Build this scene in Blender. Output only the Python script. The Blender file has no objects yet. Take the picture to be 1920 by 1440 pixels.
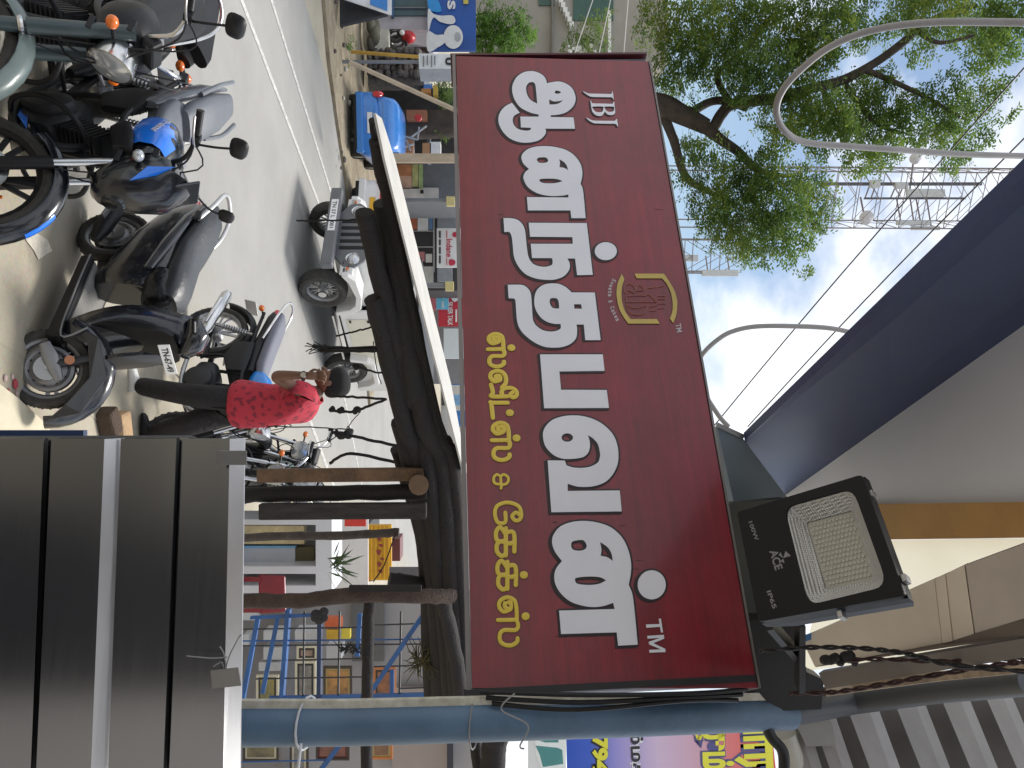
import bpy, bmesh, math, random
from mathutils import Vector, Matrix
random.seed(11)
D = bpy.data
SC = bpy.context.scene
COL = SC.collection
R = math.radians
V = Vector

# ------------------------------------------------------------------ camera (the phone was held on its side)
H = 2.85                      # eye height over the road
FPX = 1450.0                  # focal length in pixels of the 1920 px long side
TH = math.atan(40 / FPX)      # slight upward pitch
CAM = V((0, 0, H))
FW = V((0, math.cos(TH), math.sin(TH))); UP = V((0, -math.sin(TH), math.cos(TH))); RT = V((1, 0, 0))
cam = D.cameras.new('camera'); cam_o = D.objects.new('camera', cam); COL.objects.link(cam_o)
cam.sensor_width = 36; cam.lens = 36 * FPX / 1920; cam.clip_end = 3000; cam.clip_start = 0.05
ax, ay, az = UP, -RT, -FW     # picture right = world up, picture up = world left
cam_o.matrix_world = Matrix(((ax.x, ay.x, az.x, CAM.x), (ax.y, ay.y, az.y, CAM.y), (ax.z, ay.z, az.z, CAM.z), (0, 0, 0, 1)))
SC.camera = cam_o

# ------------------------------------------------------------------ sky, sun, exposure
SUN_EL, SUN_AZ = 62, 25       # azimuth clockwise from +Y
w = D.worlds.new('World'); SC.world = w; w.use_nodes = True
nt = w.node_tree; nt.nodes.clear()
def N(nt, t, **k):
    n = nt.nodes.new(t)
    for a, b in k.items():
        if a.startswith('i_'):
            n.inputs[int(a[2:]) if a[2:].isdigit() else a[2:].replace('_', ' ')].default_value = b
        else: setattr(n, a, b)
    return n
out = N(nt, 'ShaderNodeOutputWorld'); bg = N(nt, 'ShaderNodeBackground')
sky = N(nt, 'ShaderNodeTexSky'); sky.sky_type = 'NISHITA'; sky.sun_disc = False
sky.sun_elevation = R(SUN_EL); sky.sun_rotation = R(SUN_AZ); sky.air_density = 1.3
tc = N(nt, 'ShaderNodeTexCoord'); mp = N(nt, 'ShaderNodeMapping')
mp.inputs['Location'].default_value = (0.35, 0.1, 0.62); mp.inputs['Scale'].default_value = (1, 1, 1.6)
nz = N(nt, 'ShaderNodeTexNoise', i_Scale=2.6, i_Detail=7.0, i_Roughness=0.55)
nz2 = N(nt, 'ShaderNodeTexNoise', i_Scale=5.0, i_Detail=8.0, i_Roughness=0.6)
cr = N(nt, 'ShaderNodeValToRGB'); cr.color_ramp.elements[0].position = 0.40; cr.color_ramp.elements[1].position = 0.53
cr2 = N(nt, 'ShaderNodeValToRGB'); cr2.color_ramp.elements[0].position = 0.3; cr2.color_ramp.elements[1].position = 0.62
cr2.color_ramp.elements[0].color = (5.6, 6.1, 7.0, 1); cr2.color_ramp.elements[1].color = (9.0, 9.1, 9.3, 1)
mx = N(nt, 'ShaderNodeMix', data_type='RGBA')
sc_ = N(nt, 'ShaderNodeVectorMath', operation='SCALE'); sc_.inputs['Scale'].default_value = .85
L = nt.links.new
L(tc.outputs['Generated'], mp.inputs['Vector']); L(mp.outputs[0], nz.inputs['Vector']); L(mp.outputs[0], nz2.inputs['Vector'])
L(nz.outputs['Fac'], cr.inputs[0]); L(nz2.outputs['Fac'], cr2.inputs[0])
L(cr.outputs[0], mx.inputs[0]); L(sky.outputs[0], sc_.inputs[0]); L(sc_.outputs[0], mx.inputs[6]); L(cr2.outputs[0], mx.inputs[7])
L(mx.outputs[2], bg.inputs['Color']); bg.inputs['Strength'].default_value = 0.1
L(bg.outputs[0], out.inputs[0])
sd = V((math.sin(R(SUN_AZ)) * math.cos(R(SUN_EL)), math.cos(R(SUN_AZ)) * math.cos(R(SUN_EL)), math.sin(R(SUN_EL))))
sun = D.lights.new('sun', 'SUN'); sun.energy = 2.6; sun.angle = R(18); sun.color = (1, .96, .9)
sun_o = D.objects.new('sun', sun); COL.objects.link(sun_o); sun_o.location = sd * 60
sun_o.rotation_euler = sd.to_track_quat('Z', 'Y').to_euler()
SC.view_settings.view_transform = 'Standard'; SC.view_settings.look = 'None'
SC.view_settings.exposure = 0.6; SC.view_settings.gamma = 1; SC.view_settings.use_curve_mapping = False

# ------------------------------------------------------------------ picture -> place
def ray(px, py):
    return FW + RT * ((py - 720) / FPX) + UP * ((px - 960) / FPX)
def P(px, py, d):             # point seen at photo pixel (px, py) at distance d along +Y
    r = ray(px, py); return CAM + r * (d / r.y)
def PZ(px, py, z):            # ... on the level z
    r = ray(px, py); return CAM + r * ((z - H) / r.z)
def zg(y):
    return max(0.0, min(.3, (6.5 - y) * .136))
def G(px, py):                # ... on the ground
    p = PZ(px, py, 0)
    for _ in range(12): p = PZ(px, py, zg(p.y))
    return p
class Plane:
    def __init__(s, o, x, y):
        s.o = o; s.x = x.normalized(); s.n = s.x.cross(y).normalized(); s.y = s.n.cross(s.x)
        s.M = Matrix(((s.x.x, s.y.x, s.n.x, o.x), (s.x.y, s.y.y, s.n.y, o.y), (s.x.z, s.y.z, s.n.z, o.z), (0, 0, 0, 1)))
    def hit(s, px, py):
        r = ray(px, py); return CAM + r * ((s.o - CAM).dot(s.n) / r.dot(s.n))
    def st(s, px, py):
        p = s.hit(px, py) - s.o; return V((p.dot(s.x), p.dot(s.y)))
def quad3(a, b, c, d, da):    # rectangle seen as photo quad a,b,c,d: solve the depths, a at distance da
    ra, rb, rc, rd = [ray(*q) for q in (a, b, c, d)]
    M = Matrix(((rb.x, -rc.x, rd.x), (rb.y, -rc.y, rd.y), (rb.z, -rc.z, rd.z)))
    k = M.inverted() @ ra
    s = da / ra.y
    return [CAM + ra * s, CAM + rb * (k[0] * s), CAM + rc * (k[1] * s), CAM + rd * (k[2] * s)]

# ------------------------------------------------------------------ materials
MATS = {}
def pm(name, col, rough=.6, metal=0.0, var=.15, scale=6.0, bump=0.0, spec=.5, coat=0.0, col2=None, tr=0.0, aniso=None, stretch=None):
    if name in MATS: return MATS[name]
    m = D.materials.new(name); m.use_nodes = True; t = m.node_tree; b = t.nodes['Principled BSDF']
    b.inputs['Roughness'].default_value = rough; b.inputs['Metallic'].default_value = metal
    b.inputs['Specular IOR Level'].default_value = spec; b.inputs['Coat Weight'].default_value = coat
    b.inputs['Coat Roughness'].default_value = .08
    if tr: b.inputs['Transmission Weight'].default_value = tr
    c = (*col, 1); c1 = (*(col2 if col2 else tuple(x * (1 - var) for x in col)), 1)
    if not col2: c = (*tuple(min(1, x * (1 + var * .6)) for x in col), 1)
    tcn = N(t, 'ShaderNodeTexCoord'); mpn = N(t, 'ShaderNodeMapping')
    if stretch: mpn.inputs['Scale'].default_value = stretch
    n = N(t, 'ShaderNodeTexNoise', i_Scale=scale, i_Detail=6.0, i_Roughness=.62)
    rp = N(t, 'ShaderNodeValToRGB'); rp.color_ramp.elements[0].position = .32; rp.color_ramp.elements[1].position = .68
    rp.color_ramp.elements[0].color = c1; rp.color_ramp.elements[1].color = c
    t.links.new(tcn.outputs['Object'], mpn.inputs['Vector']); t.links.new(mpn.outputs[0], n.inputs['Vector'])
    t.links.new(n.outputs['Fac'], rp.inputs[0]); t.links.new(rp.outputs[0], b.inputs['Base Color'])
    mr = N(t, 'ShaderNodeMapRange'); mr.inputs[3].default_value = max(.02, rough - .1); mr.inputs[4].default_value = min(1, rough + .12)
    t.links.new(n.outputs['Fac'], mr.inputs[0]); t.links.new(mr.outputs[0], b.inputs['Roughness'])
    if bump:
        bn = N(t, 'ShaderNodeBump', i_Strength=bump, i_Distance=.02)
        n2 = N(t, 'ShaderNodeTexNoise', i_Scale=scale * 7, i_Detail=4.0)
        t.links.new(mpn.outputs[0], n2.inputs['Vector']); t.links.new(n2.outputs['Fac'], bn.inputs['Height']); t.links.new(bn.outputs[0], b.inputs['Normal'])
    MATS[name] = m
    return m
BLK = pm('black_plastic', (.009, .009, .011), .48, spec=.35)
GLOSS = pm('black_paint', (.006, .007, .011), .22, coat=.5)
TYRE = pm('tyre_rubber', (.03, .029, .028), .8, bump=.3, scale=14, col2=(.06, .055, .048))
STEEL = pm('chrome', (.62, .62, .62), .22, 1)
ALU = pm('aluminium', (.45, .45, .46), .4, .9)
DGREY = pm('dark_grey_plastic', (.03, .031, .035), .45)
GREYP = pm('grey_paint', (.16, .17, .19), .35, coat=.3)
WHITE = pm('white_paint', (.74, .74, .72), .4, var=.06, coat=.2)
DWOOD = pm('dark_weathered_wood', (.016, .011, .010), .85, bump=.35, scale=9, col2=(.006, .005, .005), stretch=(1, 1, 1))
BWOOD = pm('brown_wood', (.19, .11, .06), .8, bump=.7, scale=10, col2=(.07, .04, .025))
ROPE = pm('black_rope', (.012, .011, .011), .9, bump=.5, scale=60)
BLUEP = pm('rack_blue_paint', (.02, .09, .27), .45, var=.3)
RED = pm('red_plastic', (.45, .02, .025), .4)
ORANGE = pm('orange_lens', (.75, .16, .01), .25, coat=.5)
REDL = pm('red_lens', (.5, .01, .015), .2, coat=.6)
GLASS = pm('dark_glass', (.02, .025, .03), .06, spec=.8)
LGLASS = pm('lamp_glass', (.55, .57, .6), .08, .5, coat=.8)

# ------------------------------------------------------------------ mesh builder
class MB:
    def __init__(s, M=None): s.v = []; s.f = []; s.M = M
    def add(s, vs, fs):
        k = len(s.v)
        s.v += [(s.M @ V(p)) if s.M is not None else V(p) for p in vs]
        s.f += [tuple(i + k for i in f) for f in fs]
        return s
    def hexa(s, b, t):        # 4 bottom points, 4 top points
        return s.add(list(b) + list(t), [(3, 2, 1, 0), (4, 5, 6, 7), (0, 1, 5, 4), (1, 2, 6, 5), (2, 3, 7, 6), (3, 0, 4, 7)])
    def box(s, c, size, M=None):
        x, y, z = [q / 2 for q in size]; c = V(c)
        pts = [V((a * x, b * y, d * z)) for d in (-1, 1) for a, b in ((-1, -1), (1, -1), (1, 1), (-1, 1))]
        pts = [c + (M @ p if M else p) for p in pts]
        return s.hexa(pts[:4], pts[4:])
    def bar(s, a, b, w, h=None, up=V((0, 0, 1))):   # square bar from a to b
        a = V(a); b = V(b); d = (b - a).normalized(); h = h or w
        if abs(d.dot(up)) > .95: up = V((0, 1, 0))
        x = d.cross(up).normalized(); y = x.cross(d)
        q = lambda p: [p + x * (i * w / 2) + y * (j * h / 2) for i, j in ((-1, -1), (1, -1), (1, 1), (-1, 1))]
        return s.hexa(q(a), q(b))
    def tube(s, pts, r, n=8, cap=True, flat=1.0):
        pts = [V(p) for p in pts]; rs = r if isinstance(r, (list, tuple)) else [r] * len(pts)
        prev = None; vs = []; fs = []
        for i, p in enumerate(pts):
            d = (pts[min(i + 1, len(pts) - 1)] - pts[max(i - 1, 0)]).normalized()
            if prev is None:
                u = V((0, 0, 1)) if abs(d.z) < .9 else V((1, 0, 0))
                x = d.cross(u).normalized()
            else:
                x = (prev - d * prev.dot(d)).normalized()
            prev = x; y = d.cross(x)
            for k in range(n):
                a = 2 * math.pi * k / n
                vs.append(p + x * (math.cos(a) * rs[i]) + y * (math.sin(a) * rs[i] * flat))
        for i in range(len(pts) - 1):
            for k in range(n):
                k2 = (k + 1) % n
                fs.append((i * n + k, i * n + k2, (i + 1) * n + k2, (i + 1) * n + k))
        if cap:
            fs.append(tuple(reversed(range(n)))); fs.append(tuple(range((len(pts) - 1) * n, len(pts) * n)))
        return s.add(vs, fs)
    def cyl(s, a, b, r, n=14, r2=None):
        return s.tube([a, b], [r, r if r2 is None else r2], n)
    def ball(s, c, r, nu=12, nv=8, M=None):
        if not isinstance(r, (tuple, list)): r = (r, r, r)
        c = V(c); vs = []; fs = []
        for i in range(nv + 1):
            t = math.pi * i / nv
            for k in range(nu):
                a = 2 * math.pi * k / nu
                p = V((r[0] * math.sin(t) * math.cos(a), r[1] * math.sin(t) * math.sin(a), r[2] * math.cos(t)))
                vs.append(c + (M @ p if M else p))
        for i in range(nv):
            for k in range(nu):
                fs.append((i * nu + k, (i + 1) * nu + k, (i + 1) * nu + (k + 1) % nu, i * nu + (k + 1) % nu))
        return s.add(vs, fs)
    def lathe(s, c, axis, prof, n=24):   # prof: (radius, offset along axis), closed ring if first==last
        c = V(c); d = V(axis).normalized(); u = V((0, 0, 1)) if abs(d.z) < .9 else V((1, 0, 0))
        x = d.cross(u).normalized(); y = d.cross(x); m = len(prof); vs = []; fs = []
        for k in range(n):
            a = 2 * math.pi * k / n; e = x * math.cos(a) + y * math.sin(a)
            for r, o in prof: vs.append(c + e * r + d * o)
        for k in range(n):
            k2 = (k + 1) % n
            for j in range(m - 1): fs.append((k * m + j, k * m + j + 1, k2 * m + j + 1, k2 * m + j))
        return s.add(vs, fs)
    def loft(s, secs, n=14, e=2.6, cap=True):   # secs along x: (x, zc, half width, half height[, yc])
        vs = []; fs = []
        for q in secs:
            x, zc, hw, hh = q[:4]; yc = q[4] if len(q) > 4 else 0
            for k in range(n):
                a = 2 * math.pi * (k + .5) / n; ca, sa = math.cos(a), math.sin(a)
                vs.append((x, yc + hw * math.copysign(abs(ca) ** (2 / e), ca), zc + hh * math.copysign(abs(sa) ** (2 / e), sa)))
        for i in range(len(secs) - 1):
            for k in range(n):
                k2 = (k + 1) % n; fs.append((i * n + k, i * n + k2, (i + 1) * n + k2, (i + 1) * n + k))
        if cap:
            fs.append(tuple(reversed(range(n)))); fs.append(tuple(range((len(secs) - 1) * n, len(secs) * n)))
        return s.add(vs, fs)
    def prism(s, poly, M, d0, d1):       # 2D polygon in plane M, extruded between d0 and d1 along its normal
        n = len(poly)
        vs = [M @ V((x, y, d0)) for x, y in poly] + [M @ V((x, y, d1)) for x, y in poly]
        return s.add(vs, [tuple(reversed(range(n))), tuple(range(n, 2 * n))] + [(i, (i + 1) % n, n + (i + 1) % n, n + i) for i in range(n)])
    def build(s, name, m, parent=None, smooth=False, bevel=0.0, world=True, sub=0):
        me = D.meshes.new(name); me.from_pydata([tuple(p) for p in s.v], [], s.f)
        bm = bmesh.new(); bm.from_mesh(me)
        bmesh.ops.recalc_face_normals(bm, faces=bm.faces)
        bm.to_mesh(me); bm.free()
        me.materials.append(m)
        o = D.objects.new(name, me); COL.objects.link(o)
        if smooth:
            me.polygons.foreach_set('use_smooth', [True] * len(me.polygons))
            try: me.set_sharp_from_angle(angle=R(42))
            except Exception: pass
        if bevel:
            bv = o.modifiers.new('bevel', 'BEVEL'); bv.width = bevel; bv.segments = 2; bv.limit_method = 'ANGLE'
        if sub:
            sb = o.modifiers.new('sub', 'SUBSURF'); sb.levels = sub; sb.render_levels = sub
        if parent: put(o, parent, world)
        return o
def put(o, parent, world=True):
    o.parent = parent
    top = parent
    if world:
        o.matrix_parent_inverse = world_of(parent).inverted()
def world_of(o):
    M = o.matrix_basis.copy()
    if o.parent: M = world_of(o.parent) @ o.matrix_parent_inverse @ M
    return M
def tag(o, label=None, cat=None, group=None, kind=None):
    if label: o['label'] = label
    if cat: o['category'] = cat
    if group: o['group'] = group
    if kind: o['kind'] = kind
    return o
def thing(name, label, cat, loc=(0, 0, 0), group=None, M=None):
    o = D.objects.new(name, None); COL.objects.link(o); o.empty_display_size = .1
    if M is not None: o.matrix_basis = M
    else: o.location = loc
    return tag(o, label, cat, group)
def kids(o): return [c for c in D.objects if c.parent == o]
def copy_tree(o, parent=None):
    c = o.copy(); COL.objects.link(c)
    if parent: c.parent = parent
    for ch in kids(o): copy_tree(ch, c)
    return c
def curve_pts(pts, n=6):
    pts = [V(p) for p in pts]; r = []
    for i in range(len(pts) - 1):
        a = pts[max(i - 1, 0)]; b = pts[i]; c = pts[i + 1]; d = pts[min(i + 2, len(pts) - 1)]
        for k in range(n):
            t = k / n
            r.append(.5 * ((2 * b) + (c - a) * t + (2 * a - 5 * b + 4 * c - d) * t * t + (3 * b - a - 3 * c + d) * t ** 3))
    return r + [pts[-1]]
def smooth_loop(pts, n=5):        # closed outline; a third value 1 marks a corner
    m = len(pts); r = []
    p = [V(q[:2]) for q in pts]; c = [len(q) > 2 for q in pts]
    for i in range(m):
        j = (i + 1) % m; a, b = p[i], p[j]
        if c[i] and c[j]: r.append(a); continue
        ma = (b - a) if c[i] else (b - p[i - 1]) / 2
        mb = (b - a) if c[j] else (p[(j + 1) % m] - a) / 2
        for k in range(n):
            t = k / n; t2 = t * t; t3 = t2 * t
            r.append((2 * t3 - 3 * t2 + 1) * a + (t3 - 2 * t2 + t) * ma + (-2 * t3 + 3 * t2) * b + (t3 - t2) * mb)
    return r
def mesh_of_curve(cu):
    o = D.objects.new('tmp', cu); COL.objects.link(o)
    dg = bpy.context.evaluated_depsgraph_get(); me = D.meshes.new_from_object(o.evaluated_get(dg))
    D.objects.remove(o)
    return me
def outline_mesh(loops, extr=.0005, offset=0.0):
    cu = D.curves.new('outline', 'CURVE'); cu.dimensions = '2D'; cu.fill_mode = 'BOTH'; cu.extrude = extr; cu.offset = offset
    for lp in loops:
        sp = cu.splines.new('POLY'); sp.points.add(len(lp) - 1); sp.use_cyclic_u = True
        for q, pt in zip(lp, sp.points): pt.co = (q[0], q[1], 0, 1)
    return mesh_of_curve(cu)
def mesh_obj(name, me, m, parent, Mw):
    me.name = name; me.materials.clear(); me.materials.append(m)
    o = D.objects.new(name, me); COL.objects.link(o); o.matrix_basis = Mw
    if parent: put(o, parent, True)
    return o
def text_mesh(s, bold=0.0, extr=0.0):
    cu = D.curves.new('text', 'FONT'); cu.body = s; cu.offset = bold; cu.extrude = extr; cu.resolution_u = 3
    return mesh_of_curve(cu)
def text_px(name, pl, s, p0, p1, m, parent, lift=.001, bold=0.0, hgt=None, up=1):
    """writing on plane pl: its baseline runs from photo pixel p0 to p1, height hgt in photo pixels"""
    me = text_mesh(s, bold); xs = [v.co.x for v in me.vertices]; ys = [v.co.y for v in me.vertices]
    if not xs: return None
    x0, x1 = min(xs), max(xs); y0 = 0.0; y1 = max(ys)
    a, b = V(p0), V(p1); d = b - a; nrm = V((d.y, -d.x)).normalized() * up
    hgt = hgt or d.length / (x1 - x0) * (y1 - y0)
    for v in me.vertices:
        q = a + d * ((v.co.x - x0) / (x1 - x0)) + nrm * (hgt * (v.co.y - y0) / (y1 - y0))
        s_ = pl.st(q.x, q.y); v.co = (s_.x, s_.y, lift)
    return mesh_obj(name, me, m, parent, pl.M)
def text_at(name, s, M, width, m, parent, bold=0.0, height=None, world=False):
    """writing centred at the origin of M, in its xy plane"""
    me = text_mesh(s, bold, .0004); xs = [v.co.x for v in me.vertices]; ys = [v.co.y for v in me.vertices]
    x0, x1, y0, y1 = min(xs), max(xs), min(ys), max(ys); k = width / (x1 - x0); ky = k if not height else height / (y1 - y0)
    for v in me.vertices: v.co.x = (v.co.x - (x0 + x1) / 2) * k; v.co.y = (v.co.y - (y0 + y1) / 2) * ky
    me.materials.clear(); me.materials.append(m)
    o = D.objects.new(name, me); COL.objects.link(o); o.matrix_basis = M
    if parent: put(o, parent, world)
    return o
# ================================================================== GROUND, ROAD
def ground_mat():
    m = D.materials.new('sandy_concrete'); m.use_nodes = True; t = m.node_tree; b = t.nodes['Principled BSDF']; l = t.links.new
    tcn = N(t, 'ShaderNodeTexCoord')
    n1 = N(t, 'ShaderNodeTexNoise', i_Scale=.9, i_Detail=9.0, i_Roughness=.68); n2 = N(t, 'ShaderNodeTexNoise', i_Scale=38.0, i_Detail=5.0)
    n3 = N(t, 'ShaderNodeTexNoise', i_Scale=3.3, i_Detail=8.0, i_Roughness=.7)
    r1 = N(t, 'ShaderNodeValToRGB'); r1.color_ramp.elements[0].position = .3; r1.color_ramp.elements[1].position = .7
    r1.color_ramp.elements[0].color = (.36, .315, .235, 1); r1.color_ramp.elements[1].color = (.50, .455, .36, 1)
    r3 = N(t, 'ShaderNodeValToRGB'); r3.color_ramp.elements[0].position = .62; r3.color_ramp.elements[1].position = .72
    mxa = N(t, 'ShaderNodeMix', data_type='RGBA'); mxa.inputs[7].default_value = (.21, .18, .14, 1)
    mxb = N(t, 'ShaderNodeMix', data_type='RGBA', blend_type='MULTIPLY'); mxb.inputs[0].default_value = .35
    for n in (n1, n2, n3): l(tcn.outputs['Object'], n.inputs['Vector'])
    sp = N(t, 'ShaderNodeMath', operation='MULTIPLY'); sp.inputs[1].default_value = .55
    l(n1.outputs['Fac'], r1.inputs[0]); l(n3.outputs['Fac'], r3.inputs[0]); l(r3.outputs[0], sp.inputs[0]); l(sp.outputs[0], mxa.inputs[0])
    l(r1.outputs[0], mxa.inputs[6]); l(mxa.outputs[2], mxb.inputs[6]); l(n2.outputs['Color'], mxb.inputs[7]); l(mxb.outputs[2], b.inputs['Base Color'])
    b.inputs['Roughness'].default_value = .92
    bn = N(t, 'ShaderNodeBump', i_Strength=.35, i_Distance=.01); l(n2.outputs['Fac'], bn.inputs['Height']); l(bn.outputs[0], b.inputs['Normal'])
    return m
def road_mat():
    # worn grey asphalt, with dust from the verge drifted over its near edge (v coordinate = metres from the near edge)
    m = D.materials.new('asphalt_dusty'); m.use_nodes = True; t = m.node_tree; b = t.nodes['Principled BSDF']; l = t.links.new
    tcn = N(t, 'ShaderNodeTexCoord'); n1 = N(t, 'ShaderNodeTexNoise', i_Scale=.6, i_Detail=8.0, i_Roughness=.65)
    n2 = N(t, 'ShaderNodeTexNoise', i_Scale=90.0, i_Detail=3.0); n4 = N(t, 'ShaderNodeTexNoise', i_Scale=.9, i_Detail=9.0, i_Roughness=.68)
    for n in (n1, n2, n4): l(tcn.outputs['Object'], n.inputs['Vector'])
    r1 = N(t, 'ShaderNodeValToRGB'); r1.color_ramp.elements[0].position = .3; r1.color_ramp.elements[1].position = .7
    r1.color_ramp.elements[0].color = (.29, .283, .265, 1); r1.color_ramp.elements[1].color = (.375, .366, .345, 1)
    r4 = N(t, 'ShaderNodeValToRGB'); r4.color_ramp.elements[0].position = .3; r4.color_ramp.elements[1].position = .7
    r4.color_ramp.elements[0].color = (.36, .315, .235, 1); r4.color_ramp.elements[1].color = (.50, .455, .36, 1)
    uv = N(t, 'ShaderNodeUVMap'); sx = N(t, 'ShaderNodeSeparateXYZ'); l(uv.outputs[0], sx.inputs[0])
    ad = N(t, 'ShaderNodeMath', operation='MULTIPLY_ADD'); ad.inputs[1].default_value = 2.2; l(n1.outputs['Fac'], ad.inputs[0]); l(sx.outputs['Y'], ad.inputs[2])
    mr = N(t, 'ShaderNodeMapRange', interpolation_type='SMOOTHSTEP'); mr.inputs[1].default_value = 1.3; mr.inputs[2].default_value = 3.6
    l(ad.outputs[0], mr.inputs[0])
    mx = N(t, 'ShaderNodeMix', data_type='RGBA'); l(mr.outputs[0], mx.inputs[0]); l(r4.outputs[0], mx.inputs[6]); l(r1.outputs[0], mx.inputs[7])
    l(n1.outputs['Fac'], r1.inputs[0]); l(n4.outputs['Fac'], r4.inputs[0])
    mxb = N(t, 'ShaderNodeMix', data_type='RGBA', blend_type='MULTIPLY'); mxb.inputs[0].default_value = .3
    l(mx.outputs[2], mxb.inputs[6]); l(n2.outputs['Color'], mxb.inputs[7]); l(mxb.outputs[2], b.inputs['Base Color'])
    b.inputs['Roughness'].default_value = .85
    bn = N(t, 'ShaderNodeBump', i_Strength=.25, i_Distance=.006); l(n2.outputs['Fac'], bn.inputs['Height']); l(bn.outputs[0], b.inputs['Normal'])
    return m
GM = ground_mat()
def strip_mesh(name, rows, m, kind='structure', uv=None):
    me = D.meshes.new(name); n = len(rows[0]); vs = [tuple(p) for r in rows for p in r]
    fs = [(i * n + k, i * n + k + 1, (i + 1) * n + k + 1, (i + 1) * n + k) for i in range(len(rows) - 1) for k in range(n - 1)]
    me.from_pydata(vs, [], fs); me.materials.append(m)
    if uv:
        ul = me.uv_layers.new(name='UVMap')
        for lp in me.loops: ul.data[lp.index].uv = uv(V(vs[lp.vertex_index]))
    o = D.objects.new(name, me); COL.objects.link(o); tag(o, kind=kind)
    if me.polygons[0].normal.z < 0: me.flip_normals()
    return o
ys = [-400, -20, 1.5, 2.5, 3.5, 4.29, 4.5, 5.5, 6.5, 8, 12, 30, 120, 900]
strip_mesh('ground', [[(x, y, zg(y)) for x in (-900, -60, -20, -8, -4, 0, 4, 8, 20, 60, 900)] for y in ys], GM)
A = R(20); RD = V((math.sin(A), math.cos(A), 0)); RQ = V((math.cos(A), -math.sin(A), 0))   # along the road, to its right
def Q(q, s, z=0): p = RQ * q + RD * s; return V((p.x, p.y, zg(p.y) + z))
strip_mesh('road', [[Q(q, s, .004) for q in (-9.6, -8, -6.6, -5, -4, -3.2, -2.4, -1.6)] for s in [-30, -6, 0, 1, 2, 3, 4, 5, 6, 7, 8, 10, 14, 20, 40, 120]],
           road_mat(), uv=lambda p: (p.dot(RD), -1.6 - p.dot(RQ)))
PAINT = pm('worn_road_paint', (.5, .49, .46), .8, var=.4, scale=18)
def marking(pts, wd):
    rows = []
    for i, p in enumerate(pts):
        d = (pts[min(i + 1, len(pts) - 1)] - pts[max(i - 1, 0)]).normalized(); s = V((d.y, -d.x, 0)) * wd / 2
        rows.append([p - s + V((0, 0, .009)), p + s + V((0, 0, .009))])
    return strip_mesh('road_marking', rows, PAINT)
def ext(a, b, k0, k1): return [a.lerp(b, k0 + (k1 - k0) * i / 6) for i in range(7)]
g = lambda x, y: PZ(x, y, 0)
marking(ext(g(452, 0), g(566, 300), -.4, 1.7), .085)
marking(ext(g(508, 0), g(598, 290), -.4, 2.0), .085)
marking(ext(g(572, 765), g(600, 842), -.2, 3.0), .10)
marking(ext(g(640, 720), g(668, 860), 0, 2.0), .08)
# far verge: kerb of packed earth and concrete, with rubble
VERGE = pm('packed_earth', (.33, .28, .2), .95, bump=.6, scale=5, col2=(.2, .165, .11))
e0, e1, e2 = g(598, -60), g(612, 110), g(645, 340)
edge = [e0 + (e0 - e1) * 2, e0, e1, g(628, 230), e2, g(668, 520), g(690, 760)]
strip_mesh('verge', [[p + V((0, 0, .005)), p + V((0, 0, .06)), p + V((-.15, .25, .07)), p + V((-2, 3.5, .06)), p + V((-9, 14, .05))] for p in edge], VERGE)
# raised slab and plinth of the shop the picture is taken from
CONC = pm('pale_concrete', (.5, .46, .38), .9, bump=.4, scale=4, col2=(.38, .34, .28))
shop = thing('shop_building', 'sweet shop whose canopy, plinth and back wall shelter the camera', 'building', (1.2, -2.2, 0))
MB().hexa([(-.9, -6, -.05), (5, -6, -.05), (5, 1.62, -.05), (.0, 1.62, -.05)], [(-.9, -6, 1.2), (5, -6, 1.2), (5, 1.62, 1.2), (.0, 1.62, 1.2)]).build('plinth', CONC, shop)
MB().hexa([(-.8, -3.3, 1.204), (1.65, -3.3, 1.204), (1.65, 1.3, 1.204), (.05, 1.3, 1.204)], [(-.8, -3.3, 1.215), (1.65, -3.3, 1.215), (1.65, 1.3, 1.215), (.05, 1.3, 1.215)]).build('floor_tiles', pm('dark_floor_tile', (.045, .045, .05), .4, var=.2), shop)
WALLB = pm('beige_wall_paint', (.68, .62, .54), .8, var=.1)
DARKI = pm('dark_interior', (.05, .047, .048), .9, var=.3)
MB().box((0, -3.4, 3.1), (3.6, .15, 3.8)).build('back_wall', DARKI, shop)
MB().box((1.05, -.45, 1.75), (1.1, 2.1, 1.1)).build('unseen_bright_block', pm('pale_mirrored_block', (.72, .68, .63), .6, var=.06), shop)  # unseen pale block, added so the right end of the steel front mirrors brightness
MB().box((1.73, -.95, 3.1), (.15, 4.7, 3.8)).build('side_wall', WALLB, shop)

# small slab and stone bits near the counter
sl = MB(); c = [G(-40, 700), G(20, 745), G(70, 790), G(110, 840), G(-40, 900)]
sl.add([p + V((0, 0, .0)) for p in c] + [p + V((0, 0, .035)) for p in c], [(5, 6, 7, 8, 9)] + [(i, (i + 1) % 5, 5 + (i + 1) % 5, 5 + i) for i in range(5)])
tag(sl.build('concrete_slab', pm('cream_concrete', (.6, .54, .4), .9, var=.12)), kind='structure')
patch = MB(); pp = [G(35, 425), G(60, 432), G(88, 450), G(96, 470), G(70, 487), G(62, 470), G(48, 452)]
patch.add([p + V((0, 0, .006)) for p in pp], [tuple(range(7))])
tag(patch.build('cement_patch', pm('pale_cement', (.62, .57, .48), .95, bump=.8, var=.3)), kind='structure')

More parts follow.
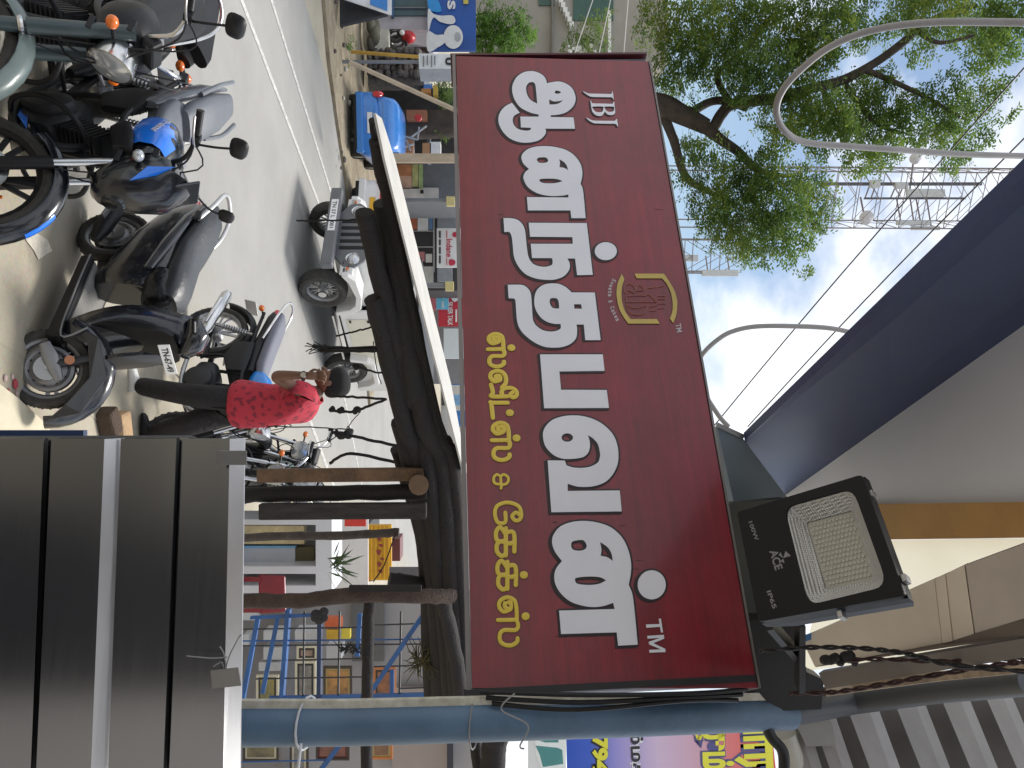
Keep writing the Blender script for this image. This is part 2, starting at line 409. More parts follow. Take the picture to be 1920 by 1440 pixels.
# ================================================================== CANOPY OVERHEAD
HB, HA = 1.0, .675
NAVY = pm('navy_fascia', (.035, .055, .14), .5, var=.2, scale=2)
SOFF = pm('grey_ceiling_panel', (.74, .77, .84), .6, var=.04, scale=2)
canopy = thing('shop_canopy', 'canopy over the sweet shop with navy fascia and flat grey ceiling', 'canopy', (0, 1.5, H + 1))
a1, a2 = PZ(1396, 826, H + HA), PZ(1925, 326, H + HA); b1, b2 = PZ(1470, 930, H + HB), PZ(1925, 606, H + HB)
a3 = a2 + (a2 - a1) * 2.2; b3 = b2 + (b2 - b1) * 2.2
o_ = V((-.02, .008, 0))
MB().hexa([a1 + o_, a3 + o_, b3 + o_, b1 + o_], [a1, a3, b3, b1]).build('fascia', NAVY, canopy)
c1, c2 = PZ(1640, 946, H + HB), PZ(1925, 941, H + HB); up = V((0, 0, .03)); dz = V((0, 0, .0))
far = PZ(1480, 948, H + HB)
ceil = [b1, b3, V((.25, -3, H + HB)), V((c2.x, -3, H + HB)), c2, c1, far]
cm = MB(); n = len(ceil); cm.add(ceil + [p + up for p in ceil], [tuple(range(n)), tuple(range(n, 2 * n))] + [(i, (i + 1) % n, n + (i + 1) % n, n + i) for i in range(n)])
cm.build('ceiling_panel', SOFF, canopy)
# end return of the fascia, seen above the sign
PALEB = pm('steel_blue_panel', (.17, .22, .28), .45, var=.12)
d0 = a1.y + .02
e = [P(1344, 798, d0), P(1396, 826, d0), P(1480, 940, d0), P(1440, 960, d0), P(1370, 960, d0)]
e = [P(1344, 797, d0), P(1393, 822, d0), P(1478, 935, d0), P(1470, 985, d0), P(1385, 985, d0)]
er = MB(); er.add(e + [p + V((.02, .05, 0)) for p in e], [(0, 1, 2, 3, 4), (9, 8, 7, 6, 5)] + [(i, (i + 1) % 5, 5 + (i + 1) % 5, 5 + i) for i in range(5)])
er.build('fascia_end', PALEB, canopy)
MB().bar(P(1344, 796, d0), P(1394, 819, d0), .012).build('end_trim', ALU, canopy)

MB().hexa([(.2, .8, H + 1.12), (1.1, .8, H + 1.12), (1.1, 1.22, H + 1.12), (.2, 1.22, H + 1.12)], [(.2, .8, H + 1.15), (1.1, .8, H + 1.15), (1.1, 1.22, H + 1.15), (.2, 1.22, H + 1.15)]).build('unseen_sky_blocker', SOFF, canopy)  # unseen panel added to keep sky reflection off the counter ribs
def slab(name, quad, d, m, parent, th=.02, dirv=None, lab=None, cat=None):
    pts = [P(x, y, dd) for (x, y), dd in zip(quad, d if isinstance(d, (list, tuple)) else [d] * len(quad))]
    n = len(pts); off = dirv or V((0, th, 0))
    b = MB(); b.add(pts + [p + off for p in pts], [tuple(range(n)), tuple(range(2 * n - 1, n - 1, -1))] + [(i, (i + 1) % n, n + (i + 1) % n, n + i) for i in range(n)])
    o = b.build(name, m, parent)
    if lab: tag(o, lab, cat)
    return o
OCH = pm('ochre_beam_paint', (.5, .29, .1), .6, var=.15)
bm_ = MB().hexa([PZ(1560, 946, H + .98), PZ(1925, 941, H + .98), PZ(1925, 1008, H + .98), PZ(1560, 1013, H + .98)],
                [p + V((0, 0, .06)) for p in (PZ(1560, 946, H + .98), PZ(1925, 941, H + .98), PZ(1925, 1008, H + .98), PZ(1560, 1013, H + .98))])
bm_.build('edge_beam', OCH, canopy)
# translucent sheet let into the roof beside the beam
tl = D.materials.new('cream_translucent_sheet'); tl.use_nodes = True; t = tl.node_tree; t.nodes.clear()
oo = N(t, 'ShaderNodeOutputMaterial'); ts = N(t, 'ShaderNodeBsdfTranslucent'); df = N(t, 'ShaderNodeBsdfDiffuse'); ms = N(t, 'ShaderNodeMixShader')
nn = N(t, 'ShaderNodeTexNoise', i_Scale=6.0, i_Detail=5.0); rr = N(t, 'ShaderNodeValToRGB')
rr.color_ramp.elements[0].color = (.46, .43, .33, 1); rr.color_ramp.elements[1].color = (.54, .52, .43, 1)
t.links.new(nn.outputs['Fac'], rr.inputs[0]); t.links.new(rr.outputs[0], ts.inputs[0]); t.links.new(rr.outputs[0], df.inputs[0])
ms.inputs[0].default_value = .25; t.links.new(ts.outputs[0], ms.inputs[1]); t.links.new(df.outputs[0], ms.inputs[2]); t.links.new(ms.outputs[0], oo.inputs[0])
tp = [PZ(1560, 1014, H + 1.0), PZ(1925, 1009, H + 1.0), PZ(1925, 1200, H + 1.0), PZ(1500, 1260, H + 1.0)]
tsheet = MB().add(tp, [(0, 1, 2, 3)]).build('skylight_sheet', tl); tag(tsheet, 'bright cream translucent roof sheet beside the ochre beam', 'roof sheet')

# ------------------------------------------------------------------ beige boxed awning at the upper right
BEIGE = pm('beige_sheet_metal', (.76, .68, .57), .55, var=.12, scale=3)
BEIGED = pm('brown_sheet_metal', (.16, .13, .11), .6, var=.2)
awn = thing('awning_box', 'beige sheet metal awning box with narrow joint strips above the floodlight', 'awning', P(1700, 1200, 1.6))
def aq(x0, y0, x1, y1, x2, y2, x3, y3, nm, m, d0=1.75, d1=1.25, lift=0, tk=.02):
    f = lambda x: d0 + (d1 - d0) * (x - 1500) / 420 - lift
    return slab(nm, [(x0, y0), (x1, y1), (x2, y2), (x3, y3)], [f(x0), f(x1), f(x2), f(x3)], m, awn, dirv=V((0, .02, tk)))
aq(1502, 1196, 1752, 1086, 1766, 1206, 1528, 1250, 'panel', BEIGE)
aq(1753, 1086, 1772, 1077, 1786, 1202, 1767, 1206, 'joint_strip', pm('pale_joint', (.74, .66, .56), .5), lift=.006)
aq(1773, 1077, 1808, 1060, 1826, 1188, 1787, 1202, 'joint_strip', BEIGE, lift=.003)
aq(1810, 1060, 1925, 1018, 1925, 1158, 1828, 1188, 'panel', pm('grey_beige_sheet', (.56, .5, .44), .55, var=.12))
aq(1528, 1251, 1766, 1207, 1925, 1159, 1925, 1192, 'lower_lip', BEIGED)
sl1 = aq(1535, 1262, 1925, 1196, 1925, 1232, 1548, 1292, 'shade_sheet', pm('shadow_grey_sheet', (.2, .18, .165), .6))  # dark grey sheet stands in for the shadow under the awning box
apl = Plane(P(1540, 1200, 1.69), V((-.2, .6, -1)), V((1, 0, 0)))
# strip of small lettering on the box
tpl = Plane(P(1510, 1232, 1.70), P(1545, 1226, 1.70) - P(1510, 1232, 1.70), V((.0, .1, 1)))
MB().add([P(1504, 1192, 1.72), P(1540, 1180, 1.72), P(1544, 1190, 1.72), P(1508, 1204, 1.72)], [(0, 1, 2, 3)]).build('blue_edge', pm('bright_blue', (.06, .2, .5), .5), awn)
PG = pm('pole_blue_grey', (.085, .15, .235), .42, var=.25, scale=5, bump=.1)
# ------------------------------------------------------------------ pole
pole = thing('steel_pole', 'round blue grey steel pole rising from the steel counter to the roof', 'pole', P(450, 1357, 1.55))
pts = [P(380, 1360, 1.53), P(450, 1358, 1.55), P(650, 1357, 1.58), P(900, 1350, 1.62), P(1200, 1345, 1.7), P(1480, 1336, 1.85)]
MB().tube(pts, [.0425, .0425, .0425, .043, .04, .04], 20).build('shaft', PG, pole, smooth=True)
rf = [P(1470, 1336, 1.84), P(1600, 1316, 1.95), P(1760, 1296, 1.8), P(1930, 1280, 1.55)]
raf = MB().tube(rf, [.034, .03, .027, .026], 14).build('roof_rafter', pm('dark_grey_steel', (.06, .065, .075), .5), smooth=True)
tag(raf, 'dark grey steel rafter running up from the top of the blue pole', 'rafter')
stripm = pm('pvc_cream', (.62, .6, .52), .5, col2=(.4, .37, .3), scale=40)
so = V((-.045, -.012, 0))
sp_pts = [p + so for p in pts]
cs = thing('cable_channel', 'narrow cream plastic cable channel tied along the left side of the pole', 'cable channel', sp_pts[0])
for i in range(len(sp_pts) - 1):
    MB().bar(sp_pts[i], sp_pts[i + 1], .017, .012).build('channel_length', stripm, cs)
sp2 = [P(1545, 1297, 1.83), P(1600, 1290, 1.86), P(1760, 1268, 1.7), P(1930, 1250, 1.46)]
b = MB()
for i in range(3): b.bar(sp2[i], sp2[i + 1], .02, .012)
tag(b.build('plastic_strip', pm('pvc_dirty', (.36, .28, .2), .6, scale=30, var=.4)), 'dirty tan plastic strip running along the dark rafter', 'strip')
TIE = pm('pale_string', (.6, .62, .66), .7)
for (x, lab) in ((575, 'pale string tied round the blue pole just above the counter'), (890, 'thin grey wire tied round the pole level with the bottom of the red sign')):
    p = P(x, 1355, 1.57 if x < 700 else 1.62); r = .05 if x < 700 else .051
    ring = [p + V((r * math.cos(a), r * math.sin(a), .01 * math.sin(a))) for a in [2 * math.pi * k / 16 for k in range(17)]]
    b = MB().tube(ring, .0025 if x < 700 else .0018, 6)
    q = p + V((.03, -.045, 0))
    if x < 700: b.tube([p + V((.02, -.047, 0)), p + V((.055, -.052, -.003)), p + V((.095, -.05, -.008))], [.003, .0028, .004], 6)
    tag(b.build('string_tie', TIE if x < 700 else pm('grey_wire', (.25, .25, .26), .5)), lab, 'string')
wl = [P(965, 1300, 1.5), P(940, 1330, 1.5), P(990, 1360, 1.5), P(975, 1398, 1.52), P(983, 1404, 1.52)]
tag(MB().tube(curve_pts(wl), .0016, 6).build('loose_wire', pm('grey_wire', (.25, .25, .26), .5), smooth=True), 'loose thin wire dangling across the pole beside the red sign', 'wire')

# ------------------------------------------------------------------ corrugated sheet and pipes right of the pole
corr = thing('corrugated_roof', 'dark corrugated metal roof sheet right of the pole, seen from below', 'roof sheet', P(1700, 1400, 1.9))
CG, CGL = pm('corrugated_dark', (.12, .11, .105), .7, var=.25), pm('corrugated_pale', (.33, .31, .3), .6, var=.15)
xs = [(1476, 1500), (1520, 1560), (1590, 1652), (1680, 1740), (1768, 1822), (1850, 1900), (1930, 1980)]
for i, (x0, x1) in enumerate(xs):
    sh = 18 + i * 6; x1 = x0 + (x1 - x0) * .6
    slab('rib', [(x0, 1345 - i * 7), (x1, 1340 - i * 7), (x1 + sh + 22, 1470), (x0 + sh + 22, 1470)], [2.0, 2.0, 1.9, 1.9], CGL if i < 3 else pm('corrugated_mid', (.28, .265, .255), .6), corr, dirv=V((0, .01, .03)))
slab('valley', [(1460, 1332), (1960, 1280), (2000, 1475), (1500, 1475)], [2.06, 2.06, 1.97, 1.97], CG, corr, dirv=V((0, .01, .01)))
bk = slab('end_bracket', [(1492, 1356), (1560, 1356), (1568, 1398), (1512, 1400)], 1.93, pm('bracket_grey', (.3, .29, .28), .5), corr)
gp = MB().tube(curve_pts([P(1430, 1340, 1.8), P(1445, 1380, 1.8), P(1468, 1410, 1.8), P(1470, 1460, 1.8)]), .013, 10)
tag(gp.build('drain_hose', BLK, smooth=True), 'black hose curving down at the right edge past the printed banner', 'hose')
b = MB().tube([P(1470, 1375, 1.95), P(1480, 1410, 1.95), P(1500, 1470, 1.95)], .03, 10)
tag(b.build('gutter_pipe', pm('cream_pipe', (.5, .48, .42), .5), smooth=True), 'cream pipe end between the banner and the corrugated roof', 'pipe')

# ------------------------------------------------------------------ steel counter
ST = D.materials.new('brushed_stainless_steel'); ST.use_nodes = True; t = ST.node_tree; b = t.nodes['Principled BSDF']
b.inputs['Metallic'].default_value = 1; b.inputs['Anisotropic'].default_value = .5
tcn = N(t, 'ShaderNodeTexCoord'); mpn = N(t, 'ShaderNodeMapping'); mpn.inputs['Scale'].default_value = (3, 3, 220)
nn = N(t, 'ShaderNodeTexNoise', i_Scale=1.0, i_Detail=4.0); n2 = N(t, 'ShaderNodeTexNoise', i_Scale=3.0, i_Detail=6.0)
t.links.new(tcn.outputs['Object'], mpn.inputs['Vector']); t.links.new(mpn.outputs[0], nn.inputs['Vector']); t.links.new(tcn.outputs['Object'], n2.inputs['Vector'])
rp = N(t, 'ShaderNodeValToRGB'); rp.color_ramp.elements[0].color = (.21, .213, .225, 1); rp.color_ramp.elements[1].color = (.27, .272, .285, 1)
t.links.new(n2.outputs['Fac'], rp.inputs[0]); t.links.new(rp.outputs[0], b.inputs['Base Color'])
mr = N(t, 'ShaderNodeMapRange'); mr.inputs[3].default_value = .15; mr.inputs[4].default_value = .21; t.links.new(nn.outputs['Fac'], mr.inputs[0]); t.links.new(mr.outputs[0], b.inputs['Roughness'])
bn = N(t, 'ShaderNodeBump', i_Strength=.02, i_Distance=.001); t.links.new(nn.outputs['Fac'], bn.inputs['Height']); t.links.new(bn.outputs[0], b.inputs['Normal'])
counter = thing('steel_counter', 'brushed stainless steel counter front with bent horizontal ribs', 'counter', P(0, 1130, 1.4))
DL, DR = 1.46, 1.34
f = lambda x, y: P(x, y, DL + (DR - DL) * (y - 822) / 620)
# horizontal folds: (photo x at left edge, photo x at right edge)
folds = [(-40, -60), (46, 28), (84, 58), (98, 68), (206, 180), (228, 203), (332, 306), (345, 317), (437, 424), (455, 446)]
offs = [0, 0, 0, .012, .0, 0, 0, .012, 0, 0]
def cpan(nm, i0, i1, m, prot=0.0, tilt=0.0, x0=0, x1=0, parent=counter):
    l0, r0 = folds[i0]; l1, r1 = folds[i1]
    q = [f(l0, 822), f(r0, 1480), f(r1, 1480), f(l1, 822)]
    q = [p + V((0, -prot, 0)) for p in q]
    if tilt: q[2] += V((0, tilt, 0)); q[3] += V((0, tilt, 0))
    tk = V((0, .004, 0)); bb = MB().hexa([q[0] + tk, q[1] + tk, q[1], q[0]], [q[3] + tk, q[2] + tk, q[2], q[3]])
    return bb.build(nm, m, parent)
STR = pm('steel_rib_highlight', (.62, .615, .615), .38, .95, var=.05)  # lighter copy of the counter steel; sky highlight on the ribs put into colour
cpan('front_panel', 0, 1, ST); cpan('front_panel', 1, 2, ST, .003); cpan('groove', 2, 3, ST, -.012); cpan('front_panel', 3, 4, ST, .003)
cpan('rib', 4, 5, STR, .020, .03); cpan('front_panel', 5, 6, ST, .003); cpan('groove', 6, 7, ST, -.012); cpan('front_panel', 7, 8, ST, .003); cpan('top_fold', 8, 9, STR, .018, .03)
# top board behind the fold and carcass
q0, q1 = f(443, 824), f(434, 1480)
0 and MB().hexa([q0 + V((0, .03, -.02)), q1 + V((0, .03, -.02)), q1 + V((0, .12, -.02)), q0 + V((0, .12, -.02))], [q0 + V((0, .03, -.004)), q1 + V((0, .03, -.004)), q1 + V((0, .12, -.004)), q0 + V((0, .12, -.004))]).build('top_edge', DGREY, counter)
m0, m1 = f(-60, 826), f(-60, 1480)
MB().hexa([V((m0.x, m0.y + .05, 1.2)), V((m1.x, m1.y + .05, 1.2)), V((m1.x, m1.y + .12, 1.2)), V((m0.x, m0.y + .12, 1.2))], [q0 + V((0, .05, -.09)), q1 + V((0, .05, -.09)), q1 + V((0, .12, -.13)), q0 + V((0, .12, -.13))]).build('carcass', DGREY, counter)
for (xa, ya, xb, yb, lab) in ((408, 845, 462, 872, 'small folded steel clip at the left end of the counter top'), (394, 1258, 452, 1292, 'flat steel clip with wire ends on the counter top near the pole')):
    dd = DL + (DR - DL) * (ya - 822) / 620 - .034
    dx = 6 if ya > 1000 else 0
    q = [P(xa, ya, dd), P(xb - dx, ya - dx, dd), P(xb, yb - dx, dd), P(xa + dx * .5, yb, dd)]
    c = MB().hexa([p + V((0, .004, 0)) for p in q], q)
    o = c.build('steel_clip', pm('dull_steel', (.26, .26, .255), .5, .8), bevel=.001); tag(o, lab, 'clip')
for k, wp in enumerate(([(418, 1280), (428, 1235), (445, 1200), (452, 1190)], [(424, 1252), (420, 1226), (412, 1212)], [(426, 1232), (400, 1234), (372, 1232), (350, 1230)], [(420, 1262), (416, 1242), (400, 1250)])):
    wd = DL + (DR - DL) * (1230 - 822) / 620 - .03
    o = MB().tube(curve_pts([P(x, y, wd) for x, y in wp], 4), .0013, 5).build('tie_wire', pm('grey_wire', (.25, .25, .26), .5))
    tag(o, ['longest twisted wire curling up over the counter edge by the steel clip', 'short wire end pointing left above the steel clip', 'straight wire end lying along the steel front', 'lowest bent wire end at the steel clip'][k], 'wire')
NB = pm('navy_square_tube', (.03, .055, .14), .4)
o = MB().bar(P(-40, 814, 1.62), P(160, 814, 1.62), .016, .016).build('counter_leg', NB); tag(o, 'navy blue square tube upright at the left end of the steel counter', 'post')
# ================================================================== THE SIGN
sq = quad3((855, 105), (885, 1290), (1420, 1290), (1215, 115), 2.46)   # bottom left, bottom right, top right, top left
SP = Plane(sq[0], sq[1] - sq[0], sq[3] - sq[0])
sign = thing('shop_sign', 'long maroon sign board with big white Tamil letters hung beside the canopy', 'sign', sq[0])
def face_mat():
    m = D.materials.new('maroon_flex'); m.use_nodes = True; t = m.node_tree; b = t.nodes['Principled BSDF']; l = t.links.new
    tcn = N(t, 'ShaderNodeTexCoord'); n1 = N(t, 'ShaderNodeTexNoise', i_Scale=3.0, i_Detail=8.0, i_Roughness=.7)
    wv = N(t, 'ShaderNodeTexWave', wave_type='BANDS', bands_direction='Y', i_Scale=62.0, i_Distortion=0.0)
    l(tcn.outputs['Object'], n1.inputs['Vector']); l(tcn.outputs['Object'], wv.inputs['Vector'])
    r = N(t, 'ShaderNodeValToRGB'); r.color_ramp.elements[0].color = (.18, .0065, .015, 1); r.color_ramp.elements[1].color = (.31, .0125, .027, 1)
    r.color_ramp.elements[0].position = .3; r.color_ramp.elements[1].position = .7
    l(n1.outputs['Fac'], r.inputs[0])
    mx = N(t, 'ShaderNodeMix', data_type='RGBA', blend_type='MULTIPLY'); mx.inputs[0].default_value = .28
    mp2 = N(t, 'ShaderNodeMapping'); mp2.inputs['Scale'].default_value = (.7, 16, 1); n5 = N(t, 'ShaderNodeTexNoise', i_Scale=2.0, i_Detail=7.0, i_Roughness=.7)
    l(tcn.outputs['Object'], mp2.inputs['Vector']); l(mp2.outputs[0], n5.inputs['Vector'])
    r5 = N(t, 'ShaderNodeValToRGB'); r5.color_ramp.elements[0].position = .35; r5.color_ramp.elements[1].position = .65; r5.color_ramp.elements[0].color = (.6, .6, .6, 1)
    l(n5.outputs['Fac'], r5.inputs[0]); mx5 = N(t, 'ShaderNodeMix', data_type='RGBA', blend_type='MULTIPLY'); mx5.inputs[0].default_value = .8
    l(r.outputs[0], mx5.inputs[6]); l(r5.outputs[0], mx5.inputs[7]); l(mx5.outputs[2], mx.inputs[6]); l(wv.outputs['Color'], mx.inputs[7]); l(mx.outputs[2], b.inputs['Base Color'])
    b.inputs['Roughness'].default_value = .38; b.inputs['Specular IOR Level'].default_value = .5; b.inputs['Coat Weight'].default_value = .38; b.inputs['Coat Roughness'].default_value = .13
    bn = N(t, 'ShaderNodeBump', i_Strength=.12, i_Distance=.001); l(wv.outputs['Fac'], bn.inputs['Height']); l(bn.outputs[0], b.inputs['Normal'])
    return m
def sbox(nm, s0, t0, s1, t1, n0, n1, m, bev=0):
    b = MB(SP.M).hexa([(s0, t0, n0), (s1, t0, n0), (s1, t1, n0), (s0, t1, n0)], [(s0, t0, n1), (s1, t0, n1), (s1, t1, n1), (s0, t1, n1)])
    return b.build(nm, m, sign, bevel=bev)
W_ = (sq[1] - sq[0]).length; H_ = SP.st(1420, 1290).y; HL = SP.st(1215, 115).y
fb = MB(SP.M); tl_, tr_ = SP.st(1215, 115), SP.st(1420, 1290)
fb.hexa([(0, 0, -.012), (W_, 0, -.012), (tr_.x, tr_.y, -.012), (tl_.x, tl_.y, -.012)], [(0, 0, 0), (W_, 0, 0), (tr_.x, tr_.y, 0), (tl_.x, tl_.y, 0)])
# face mesh must keep its own plane coordinates for the weave
fm = MB().hexa([(0, 0, -.012), (W_, 0, -.012), (tr_.x, tr_.y, -.012), (tl_.x, tl_.y, -.012)], [(0, 0, 0), (W_, 0, 0), (tr_.x, tr_.y, 0), (tl_.x, tl_.y, 0)])
fo = fm.build('face', face_mat()); fo.matrix_basis = SP.M; put(fo, sign)
FR = pm('sign_frame_aluminium', (.2, .18, .175), .45, .6)
MAR = pm('maroon_edge', (.07, .008, .014), .4)
sbox('frame', -.006, -.012, W_ + .004, -.002, -.13, .003, FR); sbox('frame', -.010, -.018, -.002, HL, -.13, .002, MAR)
MB(SP.M).hexa([(tl_.x, tl_.y + .002, -.13), (tr_.x, tr_.y + .002, -.13), (tr_.x, tr_.y + .002, .004), (tl_.x, tl_.y + .002, .004)],
              [(tl_.x, tl_.y + .007, -.13), (tr_.x, tr_.y + .007, -.13), (tr_.x, tr_.y + .007, .004), (tl_.x, tl_.y + .007, .004)]).build('frame', FR, sign)
sbox('frame', W_ + .002, -.018, W_ + .016, H_, -.13, .002, pm('black_frame', (.02, .018, .02), .4))
MB(SP.M).hexa([(.004, .004, -.125), (W_ - .004, .004, -.125), (W_ - .004, H_ - .004, -.125), (.004, HL - .004, -.125)], [(.004, .004, -.013), (W_ - .004, .004, -.013), (W_ - .004, H_ - .004, -.013), (.004, HL - .004, -.013)]).build('box_back', GREYP, sign)
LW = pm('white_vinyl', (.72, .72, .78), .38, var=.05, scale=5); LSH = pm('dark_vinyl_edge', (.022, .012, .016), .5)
C1 = 1
def tr(org, k, pts): return [(org[0] + p[0] / k, org[1] + p[1] / k) + ((1,) if len(p) > 2 else ()) for p in pts]
def ell(cx, cy, rx, ry, n=16): return [(cx + rx * math.cos(2 * math.pi * i / n), cy + ry * math.sin(2 * math.pi * i / n)) for i in range(n)]
def letter(org, k, loops, nm='letter', m=LW, edge=.0075, shade=True, z=.0022, em=None):
    lp = [[SP.st(q.x, q.y) for q in smooth_loop(tr(org, k, l))] for l in loops]
    o = mesh_obj(nm, outline_mesh(lp, .0005), m, sign, SP.M @ Matrix.Translation((0, 0, z)))
    if edge:
        b = MB(); ed = edge * (.62 if shade else 1)
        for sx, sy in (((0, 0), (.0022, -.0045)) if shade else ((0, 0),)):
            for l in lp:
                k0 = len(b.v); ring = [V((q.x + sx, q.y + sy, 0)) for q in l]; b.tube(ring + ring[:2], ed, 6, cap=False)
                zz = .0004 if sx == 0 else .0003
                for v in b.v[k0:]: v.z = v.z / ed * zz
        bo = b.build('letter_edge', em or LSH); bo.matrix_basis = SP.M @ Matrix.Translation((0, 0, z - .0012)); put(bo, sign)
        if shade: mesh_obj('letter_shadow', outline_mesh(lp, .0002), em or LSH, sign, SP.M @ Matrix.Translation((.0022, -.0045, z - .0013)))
    return o
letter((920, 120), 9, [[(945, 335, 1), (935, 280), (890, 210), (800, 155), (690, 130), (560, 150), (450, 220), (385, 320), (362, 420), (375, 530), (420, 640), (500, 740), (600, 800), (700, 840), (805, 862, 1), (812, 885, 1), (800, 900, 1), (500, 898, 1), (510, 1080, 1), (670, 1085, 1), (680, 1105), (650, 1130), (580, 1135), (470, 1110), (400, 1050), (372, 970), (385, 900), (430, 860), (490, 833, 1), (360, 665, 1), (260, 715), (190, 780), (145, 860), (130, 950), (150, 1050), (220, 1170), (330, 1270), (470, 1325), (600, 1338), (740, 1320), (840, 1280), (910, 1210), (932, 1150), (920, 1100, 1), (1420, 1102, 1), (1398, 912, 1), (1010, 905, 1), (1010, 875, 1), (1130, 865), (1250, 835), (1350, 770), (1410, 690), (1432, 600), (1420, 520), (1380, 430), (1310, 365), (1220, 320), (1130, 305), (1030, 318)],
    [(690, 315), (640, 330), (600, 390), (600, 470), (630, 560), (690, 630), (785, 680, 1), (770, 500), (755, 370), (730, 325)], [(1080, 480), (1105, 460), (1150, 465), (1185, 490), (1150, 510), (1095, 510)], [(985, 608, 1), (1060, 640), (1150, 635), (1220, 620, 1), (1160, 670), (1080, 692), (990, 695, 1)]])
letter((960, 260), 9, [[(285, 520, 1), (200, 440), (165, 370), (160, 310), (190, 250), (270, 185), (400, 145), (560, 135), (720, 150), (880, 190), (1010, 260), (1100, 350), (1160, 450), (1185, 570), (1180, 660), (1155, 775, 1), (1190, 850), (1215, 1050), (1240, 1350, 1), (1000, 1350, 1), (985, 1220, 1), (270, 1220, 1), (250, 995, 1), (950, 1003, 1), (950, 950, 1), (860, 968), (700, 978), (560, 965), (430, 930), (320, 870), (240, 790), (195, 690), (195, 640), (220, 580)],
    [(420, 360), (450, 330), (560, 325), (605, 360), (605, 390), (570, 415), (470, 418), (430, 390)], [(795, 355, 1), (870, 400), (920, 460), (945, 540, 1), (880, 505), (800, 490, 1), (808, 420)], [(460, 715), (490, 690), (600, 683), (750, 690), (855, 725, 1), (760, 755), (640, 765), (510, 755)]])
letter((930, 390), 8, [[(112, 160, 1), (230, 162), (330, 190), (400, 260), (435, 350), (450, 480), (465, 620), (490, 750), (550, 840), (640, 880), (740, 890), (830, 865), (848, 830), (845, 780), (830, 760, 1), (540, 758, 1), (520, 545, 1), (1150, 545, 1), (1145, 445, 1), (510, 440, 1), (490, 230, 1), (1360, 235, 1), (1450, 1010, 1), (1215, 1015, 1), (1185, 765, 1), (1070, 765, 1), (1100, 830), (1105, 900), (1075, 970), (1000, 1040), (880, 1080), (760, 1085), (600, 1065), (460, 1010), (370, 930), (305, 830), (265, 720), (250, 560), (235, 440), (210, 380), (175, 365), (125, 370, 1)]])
letter((930, 390), 8, [ell(1645, 655, 165, 134)], 'letter_dot')
letter((930, 520), 8.727, [[(192, 130, 1), (400, 130), (480, 155), (545, 220), (572, 300), (585, 450), (595, 620), (610, 720), (660, 800), (760, 870), (880, 895), (980, 885), (1050, 850), (1060, 810), (1055, 770, 1), (960, 768), (860, 745), (760, 690), (690, 610), (640, 510), (625, 400), (640, 280), (690, 190), (780, 130), (900, 108), (1020, 115), (1110, 150), (1180, 200), (1235, 255, 1), (1615, 258, 1), (1710, 1035, 1), (1460, 1035, 1), (1435, 780, 1), (1315, 780, 1), (1325, 850), (1320, 960), (1290, 1030), (1210, 1100), (1090, 1145), (950, 1158), (800, 1145), (660, 1090), (540, 1010), (440, 920), (380, 830), (345, 720), (330, 560), (318, 400), (300, 360), (260, 352), (205, 350, 1)],
    [(880, 380), (900, 350), (985, 350), (1018, 390), (1030, 460), (1030, 520, 1), (950, 515), (900, 480), (878, 420)], [(1275, 448, 1), (1390, 448, 1), (1405, 522, 1), (1280, 522, 1)]])
letter((1000, 640), 7.2, [[(90, 182, 1), (935, 182, 1), (960, 405, 1), (350, 412, 1), (372, 660, 1), (990, 662, 1), (1018, 905, 1), (145, 908, 1)]])
letter((1000, 760), 6.544, [[(175, 680, 1), (385, 682, 1), (405, 740, 1), (480, 765), (590, 772), (700, 755), (790, 705), (815, 640), (815, 580), (790, 480), (730, 410), (668, 370, 1), (690, 450), (690, 530), (660, 600), (590, 645), (440, 662), (330, 652), (230, 600), (150, 510), (122, 420), (120, 330), (160, 250), (240, 180), (360, 140), (490, 128), (620, 140), (760, 185), (880, 260), (980, 370), (1030, 500), (1042, 620), (1030, 730), (980, 840), (900, 930), (800, 980), (680, 1003), (540, 1000), (420, 965, 1), (420, 1055, 1), (1058, 1048, 1), (1082, 1305, 1), (220, 1315, 1)], ell(415, 400, 70, 52)])
letter((1020, 960), 5.333, [[(178, 492, 1), (110, 400), (80, 310), (95, 230), (160, 150), (270, 105), (410, 92), (560, 115), (680, 165), (780, 260), (840, 380), (868, 510), (865, 620), (845, 730, 1), (880, 820), (900, 960), (935, 1328, 1), (740, 1338, 1), (725, 1205, 1), (170, 1222, 1), (150, 988, 1), (705, 972, 1), (690, 910, 1), (600, 940), (500, 952), (390, 940), (270, 900), (180, 830), (120, 740), (102, 650), (120, 570)],
    [(270, 330), (290, 295), (380, 282), (415, 310), (425, 350), (400, 380), (340, 390), (285, 375)], [(560, 303, 1), (630, 350), (670, 410), (688, 492, 1), (630, 455), (565, 440, 1), (572, 380)], [(310, 690), (325, 660), (450, 647), (560, 655), (620, 686, 1), (550, 720), (450, 732), (340, 722)]])
letter((1020, 960), 5.333, [ell(1075, 730, 140, 145)], 'letter_dot')
cn = lambda pts: [(*p, 1) for p in pts]
letter((1020, 960), 5.333, [cn([(1145, 1068), (1166, 1068), (1188, 1205), (1168, 1207), (1158, 1150), (1022, 1160), (1018, 1127), (1153, 1122)])], edge=0)
letter((1020, 960), 5.333, [cn([(1030, 1240), (1195, 1230), (1201, 1268), (1090, 1312), (1210, 1370), (1213, 1402), (1052, 1408), (1050, 1380), (1165, 1375), (1048, 1325), (1045, 1300), (1160, 1260), (1033, 1268)])], edge=0)
letter((1080, 160), 16, [[(215, 195, 1), (260, 215), (350, 255), (480, 268), (1040, 280, 1), (1070, 250), (1085, 200, 1), (1100, 205, 1), (1130, 440, 1), (1115, 440, 1), (1090, 390), (1060, 375, 1), (520, 365), (400, 340), (300, 280), (225, 225)]], edge=.002)
